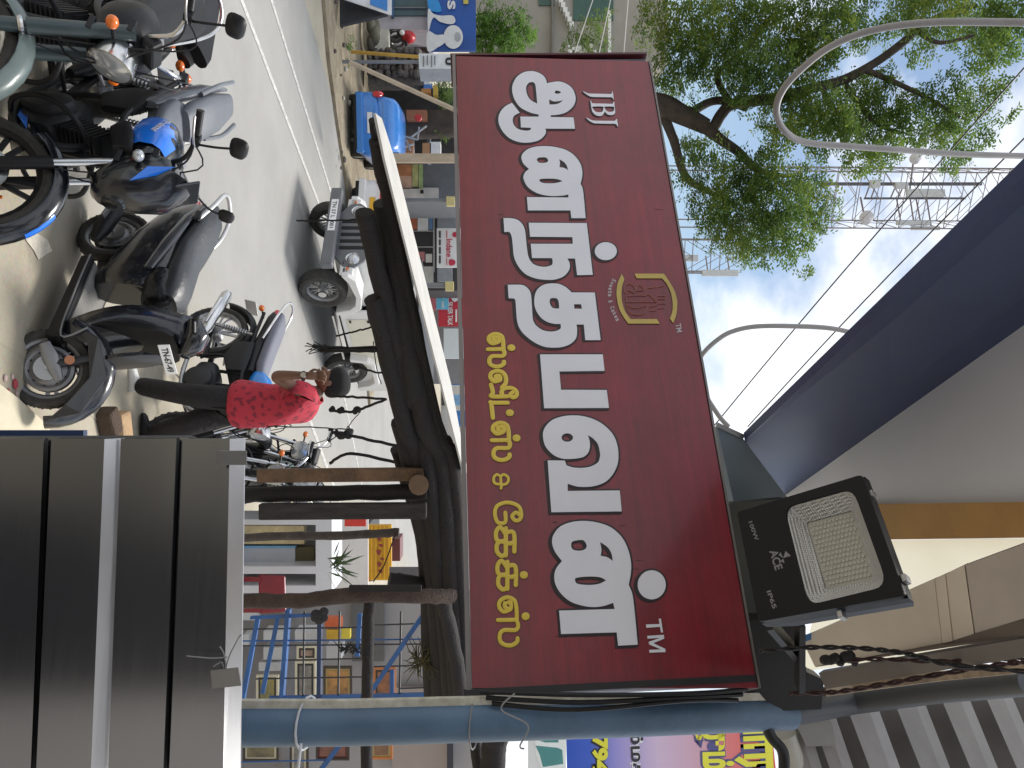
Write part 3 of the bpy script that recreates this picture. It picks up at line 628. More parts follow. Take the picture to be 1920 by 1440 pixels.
letter((1080, 160), 16, [[(430, 480, 1), (450, 480, 1), (475, 540), (510, 560, 1), (1090, 575, 1), (1110, 545), (1120, 510, 1), (1145, 515, 1), (1155, 640), (1170, 760), (1165, 850), (1120, 895), (1040, 910), (950, 890), (880, 830), (860, 790, 1), (830, 860), (780, 920), (720, 940), (640, 930), (560, 890), (490, 810), (460, 700)], [(500, 660), (800, 655), (815, 720), (790, 800), (720, 825), (640, 825), (560, 790), (510, 720)], [(860, 660), (1120, 660), (1140, 720), (1125, 780), (1060, 815), (970, 810), (900, 770), (870, 720)]], edge=.002)
letter((1080, 160), 16, [[(310, 985, 1), (390, 1025), (480, 1065), (640, 1080), (1150, 1085, 1), (1185, 1060), (1200, 1025, 1), (1225, 1030, 1), (1260, 1245, 1), (1240, 1250, 1), (1210, 1190), (1150, 1170, 1), (600, 1160), (480, 1130), (390, 1075), (325, 1015)]], edge=.002)
# yellow tagline, brush-drawn strokes of even width
YEL = pm('yellow_vinyl', (.68, .5, .06), .4, var=.08); YSH = pm('brown_vinyl_edge', (.05, .012, .006), .5)
def strokes(org, k, lines, wd, nm, m, em, edge=1.0, n=5, zz=.0018):
    def mk(rad, name, mm, z, sq_):
        b = MB()
        for ln in lines:
            pts = [SP.st(org[0] + x / k, org[1] + y / k) for x, y in ln]
            pts = curve_pts([(p.x, p.y, 0) for p in pts], n)
            sc = [abs(SP.st(org[0] + ln[0][0] / k + 1, org[1] + ln[0][1] / k).y - SP.st(org[0] + ln[0][0] / k, org[1] + ln[0][1] / k).y)][0]
            rr = rad * sc
            pts = [V(p) for p in pts]
            k0 = len(b.v); b.tube(pts, rr, 8)
            for v in b.v[k0:]: v.z *= sq_ / rr
            for e in (pts[0], pts[-1]):
                k0 = len(b.v); b.ball(e, rr, 10, 6)
                for v in b.v[k0:]: v.z *= sq_ / rr
        o = b.build(name, mm); o.matrix_basis = SP.M @ Matrix.Translation((0, 0, z)); put(o, sign)
    mk(wd / 2, nm, m, zz, .0012)
    if edge: mk(wd / 2 + edge, 'tagline_edge', em, .0005, .0008)
def sa(dx, dy, sx, sy):
    f_ = lambda pts: [(dx + (x - 60) * sx, dy + (y - 60) * sy) for x, y in pts]
    return [f_([(118, 112), (120, 135), (158, 148), (160, 110), (140, 108)]), f_([(158, 148), (110, 162), (78, 135), (85, 98), (135, 77), (185, 95), (200, 140), (203, 205)]), f_([(68, 212), (203, 210)]), f_([(200, 212), (212, 242), (195, 270), (110, 272), (82, 300), (88, 340), (125, 360), (170, 360), (205, 340), (208, 320)])]
O1, K1 = (900, 610), 4.65; O2, K2 = (900, 880), 4.236
dot = lambda x, y: [[(x - 3, y), (x + 3, y)]]
def word(org, k, lines, dots=(), wd=8.4):
    strokes(org, k, lines, wd, 'tagline_letter', YEL, YSH)
    for d in dots: strokes(org, k, dot(*d), 14.5, 'tagline_dot', YEL, YSH)
word(O1, K1, sa(60, 60, 1, 1), [(273, 198)])
word(O1, K1, [[(138, 445), (140, 470), (172, 482), (172, 448), (150, 440)], [(172, 482), (125, 492), (92, 460), (98, 420), (145, 400), (195, 412), (224, 455), (222, 510), (190, 545)], [(95, 520), (112, 590), (98, 622), (238, 622)], [(185, 590), (205, 558), (265, 548), (312, 572), (318, 612), (290, 632), (262, 612), (280, 590)], [(188, 575), (195, 622)]])
word(O1, K1, [[(240, 678), (98, 678), (98, 680), (112, 810)]], [(260, 765)])
word(O1, K1, sa(94, 832, 1.1, 1.14), [(318, 985)])
word(O1, K1, [[(182, 1425), (182, 1392), (130, 1380), (118, 1335), (145, 1303), (180, 1318), (205, 1303), (242, 1325), (246, 1362), (222, 1388), (185, 1390)], [(180, 1318), (182, 1392)]], wd=5.5)
word(O2, K2, [[(200, 345), (200, 422), (140, 422), (118, 350), (140, 290), (220, 265), (305, 295), (328, 360), (315, 400), (280, 408), (255, 375), (285, 345), (315, 365)]], wd=7.6)
ka = [[(205, 470), (205, 685)], [(205, 520), (160, 462), (128, 500), (132, 560), (165, 575), (205, 565)], [(205, 585), (165, 575), (135, 600), (135, 655), (170, 690), (205, 672)], [(205, 505), (268, 508), (272, 655)], [(205, 590), (240, 590), (268, 580)]]
word(O2, K2, ka); word(O2, K2, [[(x + 12, y + 266) for x, y in l] for l in ka], [(348, 840)])
word(O2, K2, sa(132, 995, 1.12, 1.34), [(362, 1168)], wd=7.8)
# emblem
GOLD = pm('gold_vinyl', (.5, .37, .09), .4, var=.15)
eo, ek = (1130, 500), 10.29
letter(eo, ek, [[(610, 145, 1), (1180, 145, 1), (1290, 310), (1380, 470), (1430, 640), (1435, 760), (1415, 940), (1355, 1100, 1), (1295, 1010, 1), (1340, 870), (1345, 700), (1310, 510), (1230, 340), (1140, 235, 1), (655, 235, 1)]], 'emblem_band', GOLD, .0012, False, em=YSH)
letter(eo, ek, [[(365, 150, 1), (415, 250, 1), (370, 400), (360, 560), (380, 720), (440, 890), (535, 1020, 1), (1040, 1020, 1), (1095, 1108, 1), (490, 1108, 1), (400, 980), (320, 830), (275, 640), (265, 480), (290, 320)]], 'emblem_band', GOLD, .0012, False, em=YSH)
TAN = pm('tan_line_vinyl', (.46, .2, .12), .5)
strokes(eo, ek, [[(430, 530), (410, 440), (430, 370), (500, 340), (580, 370), (620, 440), (600, 510), (480, 460), (430, 530)], [(440, 690), (1040, 690)], [(450, 578), (810, 570), (730, 690)], [(450, 578), (452, 690)], [(460, 740), (490, 860), (560, 920), (680, 940), (790, 910), (840, 820), (830, 760), (700, 800), (560, 800), (470, 740)], [(810, 570), (900, 550), (1030, 680)], [(640, 440), (680, 370), (740, 380), (800, 460), (640, 470)], [(1060, 575), (1210, 575)], [(1060, 640), (1200, 625)], [(1060, 720), (1210, 720)], [(880, 420), (1040, 400)], [(890, 780), (1040, 760)], [(900, 860), (1030, 850)], [(1060, 820), (1180, 800)], [(1070, 400), (1170, 380)]], .9, 'emblem_lines', TAN, None, 0, 3)
PALE = pm('pale_lettering', (.5, .45, .48), .5)
arc = curve_pts([V((230, 225)).to_3d(), V((160, 360)).to_3d(), V((135, 520)).to_3d(), V((148, 690)).to_3d(), V((200, 860)).to_3d(), V((300, 1070)).to_3d()], 8)
txt = 'Sweets & Cakes'; tot = [0]
for i in range(1, len(arc)): tot.append(tot[-1] + (arc[i] - arc[i - 1]).length)
for i, ch in enumerate(txt):
    if ch == ' ': continue
    u0 = tot[-1] * (i + .1) / len(txt); u1 = tot[-1] * (i + .85) / len(txt)
    def at(u):
        for j in range(1, len(arc)):
            if tot[j] >= u: return arc[j - 1].lerp(arc[j], (u - tot[j - 1]) / (tot[j] - tot[j - 1]))
        return arc[-1]
    q0, q1 = at(u0), at(u1)
    text_px('small_letter', SP, ch, (eo[0] + (q0.x - 30) / ek, eo[1] + q0.y / ek), (eo[0] + (q1.x - 30) / ek, eo[1] + q1.y / ek), PALE, sign, .001, .02, 7.5 if ch in 'SCk&t' else 5.5)
text_px('small_letter', SP, 'TM', (1266, 608), (1269, 624), PALE, sign, .001, .02, 10)
# scuffs on the face
SC_ = pm('scuff_brown', (.06, .02, .02), .7)
for (x0, y0, x1, y1, wd) in ((1160, 986, 1175, 986, 1.6), (1035, 979, 1046, 980, 2), (1190, 1050, 1206, 1051, 1), (1225, 392, 1245, 394, 1.2), (935, 403, 944, 402, .9), (1180, 1067, 1200, 1067, 1.2), (1040, 1193, 1046, 1194, 2)):
    a = SP.st(x0, y0); b = SP.st(x1, y1); d = (b - a).normalized(); s = V((-d.y, d.x)) * wd * .0006
    MB(SP.M).prism([tuple(a - s * .2), tuple(a.lerp(b, .5) - s), tuple(b), tuple(a.lerp(b, .5) + s)], Matrix.Identity(4), .0002, .0006).build('scuff', SC_, sign)
# ropes of cable at the right end of the sign
cabl = MB()
for k in range(3):
    o2 = V((.012 * k, .0, -.01 * k))
    cabl.tube(curve_pts([P(900 + 20 * k, 1297, 1.6) + o2, P(1100, 1303 + k * 3, 1.6) + o2, P(1300, 1300 - 4 * k, 1.62) + o2, P(1400, 1292, 1.66) + o2]), .005, 7)
tag(cabl.build('cable_bundle', BLK, smooth=True), 'bundle of black cables running up between the sign end and the pole', 'cable')

# ================================================================== FLOODLIGHT
fq = [(1382, 960), (1616, 889.5), (1697.5, 1117), (1422, 1166)]
F3 = quad3(*fq, 1.42)
FP = Plane(F3[0], F3[1] - F3[0], F3[3] - F3[0])
if FP.n.dot(CAM - FP.o) < 0: FP = Plane(F3[0], F3[3] - F3[0], F3[1] - F3[0])
flood = thing('floodlight', 'square black LED floodlight with silver reflector above the right end of the sign', 'floodlight', F3[0])
FS = [FP.st(*q) for q in fq]
def inner(x, y): return FP.st(x, y)
HOUS = pm('black_cast_aluminium', (.004, .0045, .007), .45, var=.1, bump=.05, spec=.25)
def rr_loop(q, k=.12, n=5):       # rounded quad
    r = []
    for i in range(4):
        a, b, c = q[i - 1], q[i], q[(i + 1) % 4]
        p0 = b.lerp(a, k); p1 = b.lerp(c, k)
        for j in range(n + 1):
            t = j / n; r.append((1 - t) ** 2 * p0 + 2 * t * (1 - t) * b + t * t * p1)
    return r
ro = [inner(1360 + x / 4.236, 860 + y / 4.236) for x, y in ((462, 385), (1010, 232), (1290, 1010), (655, 1165))]
FP2 = Plane(FP.o + FP.n * -.026, FP.x, FP.y)
li = [FP2.st(1360 + x / 4.236, 860 + y / 4.236) for x, y in ((655, 520), (1010, 425), (1170, 945), (805, 1025))]
OUT = rr_loop(ro, .16)
fme = outline_mesh([[q for q in rr_loop(FS, .03, 2)], OUT], .004)
hz = mesh_obj('front_frame', fme, HOUS, flood, FP.M @ Matrix.Translation((0, 0, -.004)))
cen = sum(FS, V((0, 0))) / 4
bq = [cen + (q - cen) * .82 for q in FS]
n = 4
MB(FP.M).add([(q.x, q.y, -.008) for q in FS] + [(q.x, q.y, -.022) for q in FS] + [(q.x, q.y, -.075) for q in bq], [(i, (i + 1) % 4, 4 + (i + 1) % 4, 4 + i) for i in range(4)] + [(4 + i, 4 + (i + 1) % 4, 8 + (i + 1) % 4, 8 + i) for i in range(4)] + [(8, 9, 10, 11)]).build('housing', HOUS, flood)
# reflector: stippled silver sloping walls
RF = D.materials.new('stippled_reflector'); RF.use_nodes = True; t = RF.node_tree; b = t.nodes['Principled BSDF']
b.inputs['Metallic'].default_value = .75; b.inputs['Roughness'].default_value = .42; b.inputs['Base Color'].default_value = (.62, .62, .62, 1)
tcn = N(t, 'ShaderNodeTexCoord'); vo = N(t, 'ShaderNodeTexVoronoi', i_Scale=230.0); vo.inputs['Randomness'].default_value = .05
t.links.new(tcn.outputs['Object'], vo.inputs['Vector']); bn = N(t, 'ShaderNodeBump', i_Strength=.9, i_Distance=.004)
t.links.new(vo.outputs['Distance'], bn.inputs['Height']); t.links.new(bn.outputs[0], b.inputs['Normal'])
dep = -.026
lis = rr_loop([li[0], li[1], li[2], li[3]], .06); no = len(OUT)
cl_ = sum(lis, V((0, 0))) / len(lis); lis = [cl_ + (q - cl_) * 1.14 for q in lis]; li = [cl_ + (q - cl_) * 1.14 for q in li]
MBr = MB(); MBr.add([(q.x, q.y, -.004) for q in OUT] + [(q.x, q.y, dep) for q in lis] + [(c.x, c.y, dep) for c in [cl_ + (q - cl_) * .93 for q in lis]], [(i, (i + 1) % no, no + (i + 1) % no, no + i) for i in range(no)] + [(no + i, no + (i + 1) % no, 2 * no + (i + 1) % no, 2 * no + i) for i in range(no)])
o = MBr.build('reflector', RF); o.matrix_basis = FP.M; put(o, flood)
l2 = [cl_ + (q - cl_) * .94 for q in lis]
LEDP = pm('led_board', (.42, .41, .37), .5, var=.08)
MB(FP.M).prism([tuple(q) for q in l2], Matrix.Identity(4), dep - .006, dep - .002).build('led_board', LEDP, flood)
# LED chips
a, bb, cc, dd = [cl_ + (V(q) - cl_) * .86 for q in li]
LED = pm('led_chip', (.5, .49, .43), .25, coat=.6)
chip = None
for i in range(14):
    for j in range(11):
        u, v = (i + .5) / 14, (j + .5 + .5 * (i % 2)) / 11.5
        p = a.lerp(bb, v).lerp(dd.lerp(cc, v), u)
        if chip is None:
            chip = MB().hexa([(-.0022, -.0022, 0), (.0022, -.0022, 0), (.0022, .0022, 0), (-.0022, .0022, 0)], [(-.0016, -.0016, .0022), (.0016, -.0016, .0022), (.0016, .0016, .0022), (-.0016, .0016, .0022)]).build('led_chip', LED)
            o = chip
        else: o = chip.copy(); COL.objects.link(o)
        o.matrix_basis = FP.M @ Matrix.Translation((p.x, p.y, dep - .002)); put(o, flood)
PR = pm('grey_print', (.22, .22, .23), .5)
fz = lambda x, y: (1360 + x / 4.236, 860 + y / 4.236)
text_px('lettering', FP, '100W', fz(185, 505), fz(240, 655), PR, flood, .0006, .02, 7.5)
text_px('lettering', FP, 'IP65', fz(330, 1055), fz(380, 1195), PR, flood, .0006, .02, 8)
text_px('lettering', FP, 'ACE', fz(352, 735), fz(400, 890), PR, flood, .0006, .03, 15)
for tri in (((462, 790), (480, 735), (522, 772)), ((425, 768), (440, 745), (462, 790)), ((440, 815), (462, 795), (470, 830))):
    q = [inner(*fz(*p)) for p in tri]
    MB(FP.M).prism([tuple(p) for p in q], Matrix.Identity(4), .0001, .0006).build('emblem', PR, flood)
# clips along the upper edge, bracket behind
for (x, y) in ((1628, 922), (1690, 1080), (1500, 927), (1570, 1148)):
    p = inner(x, y); MB(FP.M).box((p.x, p.y, -.012), (.012, .008, .014)).build('clip', ALU, flood, bevel=.001)
mm = FP.M @ V((cen.x, cen.y, -.07))
bk = MB(); bk.bar(P(1440, 1165, 1.46), P(1500, 1235, 1.6), .035, .012); bk.bar(P(1500, 1165, 1.5), P(1500, 1290, 1.6), .03, .012)
bk.build('bracket', BLK, flood)
jb = slab('junction_box', [(1395, 1165), (1500, 1160), (1512, 1260), (1545, 1275), (1540, 1330), (1400, 1335), (1398, 1290)], 1.80, pm('black_box_plastic', (.01, .01, .012), .5), None, .06)
tag(jb, 'black metal mounting plate between the floodlight and the pole top', 'mounting plate')
jb = slab('sign_bracket', [(1362, 945), (1470, 935), (1500, 1200), (1400, 1300)], 1.95, pm('grey_green_bracket', (.07, .075, .07), .6), None, .03)
tag(jb, 'dark grey steel bracket between the sign top and the floodlight', 'bracket')
# twisted wires hanging across the upper right
def twisted(name, pts, r, m, lab, tw=9):
    c = curve_pts(pts, 10); b = MB()
    for ph in (0, math.pi):
        q = []
        for i, p in enumerate(c):
            d = (c[min(i + 1, len(c) - 1)] - c[max(i - 1, 0)]).normalized(); x = d.cross(V((0, 1, 0.3))).normalized(); y = d.cross(x)
            an = ph + i * tw / 10; q.append(p + x * r * math.cos(an) + y * r * math.sin(an))
        b.tube(q, r * .9, 6)
    return tag(b.build(name, m, smooth=True), lab, 'cable')
WBK = pm('black_cable', (.014, .012, .012), .6)
twisted('twisted_cable', [P(1424, 1220, 1.42), P(1520, 1214, 1.4), P(1620, 1216, 1.38), P(1700, 1226, 1.36), P(1780, 1246, 1.34), P(1930, 1260, 1.3)], .0028, WBK, 'upper black twisted cable crossing below the floodlight to the right edge')
twisted('twisted_cable', [P(1545, 1240, 1.45), P(1640, 1236, 1.42), P(1760, 1240, 1.38), P(1850, 1238, 1.34), P(1930, 1232, 1.3)], .0026, pm('maroon_cable', (.035, .009, .009), .6), 'dark red and black twisted cable joining a taped knot')
twisted('twisted_cable', [P(1480, 1300, 1.62), P(1560, 1298, 1.6), P(1640, 1286, 1.5), P(1740, 1268, 1.45), P(1860, 1248, 1.4), P(1930, 1240, 1.36)], .003, pm('maroon_cable', (.06, .012, .012), .6), 'maroon twisted cable running along the tan strip')
kn = MB(); 
for i in range(7):
    kn.ball(P(1548 + i * 9, 1238 + random.uniform(-7, 7), 1.44), (random.uniform(.007, .013), .009, random.uniform(.006, .012)), 8, 6)
tag(kn.build('taped_joint', WBK, smooth=True), 'lumpy taped cable joint hanging in front of the beige awning box', 'cable joint')
# ================================================================== CONDUITS AND WIRES AGAINST THE SKY
CON = pm('grey_conduit', (.3, .28, .27), .5, var=.15, scale=12)
def cond(pts, dep, r, lab):
    o = MB().tube(curve_pts([P(x, y, d) for (x, y), d in zip(pts, dep)], 8), r, 12).build('flexible_conduit', CON, smooth=True)
    return tag(o, lab, 'conduit', 'grey conduits looping down outside the canopy')
lp = [(1990, 44), (1900, 42), (1750, 42), (1640, 56), (1560, 86), (1500, 132), (1466, 172), (1456, 210), (1472, 246), (1512, 267), (1600, 275), (1700, 282), (1800, 289), (1900, 292), (1990, 294)]
cond(lp, [1.7 + .04 * i for i in range(len(lp))], .0085, 'thick grey conduit hanging in one long loop in front of the tree')
l2_ = [(1305, 690), (1318, 664), (1342, 640), (1372, 622), (1420, 612), (1500, 612), (1560, 616), (1610, 627)]
cond(l2_, [2.7] * 8, .0085, 'grey conduit arching over the top edge of the sign into the fascia')
l3_ = [(1325, 745), (1340, 768), (1352, 785), (1366, 800)]
cond(l3_, [2.7] * 4, .0085, 'short bit of grey conduit at the joint of sign and blue panel')
for (x0, y0, x1, y1, lab) in ((1990, 50, 1340, 797, 'thin overhead wire crossing the sky, the upper left one of two'), (1990, 190, 1402, 800, 'thin overhead wire running close along the navy fascia')):
    a_, b_ = P(x0, y0, 5), P(x1, y1, 8)
    c_ = [a_.lerp(b_, i / 10) + V((0, 0, -.04 * math.sin(math.pi * i / 10))) for i in range(11)]
    tag(MB().tube(c_, .006, 6).build('overhead_wire', WBK), lab, 'wire')
for i, (y0, y1) in enumerate(((0, 100), (0, 112), (0, 118))):
    a_, b_ = P(1125 + 28 * i, -40, 11), P(1085 + 50 * i - 18, 130, 12)
    tag(MB().tube([a_, b_], .008, 6).build('service_wire', pm('pale_wire', (.5, .5, .48), .6)), ['pale service wire over the roofs, lowest of three behind the sign corner', 'pale service wire over the roofs, middle of three behind the sign corner', 'pale service wire over the roofs, topmost of three behind the sign corner'][i], 'wire')

# ================================================================== PRINTED BANNER
bp = Plane(P(990, 1380, 4.2), V((1, -.35, 0)), V((0, 0.02, 1)))
ban = thing('printed_banner', 'printed vinyl banner in blue, lilac and red with yellow Tamil letters right of the pole', 'banner', P(1200, 1410, 2.1))
def bq_(nm, x0, x1, m, lift=0, y0=1330, y1=1530):
    q = [bp.hit(x0, y0), bp.hit(x0, y1), bp.hit(x1, y1), bp.hit(x1, y0)]
    return MB().hexa([p + bp.n * (lift - .004) for p in q], [p + bp.n * lift for p in q]).build(nm, m, ban)
gm = D.materials.new('banner_print'); gm.use_nodes = True; t = gm.node_tree; b = t.nodes['Principled BSDF']; b.inputs['Roughness'].default_value = .4
tcn = N(t, 'ShaderNodeTexCoord'); sp = N(t, 'ShaderNodeSeparateXYZ'); mr = N(t, 'ShaderNodeMapRange'); r = N(t, 'ShaderNodeValToRGB')
t0, t1 = bp.st(1062, 1400).y, bp.st(1440, 1400).y
mr.inputs[1].default_value = t0; mr.inputs[2].default_value = t1
els = r.color_ramp.elements; els[0].position = 0; els[0].color = (.03, .09, .5, 1); els[1].position = 1; els[1].color = (.72, .12, .1, 1)
for p, c in ((.12, (.05, .12, .55)), (.24, (.3, .28, .65)), (.45, (.62, .48, .66)), (.68, (.62, .36, .45)), (.8, (.7, .2, .2))):
    e = els.new(p); e.color = (*c, 1)
t.links.new(tcn.outputs['Object'], sp.inputs[0]); t.links.new(sp.outputs['Y'], mr.inputs[0]); t.links.new(mr.outputs[0], r.inputs[0]); t.links.new(r.outputs[0], b.inputs['Base Color'])
y0, y1 = bp.st(1062, 1330), bp.st(1440, 1530)
xa, xb = bp.st(1200, 1325).x, bp.st(1200, 1540).x
fm = MB().hexa([(xa, t0, -.004), (xb, t0, -.004), (xb, t1 + .03, -.004), (xa, t1 + .03, -.004)], [(xa, t0, 0), (xb, t0, 0), (xb, t1 + .03, 0), (xa, t1 + .03, 0)])
o = fm.build('print', gm); o.matrix_basis = bp.M; put(o, ban)
bq_('white_field', 990, 1061, pm('banner_white', (.7, .72, .72), .4, var=.04))
BY = pm('banner_yellow', (.75, .72, .06), .4, var=.05); BPU = pm('banner_purple', (.09, .09, .25), .4); BK = pm('banner_black', (.03, .03, .04), .4); BW = pm('banner_offwhite', (.8, .8, .84), .4, var=.03)
def btxt(s, p0, p1, h, m, me_, bold, eb):
    text_px('lettering', bp, s, p0, p1, me_, ban, .002, eb, h); text_px('lettering', bp, s, p0, p1, m, ban, .004, bold, h)
btxt('794', (1113, 1379), (1113, 1450), 27, BY, BK, .05, .12)
btxt('ம்மதி', (1182, 1366), (1186, 1470), 24, BK, BW, .03, .10)
btxt('ழும்ம', (1318, 1352), (1322, 1480), 56, BY, BPU, .05, .12)
btxt('பாரா', (1395, 1340), (1402, 1480), 50, BY, BPU, .05, .13)
VT = pm('van_teal_glass', (.08, .27, .27), .4); VW = pm('van_white', (.8, .85, .84), .4, var=.03)
def bpoly(nm, pts, m, lift): MB(bp.M).prism([tuple(bp.st(x, y)) for x, y in pts], Matrix.Identity(4), lift - .001, lift).build(nm, m, ban)
bpoly('van_picture', [(1003, 1383), (1060, 1380), (1060, 1500), (1020, 1500), (1014, 1440), (1004, 1410)], VW, .002)
bpoly('van_window', [(1005, 1384), (1047, 1381), (1047, 1392), (1022, 1392), (1010, 1388)], VT, .0035)
bpoly('van_window', [(1004, 1398), (1045, 1402), (1054, 1406), (1056, 1432), (1018, 1438), (1012, 1415)], VT, .0035)
tag(slab('black_upright', [(970, 1340), (1060, 1338), (1060, 1364), (975, 1372)], 1.75, pm('black_post_paint', (.02, .02, .024), .5), None, .04), 'short black upright behind the pole at the lower end of the banner', 'post')
# ================================================================== TWO-WHEELERS
def wheel(parent, c, r, M=None, tw=.05, rim=ALU, spokes=5, disc=False, drum=False, nm='wheel', wire=False):
    """wheel with its axle along y"""
    c = V(c); t = tw
    ty = MB(M).lathe(c, (0, 1, 0), [(r - t * 1.15, -t * .55), (r - t * .6, -t * .92), (r - t * .18, -t * .8), (r, -t * .32), (r, t * .32), (r - t * .18, t * .8), (r - t * .6, t * .92), (r - t * 1.15, t * .55)], 36)
    tr = MB(M)
    for k in range(34):       # tread blocks
        a = 2 * math.pi * k / 34; e = V((math.cos(a), 0, math.sin(a))); f = V((-math.sin(a), 0, math.cos(a)))
        for s in (-1, 1):
            p = c + e * (r - .002) + V((0, s * t * .34, 0)) + f * (s * .004)
            q = c + e * (r - t * .22) + V((0, s * t * .78, 0)) + f * .014
            tr.bar(p, q, .012, .008)
    w = ty.build(nm, TYRE, parent, True, world=False)
    tag(tr.build('tread', TYRE, w, world=False), kind='stuff')
    rr = r - t * 1.15
    rm = MB(M).lathe(c, (0, 1, 0), [(rr, -t * .58), (rr + .006, -t * .62), (rr - .012, -t * .5), (rr - .022, -.012), (rr - .022, .012), (rr - .012, t * .5), (rr + .006, t * .62), (rr, t * .58)], 32)
    rm.build('rim', rim, w, True, world=False)
    sp = MB(M)
    if wire:
        for k in range(28):
            a = 2 * math.pi * k / 28; a2 = a + (.35 if k % 2 else -.35); s = 1 if (k // 2) % 2 else -1
            sp.tube([c + V((math.cos(a2) * .035, s * .03, math.sin(a2) * .035)), c + V((math.cos(a) * (rr - .015), 0, math.sin(a) * (rr - .015)))], .0022, 5)
    else:
        for k in range(spokes):
            a = 2 * math.pi * k / spokes + .3
            for s in (-1, 1):
                a1 = a + s * .16
                sp.bar(c + V((math.cos(a) * .035, 0, math.sin(a) * .035)), c + V((math.cos(a1) * (rr - .01), 0, math.sin(a1) * (rr - .01))), .022, .016, up=V((0, 1, 0)))
    sp.build('spokes', STEEL if wire else rim, w, world=False)
    hb = MB(M).cyl(c + V((0, -.055, 0)), c + V((0, .055, 0)), .075 if drum else .04, 18)
    hb.cyl(c + V((0, -.085, 0)), c + V((0, .085, 0)), .012, 10)
    hb.build('hub', ALU if wire or drum else rim, w, world=False)
    if disc:
        d = MB(M).lathe(c, (0, 1, 0), [(.125, -.062), (.125, -.058), (.085, -.058), (.085, -.062), (.125, -.062)], 30)
        for k in range(24):
            a = 2 * math.pi * k / 24
            d.box(c + V((math.cos(a) * (.098 + .012 * (k % 2)), -.0625, math.sin(a) * (.098 + .012 * (k % 2)))), (.006, .002, .006))
        for k in range(6):
            a = 2 * math.pi * k / 6; d.bar(c + V((math.cos(a) * .04, -.06, math.sin(a) * .04)), c + V((math.cos(a + .35) * .09, -.06, math.sin(a + .35) * .09)), .01, .004)
        d.build('brake_disc', STEEL, w, world=False)
    return w
def fender(parent, c, R_, a0, a1, hw, m, M=None, nm='fender', n=14, crown=.02):
    """curved mudguard over a wheel; angles in degrees from +x, counter-clockwise to +z"""
    c = V(c); vs = []; fs = []; k = 6
    for i in range(n + 1):
        a = R(a0 + (a1 - a0) * i / n); e = V((math.cos(a), 0, math.sin(a)))
        for j in range(k + 1):
            s = -1 + 2 * j / k; h = R_ + crown * (1 - s * s) - .03 * abs(s) ** 4
            vs.append(c + e * h + V((0, s * hw, 0)))
        for j in range(k, -1, -1):
            s = -1 + 2 * j / k; h = R_ - .005 + crown * (1 - s * s) - .03 * abs(s) ** 4
            vs.append(c + e * h + V((0, s * hw, 0)))
    m2 = 2 * (k + 1)
    for i in range(n):
        for j in range(m2): fs.append((i * m2 + j, i * m2 + (j + 1) % m2, (i + 1) * m2 + (j + 1) % m2, (i + 1) * m2 + j))
    fs.append(tuple(range(m2))); fs.append(tuple(range(n * m2, (n + 1) * m2)))
    return MB(M).add(vs, fs).build(nm, m, parent, True, world=False)
def mirror(parent, base, head, M, s, m=BLK):
    b = MB(M); base = V(base); head = V(head)
    b.tube(curve_pts([base, base.lerp(head, .5) + V((.02, s * .02, .0)), head], 5), .006, 8)
    o = b.build('mirror_stem', m, parent, True, world=False)
    q = MB(M).loft([(-.012, 0, .03, .02), (-.004, 0, .062, .042), (.012, 0, .055, .036), (.03, 0, .02, .014)], 16, 3)
    T = Matrix.Translation(head) @ Matrix.Rotation(R(s * 8), 4, 'Z')
    q.v = []; q = MB((M or Matrix.Identity(4)) @ T).loft([(-.012, 0, .05, .032), (-.006, 0, .064, .044), (.012, 0, .056, .038), (.028, 0, .02, .014)], 18, 3)
    q.build('mirror_head', m, parent, True, world=False)
    g = MB((M or Matrix.Identity(4)) @ T).loft([(-.0145, 0, .056, .037), (-.0125, 0, .058, .039)], 18, 3)
    g.build('mirror_glass', STEEL, parent, True, world=False)
def root_M(loc, fwd, lean=0):
    h = math.atan2(fwd[1], fwd[0])
    return Matrix.Translation(V(loc)) @ Matrix.Rotation(h, 4, 'Z') @ Matrix.Rotation(R(-lean), 4, 'X')
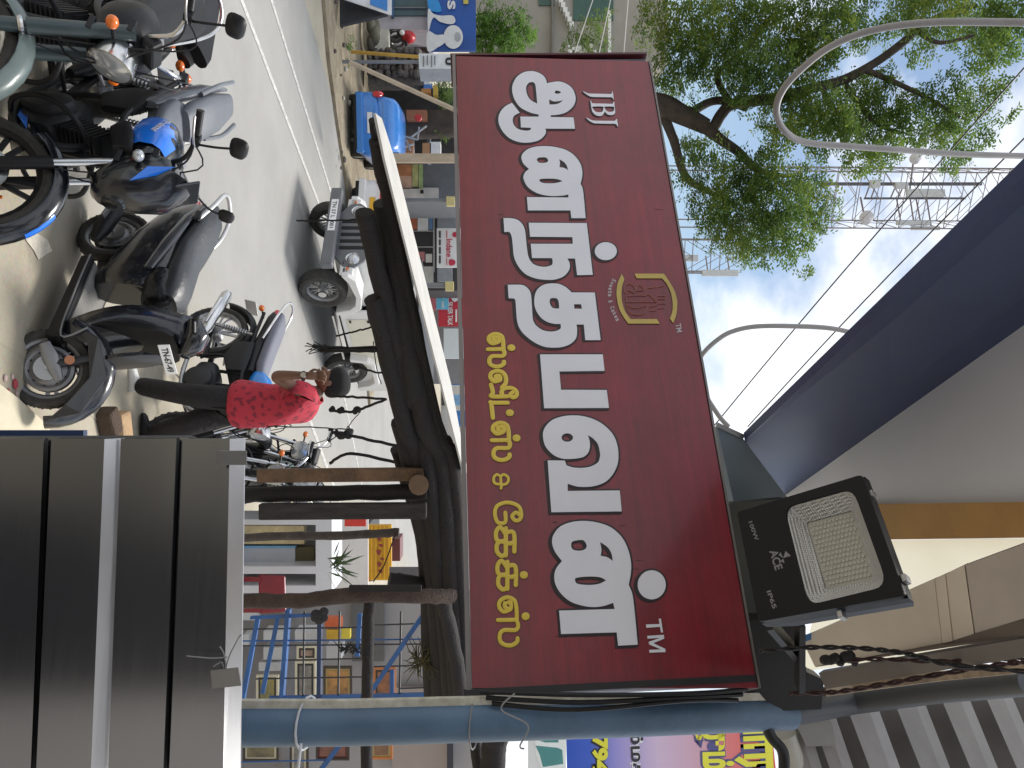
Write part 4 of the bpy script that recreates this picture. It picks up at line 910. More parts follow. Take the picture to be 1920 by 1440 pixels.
def motorcycle(name, label, loc, fwd, lean, steer, o, group='motorcycles and scooters parked on the forecourt'):
    """local frame: rear axle over the origin, x forward, y left"""
    wb = o.get('wb', 1.32); r = o.get('r', .3); body = o['body']; frame = o.get('frame', BLK); forkm = o.get('fork', frame)
    M0 = root_M(loc, fwd, lean)
    root = thing(name, label, 'motorcycle', group=group, M=M0)
    S = V((wb - .3, 0, .9)); ax = V((wb, 0, r)); d = (S - ax).normalized()
    F = Matrix.Translation(S) @ Matrix.Rotation(R(steer), 4, d) @ Matrix.Translation(-S)
    rim = o.get('rim', ALU); wire = o.get('wire', False)
    wheel(root, (0, 0, r), r, None, .056, rim, drum=True, wire=wire, nm='rear_wheel')
    wheel(root, ax, r, F, .048, rim, disc=o.get('disc', False), drum=not o.get('disc', False), wire=wire, nm='front_wheel')
    # fork
    for s in (-1, 1):
        lo = ax + V((.0, s * .085, 0)); hi = ax + d * .74 + V((0, s * .085, 0)); md = ax + d * .30 + V((0, s * .085, 0))
        leg = MB(F).tube([lo - d * .03, lo, md], [.02, .03, .03], 12).build('fork_leg', forkm, root, True, world=False)
        MB(F).tube([md, hi], .019, 10).build('fork_tube', STEEL if not o.get('covered') else forkm, leg, True, world=False)
        if o.get('reflector'): MB(F).box(lo + V((.034, 0, .06)) , (.012, .012, .07)).build('reflector', ORANGE, leg, world=False)
        if o.get('covered'):
            MB(F).tube([md + d * .03, hi], .034, 12).build('fork_cover', forkm, leg, True, world=False)
            MB(F).lathe(md + d * .0, d, [(.036, 0), (.04, .01), (.036, .02)], 14).build('fork_ring', STEEL, leg, world=False)
    yk = MB(F)
    for h in (.56, .72): yk.box(ax + d * h + V((-.02, 0, 0)), (.07, .24, .025))
    yk.build('fork_yoke', frame, root, bevel=.004, world=False)
    fender(root, ax, r + .035, o.get('fa0', 25), o.get('fa1', 150), .065, o.get('fend', body), F, 'front_fender')
    if o.get('fend_stripe'): fender(root, ax, r + .0375, 50, 76, .05, o['fend_stripe'], F, 'fender_stripe')
    # handlebar
    hb = ax + d * .76 + V((-.03, 0, .02)); hw = .34; hr = o.get('bar_rise', .09)
    bp = [hb + V((-.14, -hw, hr)), hb + V((-.07, -hw + .1, hr + .01)), hb + V((0, -.14, hr * .8)), hb + V((.02, -.06, 0)), hb + V((.02, .06, 0)), hb + V((0, .14, hr * .8)), hb + V((-.07, hw - .1, hr + .01)), hb + V((-.14, hw, hr))]
    bar = MB(F).tube(curve_pts(bp, 4), .011, 10).build('handlebar', o.get('barm', STEEL), root, True, world=False)
    for s in (-1, 1):
        e = V(bp[0 if s < 0 else -1]); i_ = V(bp[1 if s < 0 else -2]); dd = (e - i_).normalized()
        MB(F).tube([e - dd * .115, e + dd * .005], .018, 12).build('grip', BLK, bar, True, world=False)
        MB(F).box(e - dd * .14 + V((0, 0, 0)), (.05, .05, .04)).build('switch_block', BLK, bar, bevel=.006, world=False)
        MB(F).tube(curve_pts([e - dd * .15 + V((.03, 0, 0)), e - dd * .06 + V((.065, 0, -.005)), e + dd * .02 + V((.06, 0, -.01))], 4), .006, 7).build('lever', ALU, bar, True, world=False)
        if o.get('mirrors', True) and s in o.get('mirror_sides', (-1, 1)):
            mirror(root, e - dd * .16 + V((0, 0, .01)), e - dd * .12 + V((.04, s * .08, .2)), F, s)
    # cables
    cb = MB(F)
    for s in (-1, 1):
        e = V(bp[1 if s < 0 else -2]); cb.tube(curve_pts([e + V((.03, 0, 0)), e + V((.14, -s * .08, -.03)), S + V((.14, -s * .03, -.1)), S + V((.06, 0, -.25))], 5), .005, 6)
        cb.tube(curve_pts([e + V((.03, 0, -.01)), e + V((.1, -s * .12, .04)), S + V((.12, s * .05, -.16)), ax + d * .2 + V((0, -.08, .02))], 5), .004, 6)
    cb.build('control_cables', BLK, root, True, world=False)
    # headlamp
    hl = ax + d * .66 + V((.10, 0, .02))
    if o.get('round_lamp', True):
        lm = MB(F).lathe(hl, (1, 0, -.08), [(0, -.13), (.05, -.12), (.085, -.07), (.098, 0), (.098, .02), (.09, .022)], 24).build('headlamp', o.get('lampm', STEEL), root, True, world=False)
        MB(F).lathe(hl, (1, 0, -.08), [(0, .036), (.05, .03), (.09, .02)], 24).build('lamp_glass', LGLASS, lm, True, world=False)
    else:
        lm = MB(F).loft([(hl.x - .16, hl.z + .06, .1, .11), (hl.x - .08, hl.z + .04, .15, .19), (hl.x + .04, hl.z - .02, .135, .18), (hl.x + .1, hl.z - .07, .09, .11), (hl.x + .125, hl.z - .1, .04, .05)], 18, 2.4).build('headlamp_cowl', o.get('cowl', body), root, True, world=False)
        MB(F).loft([(hl.x + .08, hl.z - .06, .085, .075), (hl.x + .125, hl.z - .075, .06, .05)], 14, 2.4).build('lamp_glass', GLASS, lm, True, world=False)
        for s in (-1, 1):
            MB(F).add([(hl.x - .1, s * .149, hl.z + .14), (hl.x - .02, s * .150, hl.z + .08), (hl.x + .05, s * .137, hl.z - .02), (hl.x - .05, s * .151, hl.z + .03)], [(0, 1, 2, 3)]).build('cowl_stripe', o['tank2'], lm, world=False)
        MB(F).box((hl.x - .06, 0, hl.z + .2), (.012, .2, .14), Matrix.Rotation(R(-35), 3, 'Y')).build('visor', GLASS, lm, bevel=.004, world=False)
    MB(F).box(hb + V((.03, 0, .03)), (.07, .17, .07), Matrix.Rotation(R(30), 3, 'Y')).build('instrument_cluster', BLK, root, bevel=.015, world=False)
    for s in (-1, 1):
        p = hl + V((-.06, s * .1, -.01)); q = p + V((0, s * .07, -.005))
        st = MB(F).tube([p, q], .009, 8).build('indicator_stem', BLK, root, world=False)
        MB(F).ball(q + V((0, s * .025, 0)), (.028, .034, .026), 12, 8).build('indicator', ORANGE if not o.get('clear_ind') else LGLASS, st, True, world=False)
        p = V((-.16, s * .07, .72)); q = p + V((-.02, s * .09, -.01))
        st = MB().tube([p, q], .008, 8).build('indicator_stem', BLK, root, world=False)
        MB().ball(q + V((0, s * .02, 0)), (.028, .034, .026), 12, 8).build('indicator', ORANGE, st, True, world=False)
    # tank, seat, tail
    tz = o.get('tz', .88); x0 = .52
    tsec = [(x0, tz - .07, .09, .06), (x0 + .07, tz - .05, .12, .1), (x0 + .2, tz - .02, .15, .125), (x0 + .34, tz, .158, .128), (x0 + .44, tz - .0, .13, .11), (x0 + .5, tz - .03, .07, .06)]
    tank = MB().loft(tsec, 20, 2.7).build('tank', o.get('tankm', body), root, True, world=False)
    if o.get('tank2'):
        for s in (-1, 1):
            vs = []; fs = []
            for i, (x, zc, hw_, hh) in enumerate([(x0 + .04, tz - .07, .115, .085), (x0 + .16, tz - .035, .15, .118), (x0 + .3, tz - .01, .166, .13), (x0 + .38, tz, .16, .125), (x0 + .46, tz + .01, .132, .095)]):
                for j in range(5):
                    aa = R(-34 + 25 * j + (3 - i) * 2); ca, sa_ = math.cos(aa), math.sin(aa); e_ = 2.7
                    vs.append((x, s * 1.012 * hw_ * abs(ca) ** (2 / e_), zc + hh * math.copysign(abs(sa_) ** (2 / e_), sa_)))
            for i in range(4):
                for j in range(4): fs.append((i * 5 + j, i * 5 + j + 1, i * 5 + j + 6, i * 5 + j + 5))
            MB().add(vs, fs).build('tank_stripe', o['tank2'], tank, True, world=False)
            MB().loft([(x0 + .3, tz - .14, .03, .03, s * .135), (x0 + .42, tz - .11, .035, .06, s * .145), (x0 + .56, tz - .06, .02, .045, s * .12)], 10, 3).build('tank_shroud', o.get('shroud', BLK), root, True, world=False)
    if o.get('tank_text'):
        M = Matrix.Translation((x0 + .3, -.1655, tz + .03)) @ Matrix.Rotation(R(90), 4, 'X') @ Matrix.Rotation(R(-4), 4, 'Z')
        text_at('tank_lettering', o['tank_text'], M, .17, WHITE, tank, .02, .04)
    MB().cyl((x0 + .3, 0, tz + .11), (x0 + .3, 0, tz + .137), .035, 14).build('fuel_cap', ALU, tank, world=False)
    sz = o.get('sz', .82); seatm = o.get('seat', pm('seat_vinyl', (.05, .055, .065), .5, bump=.1))
    if o.get('step_seat'):
        MB().loft([(x0 + .06, sz + .0, .09, .045), (x0 - .1, sz - .01, .13, .05), (x0 - .22, sz + .0, .14, .055), (x0 - .28, sz + .03, .1, .04)], 16, 2.8).build('rider_seat', seatm, root, True, world=False)
        MB().loft([(x0 - .2, sz + .06, .09, .03), (x0 - .28, sz + .085, .12, .05), (x0 - .5, sz + .13, .115, .05), (x0 - .68, sz + .17, .07, .03)], 16, 2.8).build('pillion_seat', seatm, root, True, world=False)
        for s in (-1, 1):
            MB().loft([(x0 - .12, sz - .1, .02, .05, s * .12), (x0 - .34, sz - .0, .03, .07, s * .125), (x0 - .55, sz + .07, .025, .055, s * .115), (x0 - .78, sz + .12, .012, .02, s * .06)], 12, 2.6).build('tail_panel', o.get('tail', GREYP), root, True, world=False)
            MB().tube(curve_pts([(x0 - .4, s * .13, sz + .1), (x0 - .55, s * .15, sz + .16), (x0 - .72, s * .13, sz + .19)], 4), .014, 8).build('grab_handle', GREYP, root, True, world=False)
    else:
        MB().loft([(x0 + .06, sz, .08, .04), (x0 - .1, sz - .01, .12, .05), (x0 - .35, sz + .01, .125, .05), (x0 - .65, sz + .04, .12, .05), (x0 - .74, sz + .045, .1, .04)], 16, 3).build('seat', seatm, root, True, world=False)
        MB().loft([(x0 + .0, sz - .1, .1, .06), (x0 - .3, sz - .08, .12, .06), (x0 - .7, sz - .03, .09, .05), (x0 - .8, sz - .02, .05, .03)], 14, 2.6).build('tail_panel', o.get('tail', body), root, True, world=False)
        if o.get('rail', True):
            MB().tube(curve_pts([(x0 - .35, -.14, sz - .04), (x0 - .7, -.14, sz + .05), (x0 - .88, -.1, sz + .1), (x0 - .92, 0, sz + .12), (x0 - .88, .1, sz + .1), (x0 - .7, .14, sz + .05), (x0 - .35, .14, sz - .04)], 5), .011, 9).build('grab_rail', STEEL, root, True, world=False)
    if not o.get('no_lamp'): MB().loft([(-.24, sz - .02, .06, .035), (-.3, sz + .0, .055, .035), (-.325, sz + .0, .03, .02)], 14, 2.6).build('tail_lamp', REDL, root, True, world=False)
    fender(root, (0, 0, r), r + .06, 62, 172, .07, o.get('rfend', BLK), None, 'rear_fender')
    MB().box((-.36, 0, .56), (.008, .19, .11), Matrix.Rotation(R(12), 3, 'Y')).build('number_plate', WHITE, root, bevel=.002, world=False)
    # frame, engine
    fr = MB()
    for s in (-1, 1):
        fr.tube(curve_pts([S + V((-.03, s * .02, -.05)), (x0 + .25, s * .11, .72), (x0 - .05, s * .12, .68), (-.2, s * .1, sz - .1)], 5), .016, 8)
        fr.tube(curve_pts([(x0 - .08, s * .1, .66), (x0 - .14, s * .11, .45), (x0 - .12, s * .1, .3)], 4), .016, 8)
    fr.tube([S + V((-.02, 0, -.1)), (wb - .42, 0, .36)], .022, 8); fr.tube(curve_pts([(wb - .42, 0, .36), (wb - .5, 0, .2), (x0 + .05, 0, .18)], 4), .018, 8)
    fr.build('frame', frame, root, True, world=False)
    sw = MB()
    for s in (-1, 1): sw.bar((x0 - .12, s * .1, .32), (-.03, s * .1, r), .03, .045)
    sw.build('swing_arm', frame, root, world=False)
    for s in (-1, 1):
        sh = MB().tube([(.02, s * .13, r + .02), (.12, s * .13, sz - .14)], .013, 8)
        for k in range(10):
            t = .25 + .065 * k; p = V((.02, s * .13, r + .02)).lerp(V((.12, s * .13, sz - .14)), t)
            sh.lathe(p, (.1, 0, .4), [(.022, -.006), (.03, 0), (.022, .006)], 12)
        sh.build('shock_absorber', o.get('shockm', ALU), root, True, world=False)
    en = o.get('eng', pm('engine_dark', (.03, .03, .032), .5, .4))
    ex = .66
    eng = MB().loft([(ex - .2, .36, .1, .09), (ex - .1, .36, .13, .13), (ex + .1, .34, .14, .14), (ex + .2, .33, .1, .09)], 18, 3).build('engine', en, root, True, world=False)
    for s in (-1, 1):
        MB().lathe((ex + .02, s * .135, .34), (0, s, 0), [(.12, -.03), (.125, 0), (.11, .03), (.05, .045), (0, .046)], 22).build('engine_cover', o.get('engc', en), eng, True, world=False)
    fn = MB(); dv = V((.35, 0, .94)).normalized()
    for k in range(9):
        c = V((ex + .1, 0, .46)) + dv * (.025 * k); fn.box(c, (.17 - .004 * k, .19 - .004 * k, .009), Matrix.Rotation(R(20), 3, 'Y'))
    fn.box(V((ex + .1, 0, .56)), (.12, .13, .24), Matrix.Rotation(R(20), 3, 'Y'))
    fn.build('cylinder_fins', o.get('finm', en), eng, world=False)
    MB().tube(curve_pts([(ex + .25, -.03, .6), (ex + .36, -.06, .5), (ex + .3, -.1, .3), (ex, -.13, .2), (.25, -.14, .22), (.05, -.15, .28)], 5), .02, 10).build('exhaust_pipe', o.get('exh', BLK), root, True, world=False)
    muf = MB().tube([(.22, -.155, .25), (.12, -.16, .28), (-.32, -.17, .36), (-.36, -.17, .366)], [.03, .05, .052, .035], 14).build('muffler', o.get('muf', BLK), root, True, world=False)
    MB().tube([(.1, -.215, .285), (-.22, -.222, .345)], [.028, .028], 10, flat=.35).build('heat_shield', STEEL, muf, True, world=False)
    MB().bar((x0 - .1, .135, .3), (-.06, .115, r), .07, .03).build('chain_cover', o.get('chain', BLK), root, bevel=.008, world=False)
    for s in (-1, 1):
        pg = MB().tube([(x0 - .1, s * .1, .3), (x0 - .1, s * .25, .3)], .012, 8); pg.box((x0 - .1, s * .27, .3), (.035, .1, .022))
        pg.build('foot_peg', BLK, root, world=False)
        MB().tube([(x0 - .3, s * .12, .42), (x0 - .3, s * .2, .4)], .011, 8).build('pillion_peg', ALU, root, world=False)
        if o.get('side'): MB().loft([(x0 + .04, .62, .02, .08, s * .115), (x0 - .12, .6, .03, .12, s * .125), (x0 - .3, .64, .02, .08, s * .12)], 12, 3).build('side_panel', o['side'], root, True, world=False)
    if o.get('cowl_low'):
        MB().loft([(ex - .06, .24, .07, .05), (ex + .12, .25, .1, .08), (ex + .28, .33, .09, .08), (ex + .36, .42, .05, .04)], 16, 2.8).build('belly_cowl', body, root, True, world=False)
        for s in (-1, 1):
            MB().add([(ex + .0, s * .115, .22), (ex + .15, s * .118, .235), (ex + .31, s * .103, .36), (ex + .14, s * .119, .29)], [(0, 1, 2, 3)]).build('cowl_stripe', o['tank2'], root, world=False)
    gb = MB().tube(curve_pts([(wb - .4, -.05, .62), (wb - .38, -.2, .56), (wb - .42, -.25, .42), (wb - .46, -.2, .26), (wb - .5, -.05, .22)], 5), .013, 9)
    gb.tube(curve_pts([(wb - .4, .05, .62), (wb - .38, .2, .56), (wb - .42, .25, .42), (wb - .46, .2, .26), (wb - .5, .05, .22)], 5), .013, 9)
    gb.build('crash_guard', o.get('guard', BLK), root, True, world=False)
    MB().tube([(x0 - .12, .1, .26), (x0 - .16, .28, .02)], .012, 8).build('side_stand', BLK, root, world=False)
    return root
def bike_at(front, fwd, wb=1.32):
    f = V((fwd[0], fwd[1], 0)).normalized(); p = V(front) - f * wb; return (p.x, p.y, zg(p.y)), f
PBLUE = pm('electric_blue_paint', (.012, .2, .85), .28, var=.05, coat=.6)
loc, fw = bike_at((-.98, 3.5, 0), (.58, -.815))
motorcycle('motorcycle', 'black and blue motorcycle with stepped grey seat and front disc brake', loc, fw, 9, 36,
    dict(body=GLOSS, tank2=PBLUE, fend_stripe=PBLUE, tz=.9, tank_text='Pulsar', disc=True, round_lamp=False, cowl=GLOSS, step_seat=True, rim=BLK, reflector=True, cowl_low=True, side=BLK, fork=BLK, fend=GLOSS, barm=BLK, clear_ind=True, muf=BLK, tail=pm('gunmetal', (.12, .13, .15), .3, coat=.4), seat=pm('grey_seat_vinyl', (.12, .13, .15), .5, bump=.08)))
TEAL = pm('faded_teal_paint', (.035, .055, .06), .4, var=.2, coat=.2); TEALF = pm('pale_teal_fender', (.11, .145, .14), .35, var=.15, coat=.3)
loc, fw = bike_at((-1.46, 3.17, 0), (.52, -.85))
motorcycle('motorcycle', 'old dark teal motorcycle with covered fork, orange indicator and chrome headlamp', loc, fw, 8, 42,
    dict(body=TEAL, tankm=BLK, seat=BLK, tail=BLK, mirror_sides=(-1,), fend=TEALF, fork=TEAL, covered=True, wire=True, rim=STEEL, side=BLK, muf=STEEL, fa0=-8, bar_rise=.14))
loc = (-2.12, 4.95, zg(4.95)); fw = V((-.85, .53, 0)).normalized()
motorcycle('motorcycle', 'plain black motorcycle standing mostly hidden behind the black and blue one', loc, fw, 8, 30,
    dict(body=GLOSS, wire=False, rim=BLK, muf=BLK, mirrors=False, rail=False, lampm=BLK, seat=BLK, no_lamp=True, tail=BLK))
BB = pm('sky_blue_paint', (.01, .22, .68), .3, var=.08, coat=.5)
loc = (-.50, 7.2, 0); fw = V((.75, -.66, 0)).normalized()
motorcycle('motorcycle', 'commuter motorcycle with sky blue tank and long grey seat behind the man', loc, fw, 6, 20,
    dict(body=BB, wire=False, rim=ALU, muf=STEEL, side=BLK, tail=BLK, mirrors=False, seat=pm('slate_seat', (.13, .135, .17), .55), fend=BLK, exh=ALU))
loc, fw = bike_at((.40, 6.9, 0), (-.3, -.95))
motorcycle('motorcycle', 'grey green motorcycle with chrome parts half hidden behind the steel counter', (1.05, 8.2, 0), V((-.3, -.95, 0)).normalized(), 6, 12,
    dict(body=pm('grey_green_paint', (.1, .14, .12), .4, coat=.3), wire=True, rim=STEEL, muf=STEEL, fend=pm('cream_green', (.4, .42, .34), .4), round_lamp=True, mirrors=False, engc=ALU, finm=ALU, exh=ALU, rail=False))
loc = (1.15, 9.0, 0)
motorcycle('motorcycle', 'dark motorcycle with chrome rims seen between counter and timber posts', loc, V((-.5, -.86, 0)).normalized(), 6, 10,
    dict(body=BLK, wire=True, rim=STEEL, muf=STEEL, mirrors=True, engc=ALU, finm=ALU, exh=ALU))

# ---------------------------------------------------------------- scooter
def scooter(label, loc, fwd, lean, steer):
    root = thing('scooter', label, 'scooter', group='motorcycles and scooters parked on the forecourt', M=root_M(loc, fwd, lean) @ Matrix.Scale(.93, 4))
    r = .238; wb = 1.24; body = pm('scooter_grey_black', (.012, .013, .018), .24, var=.1, coat=.7)
    S = V((wb - .27, 0, .85)); ax = V((wb, 0, r)); d = (S - ax).normalized()
    F = Matrix.Translation(S) @ Matrix.Rotation(R(steer), 4, d) @ Matrix.Translation(-S)
    RM = pm('scooter_rim_grey', (.25, .25, .26), .4, .7)
    for nm, c, MM in (('rear_wheel', (0, 0, r), None), ('front_wheel', ax, F)):
        w_ = wheel(root, c, r, MM, .052, RM, spokes=3, drum=True, nm=nm)
        dk = MB(MM); c = V(c)
        for s in (-1, 1): dk.lathe(c, (0, s, 0), [(.138, .028), (.12, .034), (.1, .022), (.075, .03), (.06, .045), (0, .048)], 28)
        dk.build('wheel_plate', RM, w_, True, world=False)
        hs = MB(MM)
        for k in range(10):
            a = 2 * math.pi * k / 10
            for s in (-1, 1): hs.cyl(c + V((math.cos(a) * .108, s * .0235, math.sin(a) * .108)), c + V((math.cos(a) * .108, s * .0265, math.sin(a) * .108)), .0095, 8)
        tag(hs.build('wheel_holes', BLK, w_, world=False), kind='stuff')
    lk = MB(F).loft([(-.14, 0, .012, .03), (-.05, 0, .022, .045), (.04, 0, .02, .035), (.1, 0, .01, .02)], 12, 2.6)
    TT = Matrix.Translation(ax + V((-.02, -.075, .03))) @ Matrix.Rotation(R(-30), 4, 'Y')
    lk.v = [F @ (TT @ (F.inverted() @ p)) for p in lk.v]
    lk.build('link_arm', pm('silver_grey', (.3, .3, .31), .4, .6), root, True, world=False)
    MB(F).tube([ax + V((-.02, -.07, .02)), ax + d * .3 + V((0, -.06, 0))], .025, 10).build('fork_leg', DGREY, root, True, world=False)
    MB(F).tube([ax + V((-.02, .07, .02)), ax + d * .3 + V((0, .06, 0))], .025, 10).build('fork_leg', DGREY, root, True, world=False)
    # front fender: boxed shell over the wheel
    fender(root, ax, r + .085, 8, 165, .085, body, F, 'front_fender', crown=.035)
    sk = MB(F)
    for s in (-1, 1):
        vs = [ax + V((.31, s * .07, .06)), ax + V((.24, s * .09, .23)), ax + V((0, s * .1, .33)), ax + V((-.22, s * .1, .24)), ax + V((-.29, s * .08, .09)), ax + V((-.18, s * .088, .185)), ax + V((.02, s * .092, .235)), ax + V((.2, s * .085, .14))]
        vs2 = [v + V((0, s * .012, 0)) for v in vs]; n = 8
        sk.add(vs + vs2, [tuple(range(8)), tuple(range(8, 16))] + [(i, (i + 1) % 8, 8 + (i + 1) % 8, 8 + i) for i in range(8)])
    sk.build('fender_skirt', body, root, bevel=.006, world=False)
    MB(F).lathe(ax + V((-.06, -.115, .115)), (0, -1, 0), [(.028, 0), (.026, .008), (0, .01)], 16).build('side_reflector', pm('amber_reflector', (.5, .2, .1), .3), root, world=False)
    # apron: curved shield
    vs = []; fs = []; n = 10; k = 10
    for i in range(n + 1):
        t = i / n; z = .29 + .68 * t; xc = wb - .07 - .20 * t - .05 * math.sin(math.pi * t); hw_ = .15 + .065 * math.sin(math.pi * min(1, t * 1.1 + .1)) - .05 * max(0, t - .75) * 4
        for j in range(k + 1):
            s = -1 + 2 * j / k; vs.append((xc - .17 * abs(s) ** 2.2, s * hw_, z))
    m = k + 1
    for i in range(n):
        for j in range(k): fs.append((i * m + j, i * m + j + 1, (i + 1) * m + j + 1, (i + 1) * m + j))
    ap = MB().add(vs, fs).build('front_apron', body, root, True, world=False)
    so_ = ap.modifiers.new('thick', 'SOLIDIFY'); so_.thickness = .018
    nose = MB().loft([(0, 0, .03, .03), (.02, 0, .07, .17), (.04, .03, .06, .2), (.05, .04, .03, .1)], 14, 2.6)
    TT = Matrix.Translation((wb - .135, 0, .64)) @ Matrix.Rotation(R(-14), 4, 'Y'); nose.v = [TT @ p for p in nose.v]
    nose.build('apron_nose', body, root, True, world=False)
    TP = Matrix.Translation((wb - .18, -.03, .88)) @ Matrix.Rotation(R(-10), 4, 'Y')
    pl = MB(TP).box((.06, 0, 0), (.006, .27, .068)).build('number_plate', pm('plate_white', (.8, .8, .8), .35, var=.03), root, bevel=.006, world=False)
    M = TP @ Matrix.Translation((.0636, 0, 0)) @ Matrix.Rotation(R(90), 4, 'Z') @ Matrix.Rotation(R(90), 4, 'X')
    text_at('plate_lettering', 'TN-67-49', M, .22, pm('plate_black', (.02, .02, .02), .5), pl, .03, .04)
    # inner leg shield, floorboard
    MB().loft([(wb - .24, .62, .17, .3), (wb - .28, .62, .165, .3)], 14, 4).build('leg_shield', BLK, root, True, world=False)
    fl = MB().hexa([(.42, -.19, .2), (wb - .12, -.17, .22), (wb - .12, .17, .22), (.42, .19, .2)], [(.42, -.2, .275), (wb - .12, -.18, .30), (wb - .12, .18, .30), (.42, .2, .275)]).build('floorboard', BLK, root, bevel=.012, world=False)
    MB().hexa([(.44, -.15, .276), (wb - .22, -.14, .296), (wb - .22, .14, .296), (.44, .15, .276)], [(.44, -.15, .286), (wb - .22, -.14, .306), (wb - .22, .14, .306), (.44, .15, .286)]).build('foot_mat', pm('dusty_grey_rubber', (.22, .215, .2), .8, bump=.2), fl, world=False)
    for s in (-1, 1): MB().tube(curve_pts([(.42, s * .2, .26), (.8, s * .19, .275), (wb - .12, s * .175, .31), (wb - .18, s * .2, .45)], 5), .006, 6).build('floor_trim', pm('trim_grey', (.2, .2, .21), .4), fl, True, world=False)
    # body shell and seat
    MB().loft([(.56, .47, .10, .19), (.5, .5, .145, .24), (.34, .54, .17, .23), (.1, .57, .185, .19), (-.12, .63, .17, .14), (-.3, .7, .12, .085), (-.38, .74, .06, .04)], 22, 2.7).build('body_shell', body, root, True, world=False)
    for s in (-1, 1):
        MB().loft([(.46, .62, .012, .03, s * .165), (.2, .68, .016, .045, s * .178), (-.1, .74, .014, .035, s * .165), (-.32, .785, .008, .015, s * .11)], 10, 2.4).build('side_crease', pm('body_highlight', (.06, .063, .075), .2, coat=.7), root, True, world=False)
    sv = pm('scooter_seat_vinyl', (.035, .038, .044), .4, bump=.15)
    MB().loft([(.62, .76, .09, .05), (.55, .775, .14, .075), (.4, .775, .165, .075), (.15, .77, .165, .07), (.05, .79, .16, .07), (-.15, .825, .15, .065), (-.3, .845, .12, .05), (-.36, .85, .08, .03)], 20, 2.7).build('seat', sv, root, True, world=False)
    MB().loft([(.66, .66, .06, .06), (.62, .69, .12, .1), (.52, .69, .168, .105), (.44, .70, .17, .08)], 18, 2.4).build('seat_cover_flap', pm('black_wrinkled_cover', (.008, .008, .01), .3, bump=.5, scale=4), root, True, world=False)
    rail = MB()
    rail.tube(curve_pts([(-.08, -.16, .8), (-.25, -.16, .87), (-.42, -.13, .9), (-.5, -.06, .905), (-.5, .06, .905), (-.42, .13, .9), (-.25, .16, .87), (-.08, .16, .8)], 6), [.016] * 43, 9)
    rail.build('grab_rail', pm('silver_paint', (.55, .55, .55), .35, .5), root, True, world=False)
    for s in (-1, 1): MB().box((-.12, s * .165, .8), (.09, .03, .05)).build('rail_foot', DGREY, root, bevel=.008, world=False)
    MB().loft([(-.33, .7, .1, .05), (-.4, .7, .08, .04), (-.42, .7, .04, .02)], 14, 2.6).build('tail_lamp', REDL, root, True, world=False)
    MB().bar((-.42, 0, .6), (-.47, 0, .38), .17, .01).build('mud_flap', BLK, root, world=False)
    # engine, muffler
    MB().loft([(.35, .26, .06, .06, .09), (.2, .25, .075, .085, .1), (0, .24, .07, .09, .1), (-.12, .24, .04, .05, .1)], 14, 3).build('engine', pm('engine_grey', (.12, .12, .12), .5, .5), root, True, world=False)
    mf = MB().tube([(.2, -.13, .2), (.1, -.15, .22), (-.28, -.16, .27), (-.32, -.16, .275)], [.03, .058, .06, .03], 14).build('muffler', BLK, root, True, world=False)
    MB().tube([(.06, -.212, .23), (-.22, -.222, .27)], .035, 10, flat=.3).build('heat_shield', pm('shield_grey', (.1, .1, .105), .4), mf, True, world=False)
    # handlebar cowl
    hc = S + d * .14
    MB(F).loft([(hc.x - .12, hc.z + .0, .1, .045), (hc.x - .03, hc.z + .03, .13, .075), (hc.x + .06, hc.z + .01, .12, .07), (hc.x + .11, hc.z - .03, .07, .04)], 18, 2.5).build('headlamp_cowl', body, root, True, world=False)
    MB(F).loft([(hc.x + .07, hc.z - .005, .085, .045), (hc.x + .118, hc.z - .02, .05, .025)], 14, 2.4).build('headlamp', GLASS, root, True, world=False)
    hb = MB(F).tube(curve_pts([hc + V((-.1, -.33, .02)), hc + V((-.05, -.2, .02)), hc + V((0, 0, .01)), hc + V((-.05, .2, .02)), hc + V((-.1, .33, .02))], 4), .012, 8).build('handlebar', BLK, root, True, world=False)
    for s in (-1, 1): MB(F).tube([hc + V((-.065, s * .235, .02)), hc + V((-.1, s * .34, .02))], .018, 10).build('grip', BLK, hb, True, world=False)
    for s in (-1, 1): MB(F).tube([hc + V((-.02, s * .2, .02)), hc + V((-.05, s * .34, .02))], .006, 7).build('lever', ALU, hb, True, world=False)
    return root
f = V((.76, -.65, 0)).normalized(); pf = V((-.10, 4.34, 0)); lo = pf - f * 1.24 * .93
scooter('black scooter with wrinkled seat cover, silver grab rail and number plate on its apron', (lo.x, lo.y, zg(lo.y) - .01), f, 7, 34)
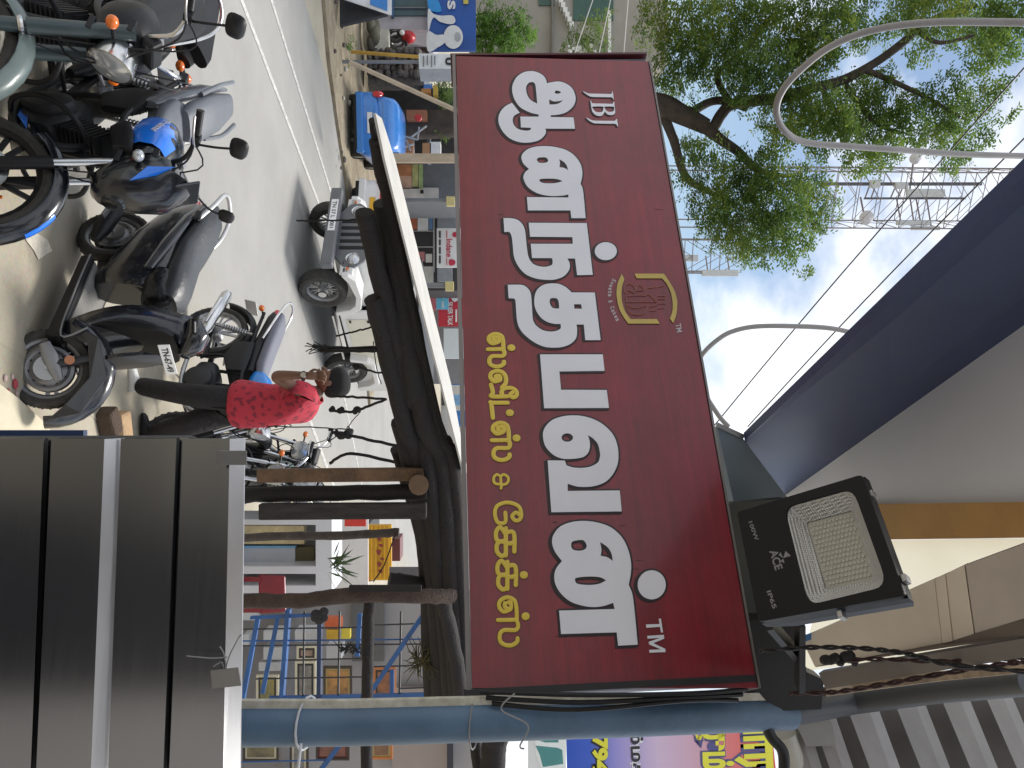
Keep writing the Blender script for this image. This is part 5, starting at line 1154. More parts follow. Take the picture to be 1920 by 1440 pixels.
# ================================================================== VEHICLES ON THE ROAD
def jeep():
    fl = g(560, 540); rl = g(610, 690)              # near wheels on the road: front, rear
    f = (fl - rl); wb = f.length; f.normalize(); left = V((-f.y, f.x, 0))
    # near side is the side facing the camera
    tw = 1.35
    side = 1 if left.dot(V((0, -1, 0))) > 0 else -1  # near side is +y (left) or -y
    o = rl - left * side * tw / 2
    root = thing('jeep', 'white open jeep with grey slotted grille driving towards the stall', 'jeep', M=root_M((o.x, o.y, .005), f))
    k = wb / 2.1; W2 = tw / 2
    JW = pm('jeep_white', (.7, .69, .66), .35, var=.05, coat=.4); JC = pm('jeep_cream', (.66, .62, .5), .4, var=.05, coat=.3); JG = pm('jeep_grey', (.13, .135, .145), .4, coat=.3)
    for nm, x in (('front_wheel', wb), ('rear_wheel', 0)):
        for s in (-1, 1):
            w_ = wheel(root, (x, s * W2, .36), .36, None, .115, pm('jeep_rim', (.3, .3, .3), .4, .6), spokes=8, drum=True, nm=nm)
            MB().cyl((x, s * (W2 + .1), .36), (x, s * (W2 + .13), .36), .06, 14).build('hub_cap', STEEL, w_, world=False)
    # bonnet narrows to the grille
    x0, x1 = wb - .62, wb + .38
    MB().hexa([(x0, -.56, .55), (x1, -.42, .55), (x1, .42, .55), (x0, .56, .55)], [(x0, -.55, 1.10), (x1, -.40, 1.05), (x1, .40, 1.05), (x0, .55, 1.10)]).build('bonnet', JW, root, bevel=.04, world=False)
    MB().hexa([(x0 - .02, -.04, 1.085), (x1, -.03, 1.04), (x1, .03, 1.04), (x0 - .02, .04, 1.085)], [(x0 - .02, -.04, 1.118), (x1, -.03, 1.065), (x1, .03, 1.065), (x0 - .02, .04, 1.118)]).build('bonnet_hinge', JW, root, world=False)
    # grille plate with slots and lamps
    gp = [(-.36, .52), (.36, .52), (.62, .70), (.64, .86), (.5, 1.02), (.3, 1.06), (-.3, 1.06), (-.5, 1.02), (-.64, .86), (-.62, .70)]
    GM_ = Matrix(((0, 0, 1, x1 + .0), (1, 0, 0, 0), (0, 1, 0, 0), (0, 0, 0, 1)))
    gr = MB().prism(gp, GM_, .005, .045).build('grille', JG, root, bevel=.012, world=False)
    for i in range(5):
        y = -.26 + .13 * i; MB().box((x1 + .047, y, .80), (.012, .062, .36)).build('grille_slot', BLK, gr, bevel=.003, world=False)
    for s in (-1, 1):
        l_ = MB().lathe((x1 + .045, s * .47, .84), (1, 0, 0), [(.0, .03), (.06, .025), (.09, .0), (.105, .012), (.11, 0)], 22).build('headlamp', STEEL, gr, True, world=False)
        MB().ball((x1 + .06, s * .47, .84), (.03, .075, .075), 14, 8).build('lamp_glass', LGLASS, l_, True, world=False)
    # wings
    for s in (-1, 1):
        pr = [(wb - .52, .48), (wb - .48, .72), (wb - .36, .88), (wb - .1, .93), (wb + .30, .9), (wb + .42, .80), (wb + .42, .70), (wb + .34, .74), (wb + .26, .78), (wb - .08, .84), (wb - .28, .8), (wb - .38, .7), (wb - .44, .48)]
        WM = Matrix(((1, 0, 0, 0), (0, 0, 1, 0), (0, 1, 0, 0), (0, 0, 0, 1)))
        MB().prism(pr, WM, s * .50, s * (W2 + .13)).build('front_wing', JW, root, bevel=.015, world=False)
        MB().hexa([(wb + .36, s * .5, .66), (wb + .42, s * .5, .66), (wb + .42, s * .74, .66), (wb + .36, s * .74, .66)], [(wb + .36, s * .5, .86), (wb + .42, s * .5, .86), (wb + .42, s * .74, .86), (wb + .36, s * .74, .86)]).build('wing_front', JW, root, bevel=.02, world=False)
        MB().box((wb + .425, s * .66, .78), (.02, .05, .03)).build('side_lamp', ORANGE, root, bevel=.006, world=False)
        # body side with door opening panel
        bp = [(-.72, .5), (x0 + .05, .5), (x0 + .05, 1.1), (x0 - .1, 1.12), (x0 - .25, 1.08), (.55, 1.02), (.45, 1.1), (-.72, 1.1)]
        b_ = MB().prism(bp, WM, s * (W2 - .03), s * (W2 + .03)).build('body_side', JW, root, bevel=.012, world=False)
        MB().prism([(.66, .58), (x0 - .12, .58), (x0 - .12, 1.0), (.66, .96)], WM, s * (W2 + .03), s * (W2 + .042)).build('door_panel', JC, b_, bevel=.006, world=False)
        MB().prism([(.1, .58), (.58, .58), (.58, .94), (.1, .94)], WM, s * (W2 + .03), s * (W2 + .04)).build('side_panel', JC, b_, bevel=.006, world=False)
        for x, z in ((.62, .9), (x0 - .16, .92), (x0 - .16, .64), (.4, .98)): MB().box((x, s * (W2 + .047), z), (.06, .014, .03)).build('hinge', BLK, b_, world=False)
        pr = [(-.5, .5), (-.44, .76), (-.3, .9), (.3, .9), (.42, .78), (.48, .5), (.4, .5), (.36, .72), (.26, .82), (-.26, .82), (-.36, .72), (-.42, .5)]
        MB().prism(pr, WM, s * (W2 + .0), s * (W2 + .15)).build('rear_wing', JW, root, bevel=.012, world=False)
        MB().bar((.45, s * (W2 + .1), .4), (x0 + .1, s * (W2 + .1), .42), .05, .03).build('running_board', STEEL, root, world=False)
        mirror(root, (x0 - .05, s * .66, 1.1), (x0 - .0, s * .84, 1.28), None, s)
    MB().hexa([(-.74, -.6, .45), (x0, -.6, .45), (x0, .6, .45), (-.74, .6, .45)], [(-.74, -.6, .6), (x0, -.6, .6), (x0, .6, .6), (-.74, .6, .6)]).build('floor', BLK, root, world=False)
    MB().box((-.72, 0, .8), (.05, 1.3, .6)).build('tailgate', JW, root, bevel=.01, world=False)
    # windscreen, seats, steering wheel, hood bars and top
    ws = MB(); xs_ = x0 - .02
    for s in (-1, 1): ws.bar((xs_, s * .62, 1.1), (xs_ - .16, s * .6, 1.62), .05)
    ws.bar((xs_, -.62, 1.12), (xs_, .62, 1.12), .05); ws.bar((xs_ - .16, -.62, 1.62), (xs_ - .16, .62, 1.62), .05)
    ws.build('windscreen_frame', JW, root, world=False)
    MB().hexa([(xs_ - .01, -.6, 1.14), (xs_ + .0, -.6, 1.14), (xs_ + .0, .6, 1.14), (xs_ - .01, .6, 1.14)], [(xs_ - .165, -.58, 1.6), (xs_ - .155, -.58, 1.6), (xs_ - .155, .58, 1.6), (xs_ - .165, .58, 1.6)]).build('windscreen', GLASS, root, world=False)
    for s in (-1, 1):
        MB().box((.75, s * .33, .8), (.5, .48, .16)).build('seat', BLK, root, bevel=.04, world=False); MB().box((.5, s * .33, 1.12), (.14, .48, .6)).build('seat_back', BLK, root, bevel=.04, world=False)
    MB().hexa([(-.72, -.66, 1.74), (xs_ - .14, -.64, 1.66), (xs_ - .14, .64, 1.66), (-.72, .66, 1.74)], [(-.72, -.64, 1.8), (xs_ - .14, -.62, 1.7), (xs_ - .14, .62, 1.7), (-.72, .64, 1.8)]).build('canvas_top', BLK, root, bevel=.02, world=False)
    rb = MB()
    for s in (-1, 1): rb.bar((-.68, s * .63, 1.1), (-.68, s * .63, 1.75), .04); rb.bar((.45, s * .63, 1.05), (.45, s * .63, 1.74), .04)
    rb.build('roll_bar', BLK, root, world=False)
    # bumper
    MB().box((wb + .58, 0, .52), (.13, 1.5, .17)).build('bumper', pm('bumper_grey', (.14, .145, .155), .4), root, bevel=.02, world=False)
    for s in (-1, 1): MB().bar((wb + .3, s * .35, .5), (wb + .55, s * .35, .5), .08).build('bumper_iron', BLK, root, world=False)
    pl = MB().box((wb + .652, -.18 * side, .525), (.012, .62, .1)).build('number_plate', pm('plate_white', (.8, .8, .8), .35, var=.03), root, world=False)
    text_at('plate_lettering', 'TN 57 L 1001', Matrix.Translation((wb + .6585, -.18 * side, .525)) @ Matrix.Rotation(R(90), 4, 'Z') @ Matrix.Rotation(R(90), 4, 'X'), .54, pm('plate_black', (.02, .02, .02), .5), pl, .02, .06)
    ch = MB()
    for s in (-1, 1): ch.bar((-.7, s * .4, .42), (wb + .5, s * .4, .46), .07, .1)
    ch.cyl((0, -W2, .36), (0, W2, .36), .05); ch.cyl((wb, -W2, .36), (wb, W2, .36), .045)
    ch.build('chassis', BLK, root, world=False)
    for (y, z) in ((.62, .76), (.55, .68), (.68, .7)): 
        MB().box((wb + .424, y * side, z + .03), (.004, .06, .022)).build('decal', DGREY, root, world=False)
    return root
jeep()
def car(name, label, cat, loc, fwd, paint, plate=WHITE, tail=REDL, scale=1.0, van=False):
    """hatchback seen from behind; origin under the rear bumper, x forward"""
    root = thing(name, label, cat, M=root_M(loc, fwd) @ Matrix.Scale(scale, 4))
    L_ = 3.6; hw = .8
    secs = [(0, .55, hw * .9, .22), (.06, .58, hw * .97, .3), (.5, .6, hw, .34), (2.6, .6, hw, .34), (3.3, .55, hw * .96, .28), (3.55, .5, hw * .85, .2)]
    MB().loft(secs, 22, 4).build('body', paint, root, True, world=False)
    top = 1.42 if not van else 1.7
    MB().loft([(.10, .98, hw * .84, .12), (.3, 1.08, hw * .85, .28), (.55, (top + .75) / 2, hw * .83, (top - .75) / 2), (1.7, (top + .75) / 2, hw * .83, (top - .75) / 2), (2.2, 1.05, hw * .8, .25), (2.65, .88, hw * .75, .06)], 22, 4.5).build('cabin', paint, root, True, world=False)
    q = [(.13, -hw * .66, .98), (.13, hw * .66, .98), (.44, hw * .58, top - .12), (.44, -hw * .58, top - .12)]
    if van: q = [(.08, -hw * .68, 1.05), (.08, hw * .68, 1.05), (.3, hw * .62, top - .18), (.3, -hw * .62, top - .18)]
    sn = V((-.85, 0, .5)) * .045
    MB().hexa([V(p) for p in q], [V(p) + sn for p in q]).build('rear_window', pm('car_window', (.12, .17, .18), .12, .0, spec=.8), root, bevel=.01, world=False)
    for s in (-1, 1):
        MB().loft([(-.02, .86, .06, .09, s * hw * .88), (.05, .88, .085, .13, s * hw * .9), (.2, .9, .06, .12, s * hw * .94)], 12, 3).build('tail_lamp', tail, root, True, world=False)
        MB().hexa([(.5, s * hw * .835, .95), (1.9, s * hw * .83, .95), (1.9, s * hw * .845, .95), (.5, s * hw * .85, .95)], [(.7, s * hw * .80, top - .1), (1.7, s * hw * .8, top - .1), (1.7, s * hw * .83, top - .1), (.7, s * hw * .83, top - .1)]).build('side_window', GLASS, root, world=False)
        for x in (.65, 2.85): 
            w_ = MB().lathe((x, s * (hw - .1), .29), (0, 1, 0), [(.18, -.09), (.27, -.09), (.29, -.06), (.29, .06), (.27, .09), (.18, .09)], 24).build('wheel', TYRE, root, True, world=False)
            MB().cyl((x, s * (hw - .1) - .07, .29), (x, s * (hw - .1) + .07, .29), .185, 18).build('wheel_rim', ALU, w_, world=False)
    MB().box((.0, 0, .42), (.16, hw * 1.9, .2)).build('rear_bumper', paint, root, bevel=.04, world=False)
    MB().box((-.02, 0, .31), (.12, hw * 1.7, .1)).build('bumper_skirt', BLK, root, bevel=.02, world=False)
    MB().box((-.005, 0, .68), (.03, .52, .13)).build('number_plate', plate, root, bevel=.004, world=False)
    MB().bar((-.01, -.3, .79), (-.01, .3, .79), .03).build('boot_trim', paint, root, world=False)
    return root
CB = pm('car_blue', (.035, .2, .58), .3, var=.06, coat=.6)
bl, br = g(652, 180), g(655, 298)
c = (bl + br) / 2; dv = (br - bl).normalized(); fwv = V((-dv.y, dv.x, 0))
car('parked_car', 'bright blue hatchback parked on the far verge, seen from behind', 'car', (c.x - fwv.x * .55, c.y - fwv.y * .55, .0), fwv, CB, scale=(br - bl).length / 1.62)
cw = g(644, 402)
wc = car('car', 'white van with yellow number plate driving away behind the jeep', 'van', (cw.x - .15, cw.y, .005), V((.3, .95, 0)), pm('car_white', (.72, .71, .7), .35, var=.04, coat=.4), plate=pm('plate_yellow', (.75, .42, .03), .4), van=False, scale=.8)
MB().box((-.035, 0, .88), (.02, 1.3, .035)).build('red_stripe', RED, wc, world=False)

# ================================================================== THE MAN
def skin(name, verts, edges, radii, m, parent, root=0, sub=2, world=True):
    me = D.meshes.new(name); me.from_pydata([tuple(v) for v in verts], edges, [])
    o = D.objects.new(name, me); COL.objects.link(o)
    sk = o.modifiers.new('skin', 'SKIN'); sk.use_smooth_shade = True
    for i, r in enumerate(radii):
        r = r if isinstance(r, tuple) else (r, r)
        me.skin_vertices[0].data[i].radius = r; me.skin_vertices[0].data[i].use_root = (i == root)
    s = o.modifiers.new('sub', 'SUBSURF'); s.levels = sub; s.render_levels = sub
    dg = bpy.context.evaluated_depsgraph_get(); me2 = D.meshes.new_from_object(o.evaluated_get(dg)); D.objects.remove(o)
    me2.name = name; me2.materials.clear(); me2.materials.append(m)
    o = D.objects.new(name, me2); COL.objects.link(o); me2.polygons.foreach_set('use_smooth', [True] * len(me2.polygons))
    if parent: put(o, parent, world)
    return o
def man():
    foot = P(236, 716, 6.1); d0 = 6.1
    root = thing('person', 'man in red patterned polo shirt and black jeans walking, hand raised to his face', 'person', (P(250, 760, 6.1).x, 6.1, 0))
    SK = pm('brown_skin', (.16, .075, .045), .5, var=.1); JE = pm('black_denim', (.016, .014, .016), .85, bump=.9, scale=3.2, var=.3)
    p = lambda x, y, d: P(x, y, d)
    # body (skin) : trunk, neck, head core, arms
    pel = p(448, 760, 6.12); ch = p(545, 768, 6.12); nk = p(592, 738, 6.1)
    hd = p(618, 716, 6.08)
    shr = p(572, 738, 5.95); elr = p(512, 704, 5.78); wrr = p(565, 704, 5.72); har = p(582, 704, 5.72)
    shl = p(572, 770, 6.26); ell_ = p(520, 742, 6.36); wrl = p(515, 722, 6.24)
    vs = [pel, ch, p(578, 756, 6.11), nk, p(604, 724, 6.08), shr, elr, wrr, har, shl, ell_, wrl]
    ed = [(0, 1), (1, 2), (2, 3), (3, 4), (2, 5), (5, 6), (6, 7), (7, 8), (2, 9), (9, 10), (10, 11)]
    rd = [.12, .12, .075, .055, .05, .05, .047, .032, .028, .042, .04, .032]
    body = skin('body', vs, ed, rd, SK, root)
    # head with face turned left and away
    fdir = V((-.92, -.05, -.12)).normalized(); upv = V((-.12, 0, 1)).normalized(); sv = upv.cross(fdir).normalized(); upv = fdir.cross(sv)
    HM = Matrix(((fdir.x, sv.x, upv.x, hd.x), (fdir.y, sv.y, upv.y, hd.y), (fdir.z, sv.z, upv.z, hd.z), (0, 0, 0, 1)))
    h = MB(HM); h.loft([(-.10, .03, .02, .03), (-.09, .03, .055, .07), (-.05, .025, .075, .105), (0, .01, .078, .12), (.05, -.005, .07, .118), (.085, -.015, .052, .1), (.1, -.02, .03, .07)], 18, 2.2)
    hdm = h.build('head', SK, root, True, sub=1)
    f_ = MB(HM); f_.loft([(.09, -.02, .012, .03), (.118, -.032, .014, .016), (.126, -.036, .008, .008)], 10, 2); f_.build('nose', SK, hdm, True)
    l_ = MB(HM); l_.tube([(.097, -.025, -.07), (.106, 0, -.068), (.097, .025, -.07)], .008, 8); l_.build('mouth', pm('lip', (.12, .04, .03), .5), hdm, True)
    for s in (-1, 1):
        MB(HM).ball((.088, s * .032, .012), .012, 10, 8).build('eye', pm('eye_white', (.7, .68, .62), .3), hdm, True); MB(HM).ball((.097, s * .032, .012), .006, 8, 6).build('pupil', BLK, hdm, True)
        MB(HM).tube([(.09, s * .015, .035), (.092, s * .035, .04), (.082, s * .05, .034)], .005, 6).build('eyebrow', BLK, hdm, True)
        e = MB(HM); e.loft([(-.028, 0, .006, .02, s * .082), (-.01, 0, .01, .034, s * .086), (.012, 0, .006, .028, s * .08)], 10, 2); e.build('ear', SK, hdm, True)
    hr = MB(HM); hr.loft([(-.13, .04, .03, .04), (-.115, .045, .065, .09), (-.07, .05, .088, .108), (-.01, .058, .092, .108), (.05, .07, .083, .085), (.092, .075, .06, .052), (.108, .075, .03, .02)], 20, 2.2)
    hr.build('hair', pm('black_hair', (.006, .006, .007), .75, bump=1.0, scale=40), root, True, sub=1)
    # right hand near the face: palm and five fingers
    hm = MB(); pa = p(585, 704, 5.70); 
    hand = skin('hand', [wrr, p(576, 705, 5.715), pa, p(596, 706, 5.71)], [(0, 1), (1, 2), (2, 3)], [(.026, .022), (.035, .022), (.04, .022), (.036, .02)], SK, root)
    for k, (oy, ln) in enumerate(((-9, 20), (-3.5, 24), (2, 23), (7, 18))):
        a = p(594, 706 + oy * .8, 5.71); b_ = p(594 + ln * .5, 705 + oy, 5.69); c_ = p(594 + ln * .72, 709 + oy, 5.70); d_ = p(594 + ln * .66, 714 + oy, 5.73)
        skin('finger', [a, b_, c_, d_], [(0, 1), (1, 2), (2, 3)], [.0095, .009, .0085, .007], SK, hand, sub=1)
    skin('thumb', [p(580, 698, 5.71), p(588, 693, 5.69), p(598, 694, 5.69)], [(0, 1), (1, 2)], [.011, .010, .008], SK, hand, sub=1)
    MB().lathe(p(569, 705, 5.718), p(575, 704.5, 5.717) - p(565, 704, 5.72), [(.037, -.008), (.039, 0), (.037, .008)], 16).build('wrist_watch', BLK, root, True)
    MB().lathe(p(569, 703, 5.675), V((0, -1, 0)), [(.0, .012), (.02, .012), (.022, .0)], 16).build('watch_case', STEEL, root, True)
    # shirt
    SH = D.materials.new('red_patterned_cloth'); SH.use_nodes = True; t = SH.node_tree; b = t.nodes['Principled BSDF']; b.inputs['Roughness'].default_value = .85
    tcn = N(t, 'ShaderNodeTexCoord'); vo = N(t, 'ShaderNodeTexVoronoi', i_Scale=19.0); nn = N(t, 'ShaderNodeTexNoise', i_Scale=24.0, i_Detail=3.0); rp = N(t, 'ShaderNodeValToRGB')
    rp.color_ramp.elements[0].position = .36; rp.color_ramp.elements[1].position = .48; rp.color_ramp.elements[0].color = (.20, .018, .035, 1); rp.color_ramp.elements[1].color = (.45, .03, .052, 1)
    t.links.new(tcn.outputs['Object'], vo.inputs['Vector']); t.links.new(tcn.outputs['Object'], nn.inputs['Vector'])
    av = N(t, 'ShaderNodeMath', operation='ADD'); t.links.new(nn.outputs['Fac'], av.inputs[0]); 
    ml = N(t, 'ShaderNodeMath', operation='MULTIPLY'); ml.inputs[1].default_value = .35; t.links.new(vo.outputs['Distance'], ml.inputs[0]); t.links.new(ml.outputs[0], av.inputs[1])
    sb = N(t, 'ShaderNodeMath', operation='SUBTRACT'); sb.inputs[1].default_value = .17; t.links.new(av.outputs[0], sb.inputs[0]); t.links.new(sb.outputs[0], rp.inputs[0]); t.links.new(rp.outputs[0], b.inputs['Base Color'])
    n3 = N(t, 'ShaderNodeTexNoise', i_Scale=9.0, i_Detail=5.0); bn = N(t, 'ShaderNodeBump', i_Strength=.5, i_Distance=.03); t.links.new(tcn.outputs['Object'], n3.inputs['Vector']); t.links.new(n3.outputs['Fac'], bn.inputs['Height']); t.links.new(bn.outputs[0], b.inputs['Normal'])
    lowc = p(428, 757, 6.12)
    skin('shirt', [lowc, p(458, 757, 6.12), p(520, 764, 6.12), p(562, 762, 6.11), p(590, 742, 6.1), shr, p(541, 722, 5.865), shl, p(540, 768, 6.33)],
         [(0, 1), (1, 2), (2, 3), (3, 4), (3, 5), (5, 6), (3, 7), (7, 8)], [(.215, .22), (.205, .21), (.185, .175), (.16, .14), (.075, .075), (.098, .1), (.086, .09), (.1, .1), (.085, .085)], SH, root)
    MB().lathe(p(591, 741, 6.1), p(600, 735, 6.09) - p(585, 745, 6.1), [(.085, -.012), (.08, .02), (.075, .02), (.08, -.012)], 18).build('collar', SH, root, True)
    hem = None and MB().lathe(p(442, 757, 6.12), V((0, 0, 1)), [(.196, -.02), (.2, .0), (.19, .03), (.17, .03), (.17, -.02), (.196, -.02)], 22); pass
    # trousers
    hipf, hipb = p(432, 747, 6.05), p(432, 768, 6.18)
    kf, af = p(340, 738, 6.0), p(255, 722, 6.06)
    kb, ab = p(352, 796, 6.1), p(285, 816, 6.3)
    skin('trousers', [p(434, 757, 6.12), hipf, p(390, 745, 6.0), kf, p(295, 730, 6.03), af, hipb, p(395, 782, 6.14), kb, p(318, 806, 6.2), ab],
         [(0, 1), (1, 2), (2, 3), (3, 4), (4, 5), (0, 6), (6, 7), (7, 8), (8, 9), (9, 10)], [.11, .102, .104, .088, .082, .072, .125, .115, .098, .092, .085], JE, root)
    WS = pm('white_shoe', (.7, .7, .68), .5)
    for (a, dd, nm) in ((af, 1, 'shoe'), (ab, 1, 'shoe')):
        sm = MB(Matrix.Translation((a.x - .02, a.y - .02, zg(a.y) if a is af else zg(a.y) + .02)) @ Matrix.Rotation(R(180), 4, 'Z') @ Matrix.Scale(.8, 4))
        sm.loft([(-.09, .05, .03, .05), (-.06, .055, .042, .06), (.02, .05, .045, .055), (.1, .04, .05, .04), (.17, .03, .045, .03), (.2, .022, .02, .018)], 14, 2.6)
        so_ = sm.build(nm, WS if a is af else BLK, root, True)
        skin('ankle', [a, V((a.x, a.y - .01, .06))], [(0, 1)], [.05, .05], SK, root, sub=1)
man()
# ================================================================== TIMBER STALL
stall = thing('timber_stall', 'dark stall roof frame of stacked weathered logs and posts below the sign', 'stall', (.5, 4.3, 0))
def log(pts, rpx, m=DWOOD, nm='log', parent=stall, n=10, jit=.12):
    q = curve_pts([P(x, y, d) for x, y, d in pts], 6); rs = []
    for i, p in enumerate(q):
        rs.append(rpx * p.y / FPX * (1 + random.uniform(-jit, jit) * .5)); p += V((random.uniform(-1, 1), 0, random.uniform(-1, 1))) * .004
    return MB().tube(q, rs, n).build(nm, m, parent, True)
log([(700, 225, 3.0), (718, 320, 3.15), (822, 790, 4.1), (850, 880, 4.4), (885, 1330, 5.0)], 8)
log([(706, 262, 3.05), (734, 400, 3.3), (812, 790, 4.1), (852, 900, 4.4), (872, 1330, 5.0)], 15)
log([(683, 398, 3.2), (700, 470, 3.35), (760, 720, 3.9), (800, 860, 4.3), (850, 1330, 5.1)], 17)
log([(720, 380, 3.3), (760, 620, 3.7), (800, 800, 4.1), (830, 900, 4.4), (862, 1330, 5.0)], 20)
log([(700, 560, 3.5), (722, 650, 3.7), (762, 800, 4.1), (790, 900, 4.4), (842, 1330, 5.2)], 17)
log([(742, 560, 3.6), (775, 720, 3.9), (790, 800, 4.2), (812, 1000, 4.6), (832, 1330, 5.2)], 22)
log([(752, 790, 4.2), (775, 880, 4.4), (800, 1010, 4.7), (815, 1330, 5.3)], 20)
log([(745, 840, 4.4), (790, 1000, 4.7), (800, 1100, 4.9)], 14)
log([(730, 1090, 4.7), (775, 1098, 4.75), (850, 1110, 4.9)], 18)
# posts
pk = MB().bar(P(483, 892, 4.3), P(795, 889, 4.3), .075, .05); pk.build('post_plank', BWOOD, stall, bevel=.008)
log([(440, 929, 4.35), (600, 925, 4.35), (800, 922, 4.35)], 15, DWOOD, 'post_log')
GWOOD = pm('grey_charred_wood', (.06, .05, .048), .85, bump=.8, scale=12, col2=(.025, .02, .019), stretch=(3, 3, .6))
MB().bar(P(487, 959, 4.3), P(800, 957, 4.3), .088, .06).build('post_plank', GWOOD, stall, bevel=.008)
le = MB().tube([P(785, 909, 4.22), P(785, 912, 4.5)], .055, 16).build('log_end', pm('cut_wood', (.16, .1, .06), .8, bump=.4, scale=30), stall, True)
log([(452, 1008, 4.8), (560, 1005, 4.8), (690, 1002, 4.8), (748, 998, 4.8)], 8, pm('grey_stick', (.1, .08, .07), .85, bump=.6, scale=14, col2=(.05, .04, .035)), 'stick')
log([(440, 1128, 3.9), (560, 1126, 3.9), (655, 1116, 3.9), (790, 1118, 4.0), (850, 1118, 4.1)], 14, pm('brown_pole_wood', (.075, .045, .032), .8, bump=.7, scale=12, col2=(.03, .018, .013)), 'post_log')
MB().bar(P(655, 1103, 3.85), P(790, 1103, 3.85), .03, .02).build('post_batten', pm('charred_batten', (.012, .01, .01), .8), stall)
log([(692, 1110, 3.95), (690, 1220, 3.95), (688, 1330, 3.95), (687, 1460, 3.95)], 11, DWOOD, 'cross_log')
log([(618, 870, 5.0), (660, 850, 5.0), (760, 872, 5.0)], 3, DWOOD, 'twig')
log([(830, 1120, 4.5), (852, 1220, 4.7), (868, 1330, 4.9)], 14)
log([(862, 1000, 4.7), (868, 1180, 4.9), (905, 1500, 5.2)], 12)
log([(930, 1375, 4.9), (925, 1420, 4.95), (915, 1520, 5.0)], 24)
wsheet = MB()
nl, nr = P(704, 212, 2.95), P(872, 888, 4.45)
def same_z(p, v2): return p.y * (920 - v2[2]) / (920 - v2[0]) if False else None
def fard(v1, d, v2): return d * (920 - v1) / max(20, (920 - v2))
e = [(704, 212, 2.95, 716, 222), (722, 300, 3.15, 741, 300), (774, 510, 3.6, 794, 510), (828, 720, 4.0, 846, 720), (868, 880, 4.35, 878, 890)]
e = [(a, b_, d - .22, c_, f_) for a, b_, d, c_, f_ in e]
n0 = [P(a, b_, d) for a, b_, d, _, _ in e]; n1 = [P(c_, f_, fard(a, d, c_)) for a, b_, d, c_, f_ in e]
vs = []; fs = []
for a, b_ in zip(n0, n1): vs += [a, b_, b_ + V((0, 0, -.009)), a + V((0, 0, -.009))]
for i in range(len(e) - 1):
    for j in range(4): fs.append((i * 4 + j, i * 4 + (j + 1) % 4, i * 4 + 4 + (j + 1) % 4, i * 4 + 4 + j))
fs += [(0, 1, 2, 3), (16, 17, 18, 19)]
o = wsheet.add(vs, fs).build('roof_board', pm('white_board', (.46, .445, .41), .7, var=.12, scale=8)); tag(o, 'long off white board lying on top of the dark log roof', 'board')
# ropes
def rope(pts, rpx, lab, knots=(), d=3.7, br=0):
    c = curve_pts([P(x, y, d + random.uniform(-.02, .02)) for x, y in pts], 6)
    b = MB().tube([p + V((random.uniform(-1, 1), random.uniform(-1, 1), 0)) * .003 for p in c], rpx * d / FPX, 7)
    for k in range(br):
        a = c[random.randrange(len(c) // 2)]; b.tube([a, a + V((random.uniform(-.03, .03), random.uniform(-.02, .02), -random.uniform(.02, .07)))], .0025, 5)
    for (x, y, r) in knots:
        for _ in range(3): b.ball(P(x + random.uniform(-3, 3), y + random.uniform(-3, 3), d), tuple(r * d / FPX * random.uniform(.6, 1) for _ in range(3)), 8, 6)
    tag(b.build('hanging_rope', ROPE, None, True), lab, 'rope', 'black ropes hanging from the log roof')
rope([(556, 414), (600, 413), (672, 412)], 1.6, 'thin straight rope end hanging in front of the jeep grille', d=3.3)
rope([(590, 650), (640, 653), (718, 652)], 3.6, 'thick frayed rope hanging before the jeep door', br=10)
rope([(600, 657), (650, 658), (718, 657)], 3.4, 'second strand of the frayed rope before the jeep door', br=8)
rope([(630, 630), (655, 624), (680, 618), (705, 610)], 1.8, 'slanting thin rope in front of the jeep side panel')
rope([(668, 686), (690, 694), (718, 700)], 2, 'short rope with small loop near the jeep rear wheel', [(668, 686, 6)])
rope([(622, 742), (660, 744), (722, 748)], 2.4, 'straight rope hanging right behind the head of the man', d=3.8)
rope([(618, 768), (640, 772), (668, 770), (690, 762), (725, 748)], 2.6, 'rope with two knots hanging right of the head of the man', [(640, 771, 7), (668, 770, 8), (622, 766, 5)], d=3.8)
rope([(500, 799), (570, 801), (648, 805), (652, 800)], 1.2, 'long thin cord hanging down along the back of the man', d=3.8)
rope([(650, 803), (664, 786), (676, 772)], .9, 'thin cord slanting between the two knotted ropes', d=3.8)
rope([(622, 810), (646, 815), (680, 822), (745, 836)], 3, 'rope with a big double knot hanging near the timber posts', [(630, 812, 7), (640, 817, 8), (648, 812, 6), (622, 807, 4)], d=4.0)
rope([(690, 560), (694, 600), (712, 630)], .8, 'thin loop of cord above the jeep bonnet', d=3.4)
rope([(700, 640), (706, 690), (715, 720)], 1.0, 'thin cord drooping under the logs above the jeep rear', d=3.6)
rope([(742, 1000), (720, 1060), (700, 1090)], 1.2, 'thin cord slanting across the dark board by the yellow truck', d=4.5)
knob = MB()
for _ in range(9): knob.ball(P(600 + random.uniform(-9, 9), 1154 + random.uniform(-8, 8), 4.5), random.uniform(.018, .032), 8, 6)
tag(knob.build('cloth_knot', pm('dark_cloth', (.03, .028, .03), .9, bump=.5)), 'dark knotted cloth tied on the end of a blue rack bar', 'cloth')

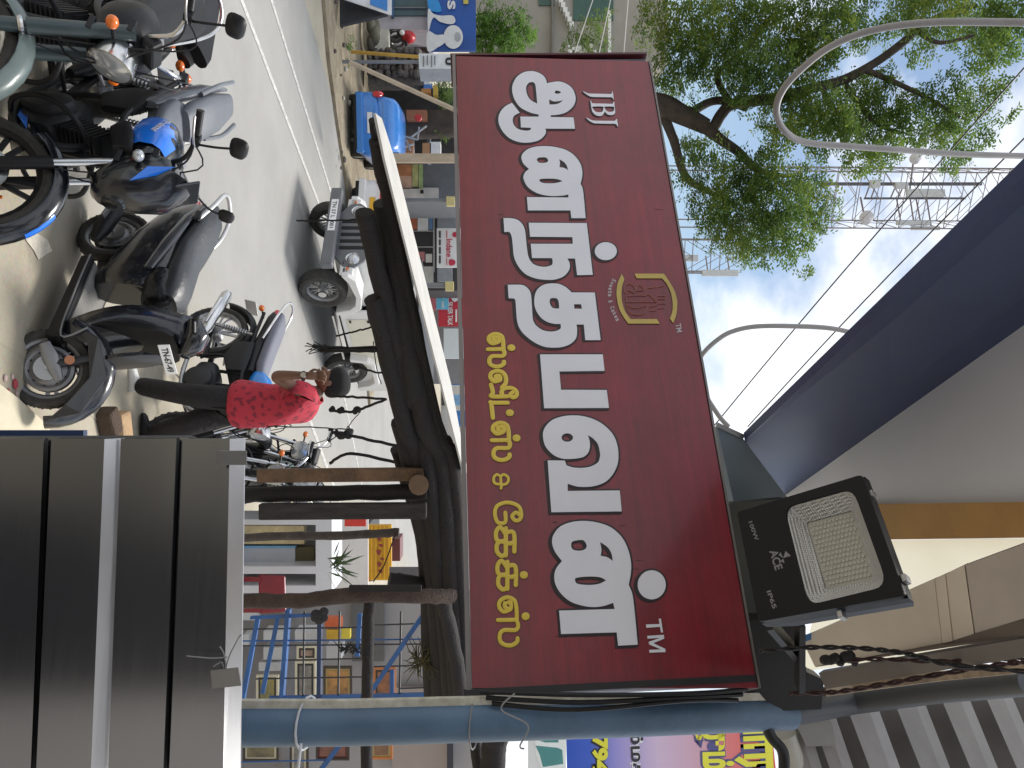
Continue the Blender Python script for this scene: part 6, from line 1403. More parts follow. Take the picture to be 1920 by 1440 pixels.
# ================================================================== PICTURE FRAME STALL AT THE RIGHT
rack = thing('steel_rack', 'blue painted steel rack with rods in front of the framed pictures', 'rack', P(520, 1230, 5.6))
def rbar(a, b, wpx, m=BLUEP, d=5.6, nm='rack_bar', d2=None, rd=False):
    p, q = P(*a, d), P(*b, d2 or d)
    bb = MB().tube([p, q], wpx * d / FPX / 2, 8) if rd else MB().bar(p, q, wpx * d / FPX, .03)
    return bb.build(nm, m, rack)
rbar((541, 1142), (528, 1316), 17); rbar((600, 1156), (598, 1316), 12, pm('rack_dark_blue', (.012, .03, .09), .5)); rbar((675, 1150), (670, 1230), 8)
rbar((484, 1158), (454, 1318), 9); rbar((521, 1158), (492, 1300), 4); rbar((795, 1150), (696, 1296), 13, d=5.5); rbar((642, 1390), (600, 1445), 13)
rbar((505, 1311), (850, 1303), 10); rbar((735, 1256), (735, 1305), 7); rbar((470, 1158), (610, 1152), 5)
RODM = pm('rod_dark', (.03, .03, .035), .5)
for y, x0, x1 in ((1180, 452, 690), (1202, 452, 850), (1211, 452, 850), (1172, 700, 830), (1238, 540, 700), (1273, 480, 690), (1250, 700, 850), (1291, 752, 850), (1429, 447, 612)):
    rbar((x0, y), (x1, y - 4), 3, RODM if y not in (1202, 1429) else BLUEP, nm='rack_rod', rd=True)
for x in (571, 637, 752): rbar((x, 1146), (x - 3, 1312), 4, RODM, nm='rack_rod', rd=True)
def shop_slab(nm, x0, x1, y0, y1, d, m, lab=None, cat=None, parent=None, th=.06, group=None):
    o = slab(nm, [(x0, y0), (x0, y1), (x1, y1), (x1, y0)], d, m, parent, th)
    if lab: tag(o, lab, cat, group)
    return o
GWALL = pm('grey_plaster', (.3, .285, .28), .9, var=.08, scale=2, bump=.1)
fshop = thing('frame_shop', 'open fronted picture framing shop with grey walls behind the blue rack', 'shop', P(400, 1280, 8.4))
shop_slab('back_wall', 120, 900, 1108, 1760, 8.6, GWALL, parent=fshop)
shop_slab('shelf_board', 528, 538, 1112, 1520, 8.2, pm('shelf_grey', (.2, .19, .19), .7), parent=fshop, th=.3)
shop_slab('upper_wall', 660, 720, 1112, 1240, 8.5, pm('dark_grey_plaster', (.13, .125, .12), .9), parent=fshop, th=.04)
shop_slab('shutter', 735, 850, 1290, 1450, 8.45, pm('taupe_panel', (.3, .25, .22), .7, var=.06), parent=fshop, th=.04)
shop_slab('door_jamb', 838, 850, 1375, 1470, 8.3, pm('dark_jamb', (.03, .03, .04), .6), parent=fshop, th=.04)
PANW = pm('white_panel', (.55, .56, .57), .5, var=.05)
for i, (x0, x1, y0, y1) in enumerate(((455, 478, 1143, 1163), (494, 530, 1184, 1200), (494, 528, 1214, 1237), (485, 525, 1242, 1258), (553, 594, 1183, 1203), (456, 466, 1190, 1210), (612, 640, 1212, 1236))):
    o = shop_slab('white_carton', x0, x1, y0, y1, 8.0, PANW, None, None, None, .2); tag(o, ['small pale carton under the red chair at the steel counter', 'narrow pale carton between the two slanted blue bars', 'pale carton second from the top behind the wide blue bar', 'lowest wide pale carton above the cream framed picture', 'pale carton right above the small brown framed print', 'flat pale carton at the very left beside the counter', 'pale carton right of the dark blue bar above the golden painting'][i], 'carton', 'pale cartons behind the blue rack')
def frame_pic(x0, x1, y0, y1, outer, mat_, art, lab, d=7.6, bw=4):
    t = thing('framed_picture', lab, 'picture', P((x0 + x1) / 2, (y0 + y1) / 2, d), 'framed pictures for sale behind the blue rack')
    q = lambda a, dd: [P(x0 + a, y0 + a, dd), P(x0 + a, y1 - a, dd), P(x1 - a, y1 - a, dd), P(x1 - a, y0 + a, dd)]
    o_, i_ = q(0, d), q(bw, d); back = V((0, .03, 0))
    b = MB(); b.add(o_ + i_ + [p + back for p in o_] + [p + back * .5 for p in i_], [(i, (i + 1) % 4, 4 + (i + 1) % 4, 4 + i) for i in range(4)] + [(i, 8 + i, 8 + (i + 1) % 4, (i + 1) % 4) for i in range(4)] + [(4 + i, 4 + (i + 1) % 4, 12 + (i + 1) % 4, 12 + i) for i in range(4)])
    b.build('frame', outer, t)
    MB().hexa(q(bw, d + .012), q(bw, d + .03)).build('mount', mat_, t)
    MB().hexa(q(bw * 2, d + .008), q(bw * 2, d + .014)).build('print', art, t)
def art(nm, c1, c2, sc=9): return pm(nm, c1, .35, col2=c2, scale=sc, coat=.3)
FD, FC, FO, FG = pm('frame_dark', (.03, .022, .018), .4), pm('frame_cream', (.5, .46, .34), .5), pm('frame_orange', (.4, .13, .03), .4), pm('frame_gold', (.35, .24, .08), .4)
frame_pic(480, 522, 1266, 1330, FC, FD, art('art_green', (.3, .22, .06), (.08, .1, .05)), 'cream framed picture with green and gold print leaning behind the slanted blue bar')
frame_pic(556, 594, 1211, 1238, FC, FD, art('art_grey', (.3, .2, .15), (.1, .07, .05)), 'small cream framed brown print, uppermost behind the blue bars')
frame_pic(553, 592, 1240, 1330, FC, pm('mount_black', (.02, .02, .02), .5), art('art_mono', (.22, .2, .18), (.07, .065, .06)), 'tall cream framed grey print standing between two blue bars')
frame_pic(606, 660, 1250, 1325, FD, FG, art('art_amber', (.42, .2, .05), (.1, .05, .02)), 'dark framed golden brown painting between the two posts')
frame_pic(700, 742, 1252, 1320, FO, FD, art('art_rust', (.3, .1, .03), (.06, .03, .02)), 'orange framed dark print right of the brown post')
frame_pic(455, 522, 1378, 1428, FD, FC, art('art_olive', (.2, .17, .08), (.07, .06, .04)), 'dark framed olive picture low beside the steel counter')
frame_pic(543, 578, 1380, 1450, FD, FC, art('art_grey2', (.25, .24, .22), (.08, .08, .08)), 'narrow grey picture in dark frame below the pole strings')
frame_pic(592, 655, 1378, 1426, FD, pm('mount_maroon', (.1, .02, .02), .5), art('art_red', (.2, .06, .04), (.05, .03, .03)), 'dark framed reddish picture crossed by the blue diagonal bar')
frame_pic(694, 736, 1376, 1424, FO, FG, art('art_rust2', (.25, .12, .05), (.05, .02, .02)), 'orange framed picture below the pole, nearest the banner')
for x0, x1, y0, y1, c, lab in ((609, 640, 1158, 1176, (.5, .1, .03), 'orange red packet on the shelf behind the rack'), (612, 634, 1181, 1199, (.6, .35, .03), 'orange yellow packet on the shelf below the orange red one'), (640, 656, 1180, 1198, (.62, .5, .05), 'bright yellow packet on the shelf beside the orange one')):
    shop_slab('packet', x0, x1, y0, y1, 7.9, pm('packet_' + str(x0), c, .5), lab, 'packet', None, .08)
tw = MB()
for k in range(60):
    a = P(790 + random.uniform(-10, 10), 1240 + random.uniform(-8, 8), 5.0); ang = random.uniform(0, 6.28); ln = random.uniform(.06, .17)
    b_ = a + V((math.cos(ang) * ln, random.uniform(-.05, .05), math.sin(ang) * ln * .8)); tw.tube([a, a.lerp(b_, .5) + V((random.uniform(-.02, .02), 0, random.uniform(-.02, .02))), b_], [.004, .0035, .002], 5)
tag(tw.build('twig_bundle', pm('dry_twigs', (.09, .075, .03), .9, var=.5)), 'bundle of dry brown twigs caught in the rods at the right', 'twigs', kind=None)
tw = MB()
for k in range(40):
    a = P(640 + random.uniform(-4, 40), 1222 + random.uniform(-5, 5), 4.6); ang = random.uniform(2.2, 4.0); ln = random.uniform(.03, .1)
    tw.tube([a, a + V((math.cos(ang) * ln * .6, 0, math.sin(ang) * ln))], [.004, .002], 5)
tag(tw.build('frayed_brush', ROPE), 'black frayed brush head tied to the brown post', 'brush')
# white display cabinet
cab = thing('display_cabinet', 'white display cabinet with glass front holding yellow cloth and boxes', 'cabinet', P(300, 1040, 7.6))
CW = pm('cabinet_white', (.6, .61, .63), .4, var=.05)
dC = 7.2
for (x0, x1, y0, y1) in ((440, 616, 974, 984), (592, 616, 984, 1112), (440, 592, 1062, 1076), (440, 592, 1098, 1112), (340, 440, 974, 1112)):
    shop_slab('cabinet_frame', x0, x1, y0, y1, dC, CW, parent=cab, th=.5)
shop_slab('cabinet_back', 440, 600, 976, 1110, dC + .5, pm('cabinet_inside', (.4, .4, .4), .6), parent=cab)
shop_slab('top_edge', 616, 622, 974, 1112, dC, CW, parent=cab, th=.5)
shop_slab('folded_cloth', 448, 570, 986, 1020, dC + .2, pm('cream_cloth', (.62, .52, .3), .8, var=.2, scale=14), 'pale yellow folded cloth inside the white cabinet', 'cloth', None, .1)
shop_slab('storage_box', 448, 553, 1026, 1060, dC + .2, pm('box_paleblue', (.5, .54, .58), .6, var=.1), 'pale grey box with blue lid inside the white cabinet', 'box', None, .1)
shop_slab('box_lid', 448, 553, 1024, 1028, dC + .19, pm('lid_blue', (.2, .42, .65), .5), 'light blue rim of cloth between folded cloth and box', 'cloth', None, .1)
shop_slab('olive_bag', 553, 588, 1026, 1060, dC + .22, pm('olive_bag', (.11, .1, .05), .8), 'olive bag at the glass end of the white cabinet', 'bag', None, .1)
chr_ = thing('chair', 'red plastic chair back beside the white cabinet', 'chair', P(380, 1115, 6.6))
b = MB(); q = [P(484, 1078, 6.6), P(534, 1080, 6.62), P(536, 1148, 6.62), P(484, 1152, 6.6)]; b.hexa([p + V((0, .03, 0)) for p in q], q)
RC = pm('red_chair', (.2, .015, .025), .4); b.build('backrest', RC, chr_, bevel=.02)
for y in (1086, 1144): MB().bar(P(330, y, 6.6), P(490, y, 6.6), .035, .03).build('leg', RC, chr_)
b = MB(); b.hexa([P(400, 1080, 6.2), P(400, 1150, 6.2), P(402, 1150, 6.6), P(402, 1080, 6.6)], [p + V((0, 0, .03)) for p in (P(400, 1080, 6.2), P(400, 1150, 6.2), P(402, 1150, 6.6), P(402, 1080, 6.6))]); b.build('seat', RC, chr_)
# yellow mini truck and things around it
tr_ = thing('cargo_truck', 'yellow mini cargo truck with ribbed tailgate parked beyond the posts', 'truck', (P(690, 1035, 15.5).x, 15.5, 0))
YT = pm('truck_yellow', (.62, .33, .015), .45, var=.12)
dT = 15.5
shop_slab('tailgate', 690, 734, 984, 1088, dT, YT, parent=tr_, th=.08)
for x in (697, 705, 713, 721, 729): shop_slab('tailgate_rib', x - 1.6, x + 1.6, 985, 1087, dT - .03, YT, parent=tr_, th=.04)
shop_slab('tailgate_edge', 686, 691, 1083, 1092, dT - .05, ORANGE, parent=tr_); shop_slab('bumper', 683, 688, 990, 1090, dT, BLK, parent=tr_)
tpl_ = Plane(P(700, 1000, dT - .07), V((1, 0, 0)), V((0, 0, 1)))
for x, y, l in ((707, 1006, 9), (710, 1020, 6), (706, 1031, 10), (712, 1046, 5), (707, 1054, 9), (709, 1068, 7)): MB(tpl_.M).prism([tuple(tpl_.st(*q)) for q in smooth_loop([(x, y), (x + 8, y + 1), (x + 6, y + l), (x + 2, y + l - 2)])], Matrix.Identity(4), 0, .01).build('worn_print', pm('truck_print', (.2, .02, .02), .5), tr_)
shop_slab('cab_back', 734, 750, 1010, 1052, dT + 1.5, pm('truck_maroon', (.13, .03, .03), .5), parent=tr_, th=.6)
shop_slab('load_bed', 682, 690, 985, 1088, dT + .1, BLK, parent=tr_, th=1.6)
for y in (996, 1078):
    c = P(676, y, dT + .3); MB().lathe((c.x, c.y, .28), (1, 0, 0), [(.15, -.08), (.26, -.08), (.28, 0), (.26, .08), (.15, .08)], 20).build('wheel', TYRE, tr_, True)
shop_slab('menu_board', 730, 790, 1064, 1108, 13, pm('board_grey', (.1, .095, .1), .7), 'dark board with white painted words beside the yellow truck', 'board', None, .05)
mb = Plane(P(745, 1082, 12.98), V((1, 0, 0)), V((0, 0, 1)))
text_px('lettering', mb, 'HOT', (740, 1080), (742, 1105), WHITE, D.objects['menu_board'], .0, .04, 10)
shop_slab('red_banner', 646, 686, 974, 987, 12, pm('banner_red', (.55, .04, .03), .5), 'small red banner behind the stick near the yellow truck', 'banner', None, .03)
shop_slab('white_hoarding', 600, 690, 960, 1110, 13.5, pm('hoarding_white', (.66, .64, .63), .6, var=.06), 'white hoarding with dark streaks below the yellow truck', 'hoarding', None, .05)
pl_ = MB()
for k in range(26):
    a = P(612 + random.uniform(0, 20), 1058 + random.uniform(-16, 16), 6.5); ang = random.uniform(-1.2, 1.2); ln = random.uniform(.12, .26)
    tip = a + V((math.sin(ang) * ln, random.uniform(-.1, .1), math.cos(ang) * ln)); md = a.lerp(tip, .5); s = V((.011, 0, .003))
    pl_.add([a, md + s, tip, md - s], [(0, 1, 2, 3)])
tag(pl_.build('spiky_plant', pm('leaf_dark_green', (.05, .085, .03), .5, var=.4)), 'spiky green potted plant on top of the white cabinet', 'plant')
far_b = thing('far_shop', 'far row of white shops at the end of the road beyond the posts', 'building', P(700, 940, 40))
shop_slab('wall', 640, 900, 870, 1130, 42, pm('far_white', (.55, .55, .54), .8), parent=far_b, th=1)
for (x0, x1, y0, y1) in ((700, 760, 900, 930), (690, 740, 960, 985), (770, 800, 990, 1020)): shop_slab('window', x0, x1, y0, y1, 41.9, GLASS, parent=far_b, th=.1)
shop_slab('dark_car', 700, 732, 836, 880, 24, pm('car_dark', (.03, .03, .035), .3), 'dark car roof far along the road by the timber posts', 'car', None, 1.2)

# ================================================================== ACROSS THE ROAD
def B(name, label, cat, x0, x1, y0, y1, d, m, th=2.0, wn='wall'):
    t = thing(name, label, cat, P((x0 + x1) / 2, (y0 + y1) / 2, d)); t['kind_hint'] = 'b'; del t['kind_hint']
    shop_slab(wn, x0, x1, y0, y1, d, m, parent=t, th=th); return t
LAV = pm('lavender_wall', (.45, .43, .46), .85); GCON = pm('weathered_concrete', (.36, .34, .30), .9, var=.12, scale=.6, bump=.15, col2=(.27, .255, .225))
bw = B('concrete_house', 'large weathered grey house behind the tree with green windows', 'house', 880, 1252, -60, 118, 24, GCON, 6)
shop_slab('wall', 880, 1190, 118, 400, 24.5, GCON, parent=bw, th=5)
for x0, x1, y0, y1 in ((1075, 1150, -10, 38), (1010, 1040, -30, 10)):
    w_ = shop_slab('window', x0, x1, y0, y1, 23.95, pm('green_glass', (.04, .1, .08), .3), parent=bw, th=.04)
for i in range(6): shop_slab('stair_step', 1048 + i * 4, 1056 + i * 4, -5 + i * 9, 4 + i * 9, 23.7, WHITE, parent=bw, th=.3)
shop_slab('ledge', 1034, 1038, -40, 110, 23.8, pm('ledge_dark', (.2, .19, .17), .9), parent=bw, th=.2)
shop_slab('drain_pipe', 1140, 1146, 20, 118, 23.8, WHITE, parent=bw, th=.1)
ls = B('lavender_shop', 'small lavender walled shop with teal window and dark doorway', 'shop', 640, 804, -60, 56, 17.5, LAV, 3)
shop_slab('window', 735, 800, -20, 29, 17.45, pm('teal_window', (.05, .1, .12), .3), parent=ls, th=.05)
shop_slab('window_bar', 735, 800, 13, 15, 17.4, GREYP, parent=ls, th=.03); shop_slab('window_sill', 733, 738, -20, 31, 17.35, pm('sill_blue', (.05, .12, .25), .5), parent=ls, th=.1)
shop_slab('doorway', 728, 804, 56, 99, 18.4, pm('doorway_brown', (.07, .045, .035), .8), parent=ls, th=.1); shop_slab('step', 706, 729, 54, 99, 17.2, pm('step_cream', (.55, .53, .46), .8), parent=ls, th=1.1)
rbk = thing('parked_motorcycle', 'red motorcycle standing in the dark doorway of the lavender shop', 'motorcycle', P(730, 72, 17.4))
b = MB(); c = P(766, 70, 17.5); b.ball(c, (.13, .2, .16), 12, 8); b.build('red_tank', RED, rbk, True)
for y, z in ((66, 742), (80, 744)): 
    c = P(z, y, 17.5); MB().lathe(c, (.3, 1, 0), [(.12, -.04), (.19, -.04), (.21, 0), (.19, .04), (.12, .04)], 18).build('wheel', TYRE, rbk, True)
MB().tube([P(745, 62, 17.45), P(758, 64, 17.4), P(762, 84, 17.5), P(752, 90, 17.5)], .035, 8).build('frame', BLK, rbk, True)
MB().ball(P(754, 61, 17.3), .06, 10, 8).build('headlamp', WHITE, rbk, True)
# tied olive sacks, hoarding, poster
sk_ = MB()
for i, (x, y, rx, rz) in enumerate(((696, 48, .2, .1), (702, 66, .22, .12), (696, 80, .16, .09), (706, 52, .2, .08))): sk_.ball(P(x, y, 16.6 + .05 * i), (rx, .18, rz), 12, 8)
tag(sk_.build('sack_pile', pm('olive_sack', (.1, .095, .07), .9, bump=.8), None, True), 'low pile of olive grey sacks before the lavender shop', 'sacks')
hd_ = thing('roadside_board', 'blue and white roadside board with black back standing at the far kerb', 'board', P(640, 20, 14.2))
b = MB(); q = [P(636, -60, 14.4), P(637, 47, 14), P(727, 26, 14.0), P(727, -60, 14.4)]; b.hexa(q, [p + V((.02, .06, 0)) for p in q]); b.build('back_panel', pm('board_black', (.02, .021, .026), .6), hd_)
q = [P(643, -2, 13.92), P(730, 27, 13.92), P(734, 27, 13.92), P(734, -60, 13.92), P(643, -60, 13.92)]
b = MB(); b.add(q + [p + V((0, .03, 0)) for p in q], [(0, 1, 2, 3, 4)] + [(i, (i + 1) % 5, 5 + (i + 1) % 5, 5 + i) for i in range(5)]); b.build('front_panel', pm('board_white', (.68, .7, .74), .4), hd_)
b = MB(); q = [P(694, -60, 13.9), P(694, 8, 13.9), P(726, 20, 13.9), P(726, -60, 13.9)]; b.hexa(q, [p + V((0, .01, 0)) for p in q]); b.build('blue_field', pm('board_blue', (.04, .22, .6), .4), hd_)
pos = thing('shop_hoarding', 'big blue hoarding with white curved shapes above the dark doorway', 'hoarding', P(850, 50, 17.2))
shop_slab('panel', 802, 892, -60, 94, 17.2, pm('poster_blue', (.01, .07, .3), .5, var=.3, scale=.8), parent=pos, th=.1)
pdl = Plane(P(850, 40, 17.18), V((1, 0, 0)), V((0, 0, 1)))
def pp_(nm, pts, m, lift): MB(pdl.M).prism([tuple(pdl.st(x, y)) for x, y in smooth_loop(pts)], Matrix.Identity(4), lift - .01, lift).build(nm, m, pos)
PWH = pm('poster_white', (.62, .63, .64), .5, var=.1)
pp_('white_shape', [(803, 18), (812, 26), (826, 30), (848, 30), (854, 40), (846, 46), (826, 42), (812, 34), (803, 60)], PWH, .02)
pp_('light_blue_shape', [(802, -10), (815, -10), (828, 20), (812, 22), (803, 14)], pm('poster_light_blue', (.02, .25, .62), .5), .015)
pp_('white_disc', ell(850, 70, 18, 22), PWH, .02); pp_('white_shape', [(802, 60), (818, 66), (832, 66), (836, 78), (820, 90), (802, 96)], PWH, .018)
pp_('grey_disc', ell(858, 70, 6, 9), pm('poster_grey', (.35, .36, .38), .5), .026)
pp_('yellow_patch', [(869, -4, 1), (878, -4, 1), (878, 8, 1), (869, 8, 1)], pm('poster_yellow', (.5, .42, .08), .5), .02)
text_px('lettering', pdl, 'S', (840, 2), (840, 19), PWH, pos, .03, .05, 14)
# poles, planks, rubble wall
yp = MB().tube([P(658, 97, 15.5), P(790, 107, 15.5)], .035, 10); tag(yp.build('yellow_post', pm('yellow_ochre_paint', (.5, .3, .05), .6), None, True), 'thin yellow post at the far kerb', 'post')
STONE = pm('grey_rubble', (.12, .105, .095), .95, bump=1, scale=5, var=.5)
rw = thing('rubble_wall', 'dark rough rubble wall between the yellow post and the leaning plank', 'wall', P(690, 118, 16.8))
for i in range(9):
    for j in range(5):
        x, y = 694 + i * 11 + random.uniform(-3, 3), 98 + j * 10 + random.uniform(-2, 2)
        MB().ball(P(x, y, 16.8 + random.uniform(-.05, .1)), (.085 * random.uniform(.8, 1.2), .12, .085 * random.uniform(.7, 1.1)), 7, 5).build('stone', STONE, rw)
shop_slab('wall_core', 690, 795, 96, 160, 16.9, STONE, parent=rw, th=.3)
PALEW = pm('pale_plank_wood', (.42, .34, .25), .8, bump=.3, scale=6, stretch=(1, 1, .3), var=.25)
o = MB().bar(P(655, 116, 13.2), P(875, 216, 13.6), .15, .06).build('leaning_plank', PALEW, None, bevel=.01); tag(o, 'broad pale plank leaning diagonally beside the blue car', 'plank')
o = MB().bar(P(700, 297, 13.5), P(900, 297, 13.5), .15, .1).build('wooden_post', PALEW, None, bevel=.01); tag(o, 'pale square wooden post standing right of the blue car', 'post')
wb_ = thing('notice_board', 'white and grey boxed notice board with dark lettering on a pole', 'sign', P(818, 118, 14.5))
b = MB(); q = [P(785, 101, 14.4), P(786, 129, 14.4), P(850, 129, 14.4), P(850, 102, 14.4)]; b.hexa(q, [p + V((.12, .3, 0)) for p in q]); b.build('box', pm('board_side_grey', (.3, .32, .35), .5), wb_)
b = MB(); b.hexa([p + V((0, -.015, 0)) for p in q], [p + V((0, -.003, 0)) for p in q]); b.build('face', pm('board_face', (.6, .63, .66), .4), wb_)
wpl = Plane(P(800, 110, 14.37), V((1, 0, 0)), V((0, 0, 1)))
for x, y0, y1 in ((793, 105, 125), (800, 104, 122), (808, 104, 126), (814, 105, 122)):
    MB(wpl.M).prism([tuple(wpl.st(x, y0)), tuple(wpl.st(x, y1)), tuple(wpl.st(x + 2.4, y1)), tuple(wpl.st(x + 2.4, y0))], Matrix.Identity(4), .0, .006).build('text_line', pm('print_grey', (.2, .2, .22), .6), wb_)
text_px('lettering', wpl, 'U', (836, 108), (836, 122), BLK, wb_, .004, .06, 12)
MB().bar(P(640, 116, 14.6), P(786, 116, 14.6), .05).build('pole', GREYP, wb_)
# open stall with dark inside, counters, boxes
ds = B('street_stall', 'dark open stall behind the blue car with shelves and cartons', 'stall', 690, 860, 165, 300, 18.5, DARKI, .2, 'back')
shop_slab('canopy_post', 735, 856, 226, 232, 17.5, pm('stall_teal', (.03, .06, .06), .6), parent=ds, th=.1)
shop_slab('shelf', 800, 806, 240, 300, 17.8, GREYP, parent=ds, th=.4); shop_slab('shelf', 770, 774, 235, 295, 17.8, pm('shelf_pale', (.35, .33, .3), .7), parent=ds, th=.4)
for (x0, x1, y0, y1, c, lab) in ((757, 773, 262, 286, (.3, .13, .05), 'brown carton low on the stall shelf'), (792, 808, 268, 290, (.34, .17, .07), 'tan carton on the middle stall shelf'), (806, 826, 266, 290, (.6, .58, .55), 'white framed carton on the stall shelf by the post'), (762, 800, 206, 222, (.26, .1, .05), 'rust coloured bundle hanging in the stall'), (795, 806, 148, 158, (.5, .52, .55), 'white crate on the stack beside the leaning plank'), (794, 810, 158, 166, (.05, .15, .4), 'blue crate on the stack beside the leaning plank'), (790, 808, 166, 174, (.4, .18, .05), 'orange crate at the end of the stack beside the leaning plank'), (812, 820, 160, 178, (.45, .3, .05), 'yellow crate above the orange one')):
    shop_slab('crate', x0, x1, y0, y1, 16.9, pm('crate_%d_%d' % (x0, y0), c, .6, bump=.2), lab, 'crate', None, .25)
rs_ = MB().lathe(P(784, 221, 16.5), (0, -1, 0), [(0, .02), (.07, .02), (.08, 0)], 18); tag(rs_.build('round_sign', RED), 'small round red sign hanging in the dark stall', 'sign')
tri = MB()
for a_, b__ in (((756, 255), (783, 262)), ((783, 262), (786, 238)), ((770, 258), (800, 236)), ((758, 276), (776, 270)), ((762, 262), (770, 282))): tri.bar(P(*a_, 16.3), P(*b__, 16.3), .03)
tag(tri.build('metal_stand', pm('stand_grey', (.3, .3, .3), .5)), 'grey metal folding stand behind the roof of the blue car', 'stand')
# row of shops further right
s1 = B('poster_shop', 'grey shop front with orange and green posters right of the wooden post', 'shop', 690, 860, 306, 378, 20, pm('slate_shop', (.13, .14, .155), .7), 2)
for (x0, x1, y0, y1, c) in ((745, 772, 308, 330, (.5, .22, .1)), (745, 772, 330, 352, (.62, .4, .3)), (773, 784, 308, 350, (.45, .45, .2)), (785, 793, 308, 354, (.35, .45, .2))): shop_slab('poster', x0, x1, y0, y1, 19.95, pm('poster_%d_%d' % (x0, y0), c, .5, var=.3, scale=5), parent=s1, th=.04)
shop_slab('pillar', 690, 793, 354, 372, 19.8, pm('pillar_pale', (.5, .48, .46), .7), parent=s1, th=.3); shop_slab('fascia', 793, 822, 352, 372, 19.85, pm('fascia_pale', (.45, .44, .43), .7), parent=s1, th=.2)
shop_slab('camera_box', 788, 794, 356, 362, 19.7, BLK, parent=s1)
for i, (x, y, top) in enumerate(((0, 376, 848), (0, 535, 846))):
    o = MB().tube([V((P(700, y, 17).x, 17, 0)), P(top, y, 17)], .05 if i == 0 else .06, 10).build('utility_pole', pm('pole_grey', (.16, .165, .165), .6), None, True)
    tag(o, ['grey utility pole left of the dark glass cabinets', 'grey utility pole right of the white gas sign'][i], 'pole', 'utility poles across the road')
    cl = MB().box(P(top - 3, y + 2, 16.9), (.2, .12, .18)); tag(cl.build('pole_clamp', pm('clamp_yellow', (.5, .42, .18), .6)), ['yellow clamp on the left utility pole', 'yellow clamp on the right utility pole'][i], 'clamp')
s2 = B('glass_shop', 'shop front with dark glass cabinets under the white gas sign', 'shop', 690, 862, 378, 545, 23, pm('shop_dark_front', (.03, .03, .032), .5), 2)
for y in (398, 433, 463, 500): shop_slab('mullion', 700, 815, y - 1, y + 1, 22.9, pm('mullion_grey', (.3, .3, .3), .5), parent=s2, th=.05)
shop_slab('mullion', 812, 815, 380, 510, 22.88, MATS['mullion_grey'], parent=s2, th=.05); shop_slab('counter_ledge', 690, 812, 500, 530, 22.8, pm('ledge_pale', (.4, .4, .38), .7), parent=s2, th=.3)
for i, (x0, x1, y0, y1, c) in enumerate(((770, 782, 402, 430, (.4, .12, .06)), (783, 803, 406, 432, (.6, .6, .6)), (804, 811, 404, 430, (.12, .22, .4)), (772, 784, 384, 396, (.5, .5, .5)), (784, 796, 472, 490, (.4, .15, .15)), (798, 810, 476, 492, (.5, .5, .48)))):
    shop_slab('display_item', x0, x1, y0, y1, 22.85, pm('item_%d' % i, c, .5), parent=s2, th=.03)
shop_slab('grey_panel', 820, 860, 392, 428, 22.6, pm('grey_blue_panel', (.22, .24, .27), .6), parent=s2, th=.1); shop_slab('grey_panel', 820, 848, 500, 528, 22.6, MATS['grey_blue_panel'], parent=s2, th=.1)
gs = thing('gas_sign', 'white gas dealer sign with red lettering under the maroon sign', 'sign', P(842, 464, 22))
shop_slab('board', 819, 863, 428, 501, 22.2, pm('gas_board', (.72, .72, .73), .4, var=.02), parent=gs, th=.1)
gp_ = Plane(P(840, 465, 22.18), V((1, 0, 0)), V((0, 0, 1))); GR = pm('sign_red', (.5, .02, .06), .4); GK = pm('sign_black', (.04, .04, .04), .5)
text_px('lettering', gp_, 'Indane', (837, 448), (837, 482), GR, gs, .0, .02, 11)
for y0, y1 in ((433, 446), (449, 460), (463, 476), (479, 494)): MB(gp_.M).prism([tuple(gp_.st(*q)) for q in ((823, y0), (823, y1), (826.5, y1), (826.5, y0))], Matrix.Identity(4), 0, .01).build('text_line', GK, gs)
MB(gp_.M).prism([tuple(gp_.st(*q)) for q in ell(853, 440, 5, 5)], Matrix.Identity(4), 0, .01).build('emblem', GR, gs)
MB(gp_.M).prism([tuple(gp_.st(*q)) for q in smooth_loop([(842, 488), (846, 486), (852, 488), (854, 492), (852, 496), (846, 498), (842, 496)])], Matrix.Identity(4), 0, .01).build('gas_cylinder', GR, gs)
for y0, y1 in ((432, 446), (484, 497)): MB(gp_.M).prism([tuple(gp_.st(*q)) for q in ((837, y0), (837, y1), (838.4, y1), (838.4, y0))], Matrix.Identity(4), 0, .01).build('red_line', GR, gs)
s3 = B('red_sign_shop', 'shops with red and pale blue signs at the right end of the far row', 'shop', 690, 872, 530, 720, 28, pm('shop_front_grey', (.2, .2, .21), .7), 3)
rsn = thing('red_shop_sign', 'red shop sign with white lettering beside the right utility pole', 'sign', P(840, 575, 26))
shop_slab('board', 822, 870, 542, 612, 26, pm('signboard_red', (.5, .02, .04), .45), parent=rsn, th=.1)
rp_ = Plane(P(840, 575, 25.97), V((1, 0, 0)), V((0, 0, 1)))
text_px('lettering', rp_, 'SILVER TALK', (840, 566), (840, 610), WHITE, rsn, 0, .02, 9)
MB(rp_.M).prism([tuple(rp_.st(*q)) for q in ((854, 580), (854, 604), (857, 604), (857, 580))], Matrix.Identity(4), 0, .01).build('text_line', WHITE, rsn)
MB(rp_.M).prism([tuple(rp_.st(*q)) for q in ell(853, 556, 7, 10)], Matrix.Identity(4), 0, .01).build('white_shape', WHITE, rsn)
bsn = thing('blue_shop_sign', 'small pale blue and red sign in front of the red one', 'sign', P(826, 560, 25))
shop_slab('board', 818, 841, 541, 580, 25.4, pm('signboard_cyan', (.15, .5, .7), .45), parent=bsn, th=.05); shop_slab('red_band', 806, 818, 541, 582, 25.4, pm('signboard_pink', (.5, .15, .17), .45), parent=bsn, th=.05)
bpl2 = Plane(P(830, 560, 25.37), V((1, 0, 0)), V((0, 0, 1)))
text_px('lettering', bpl2, 'Air tel', (828, 546), (828, 576), WHITE, bsn, 0, .02, 6)
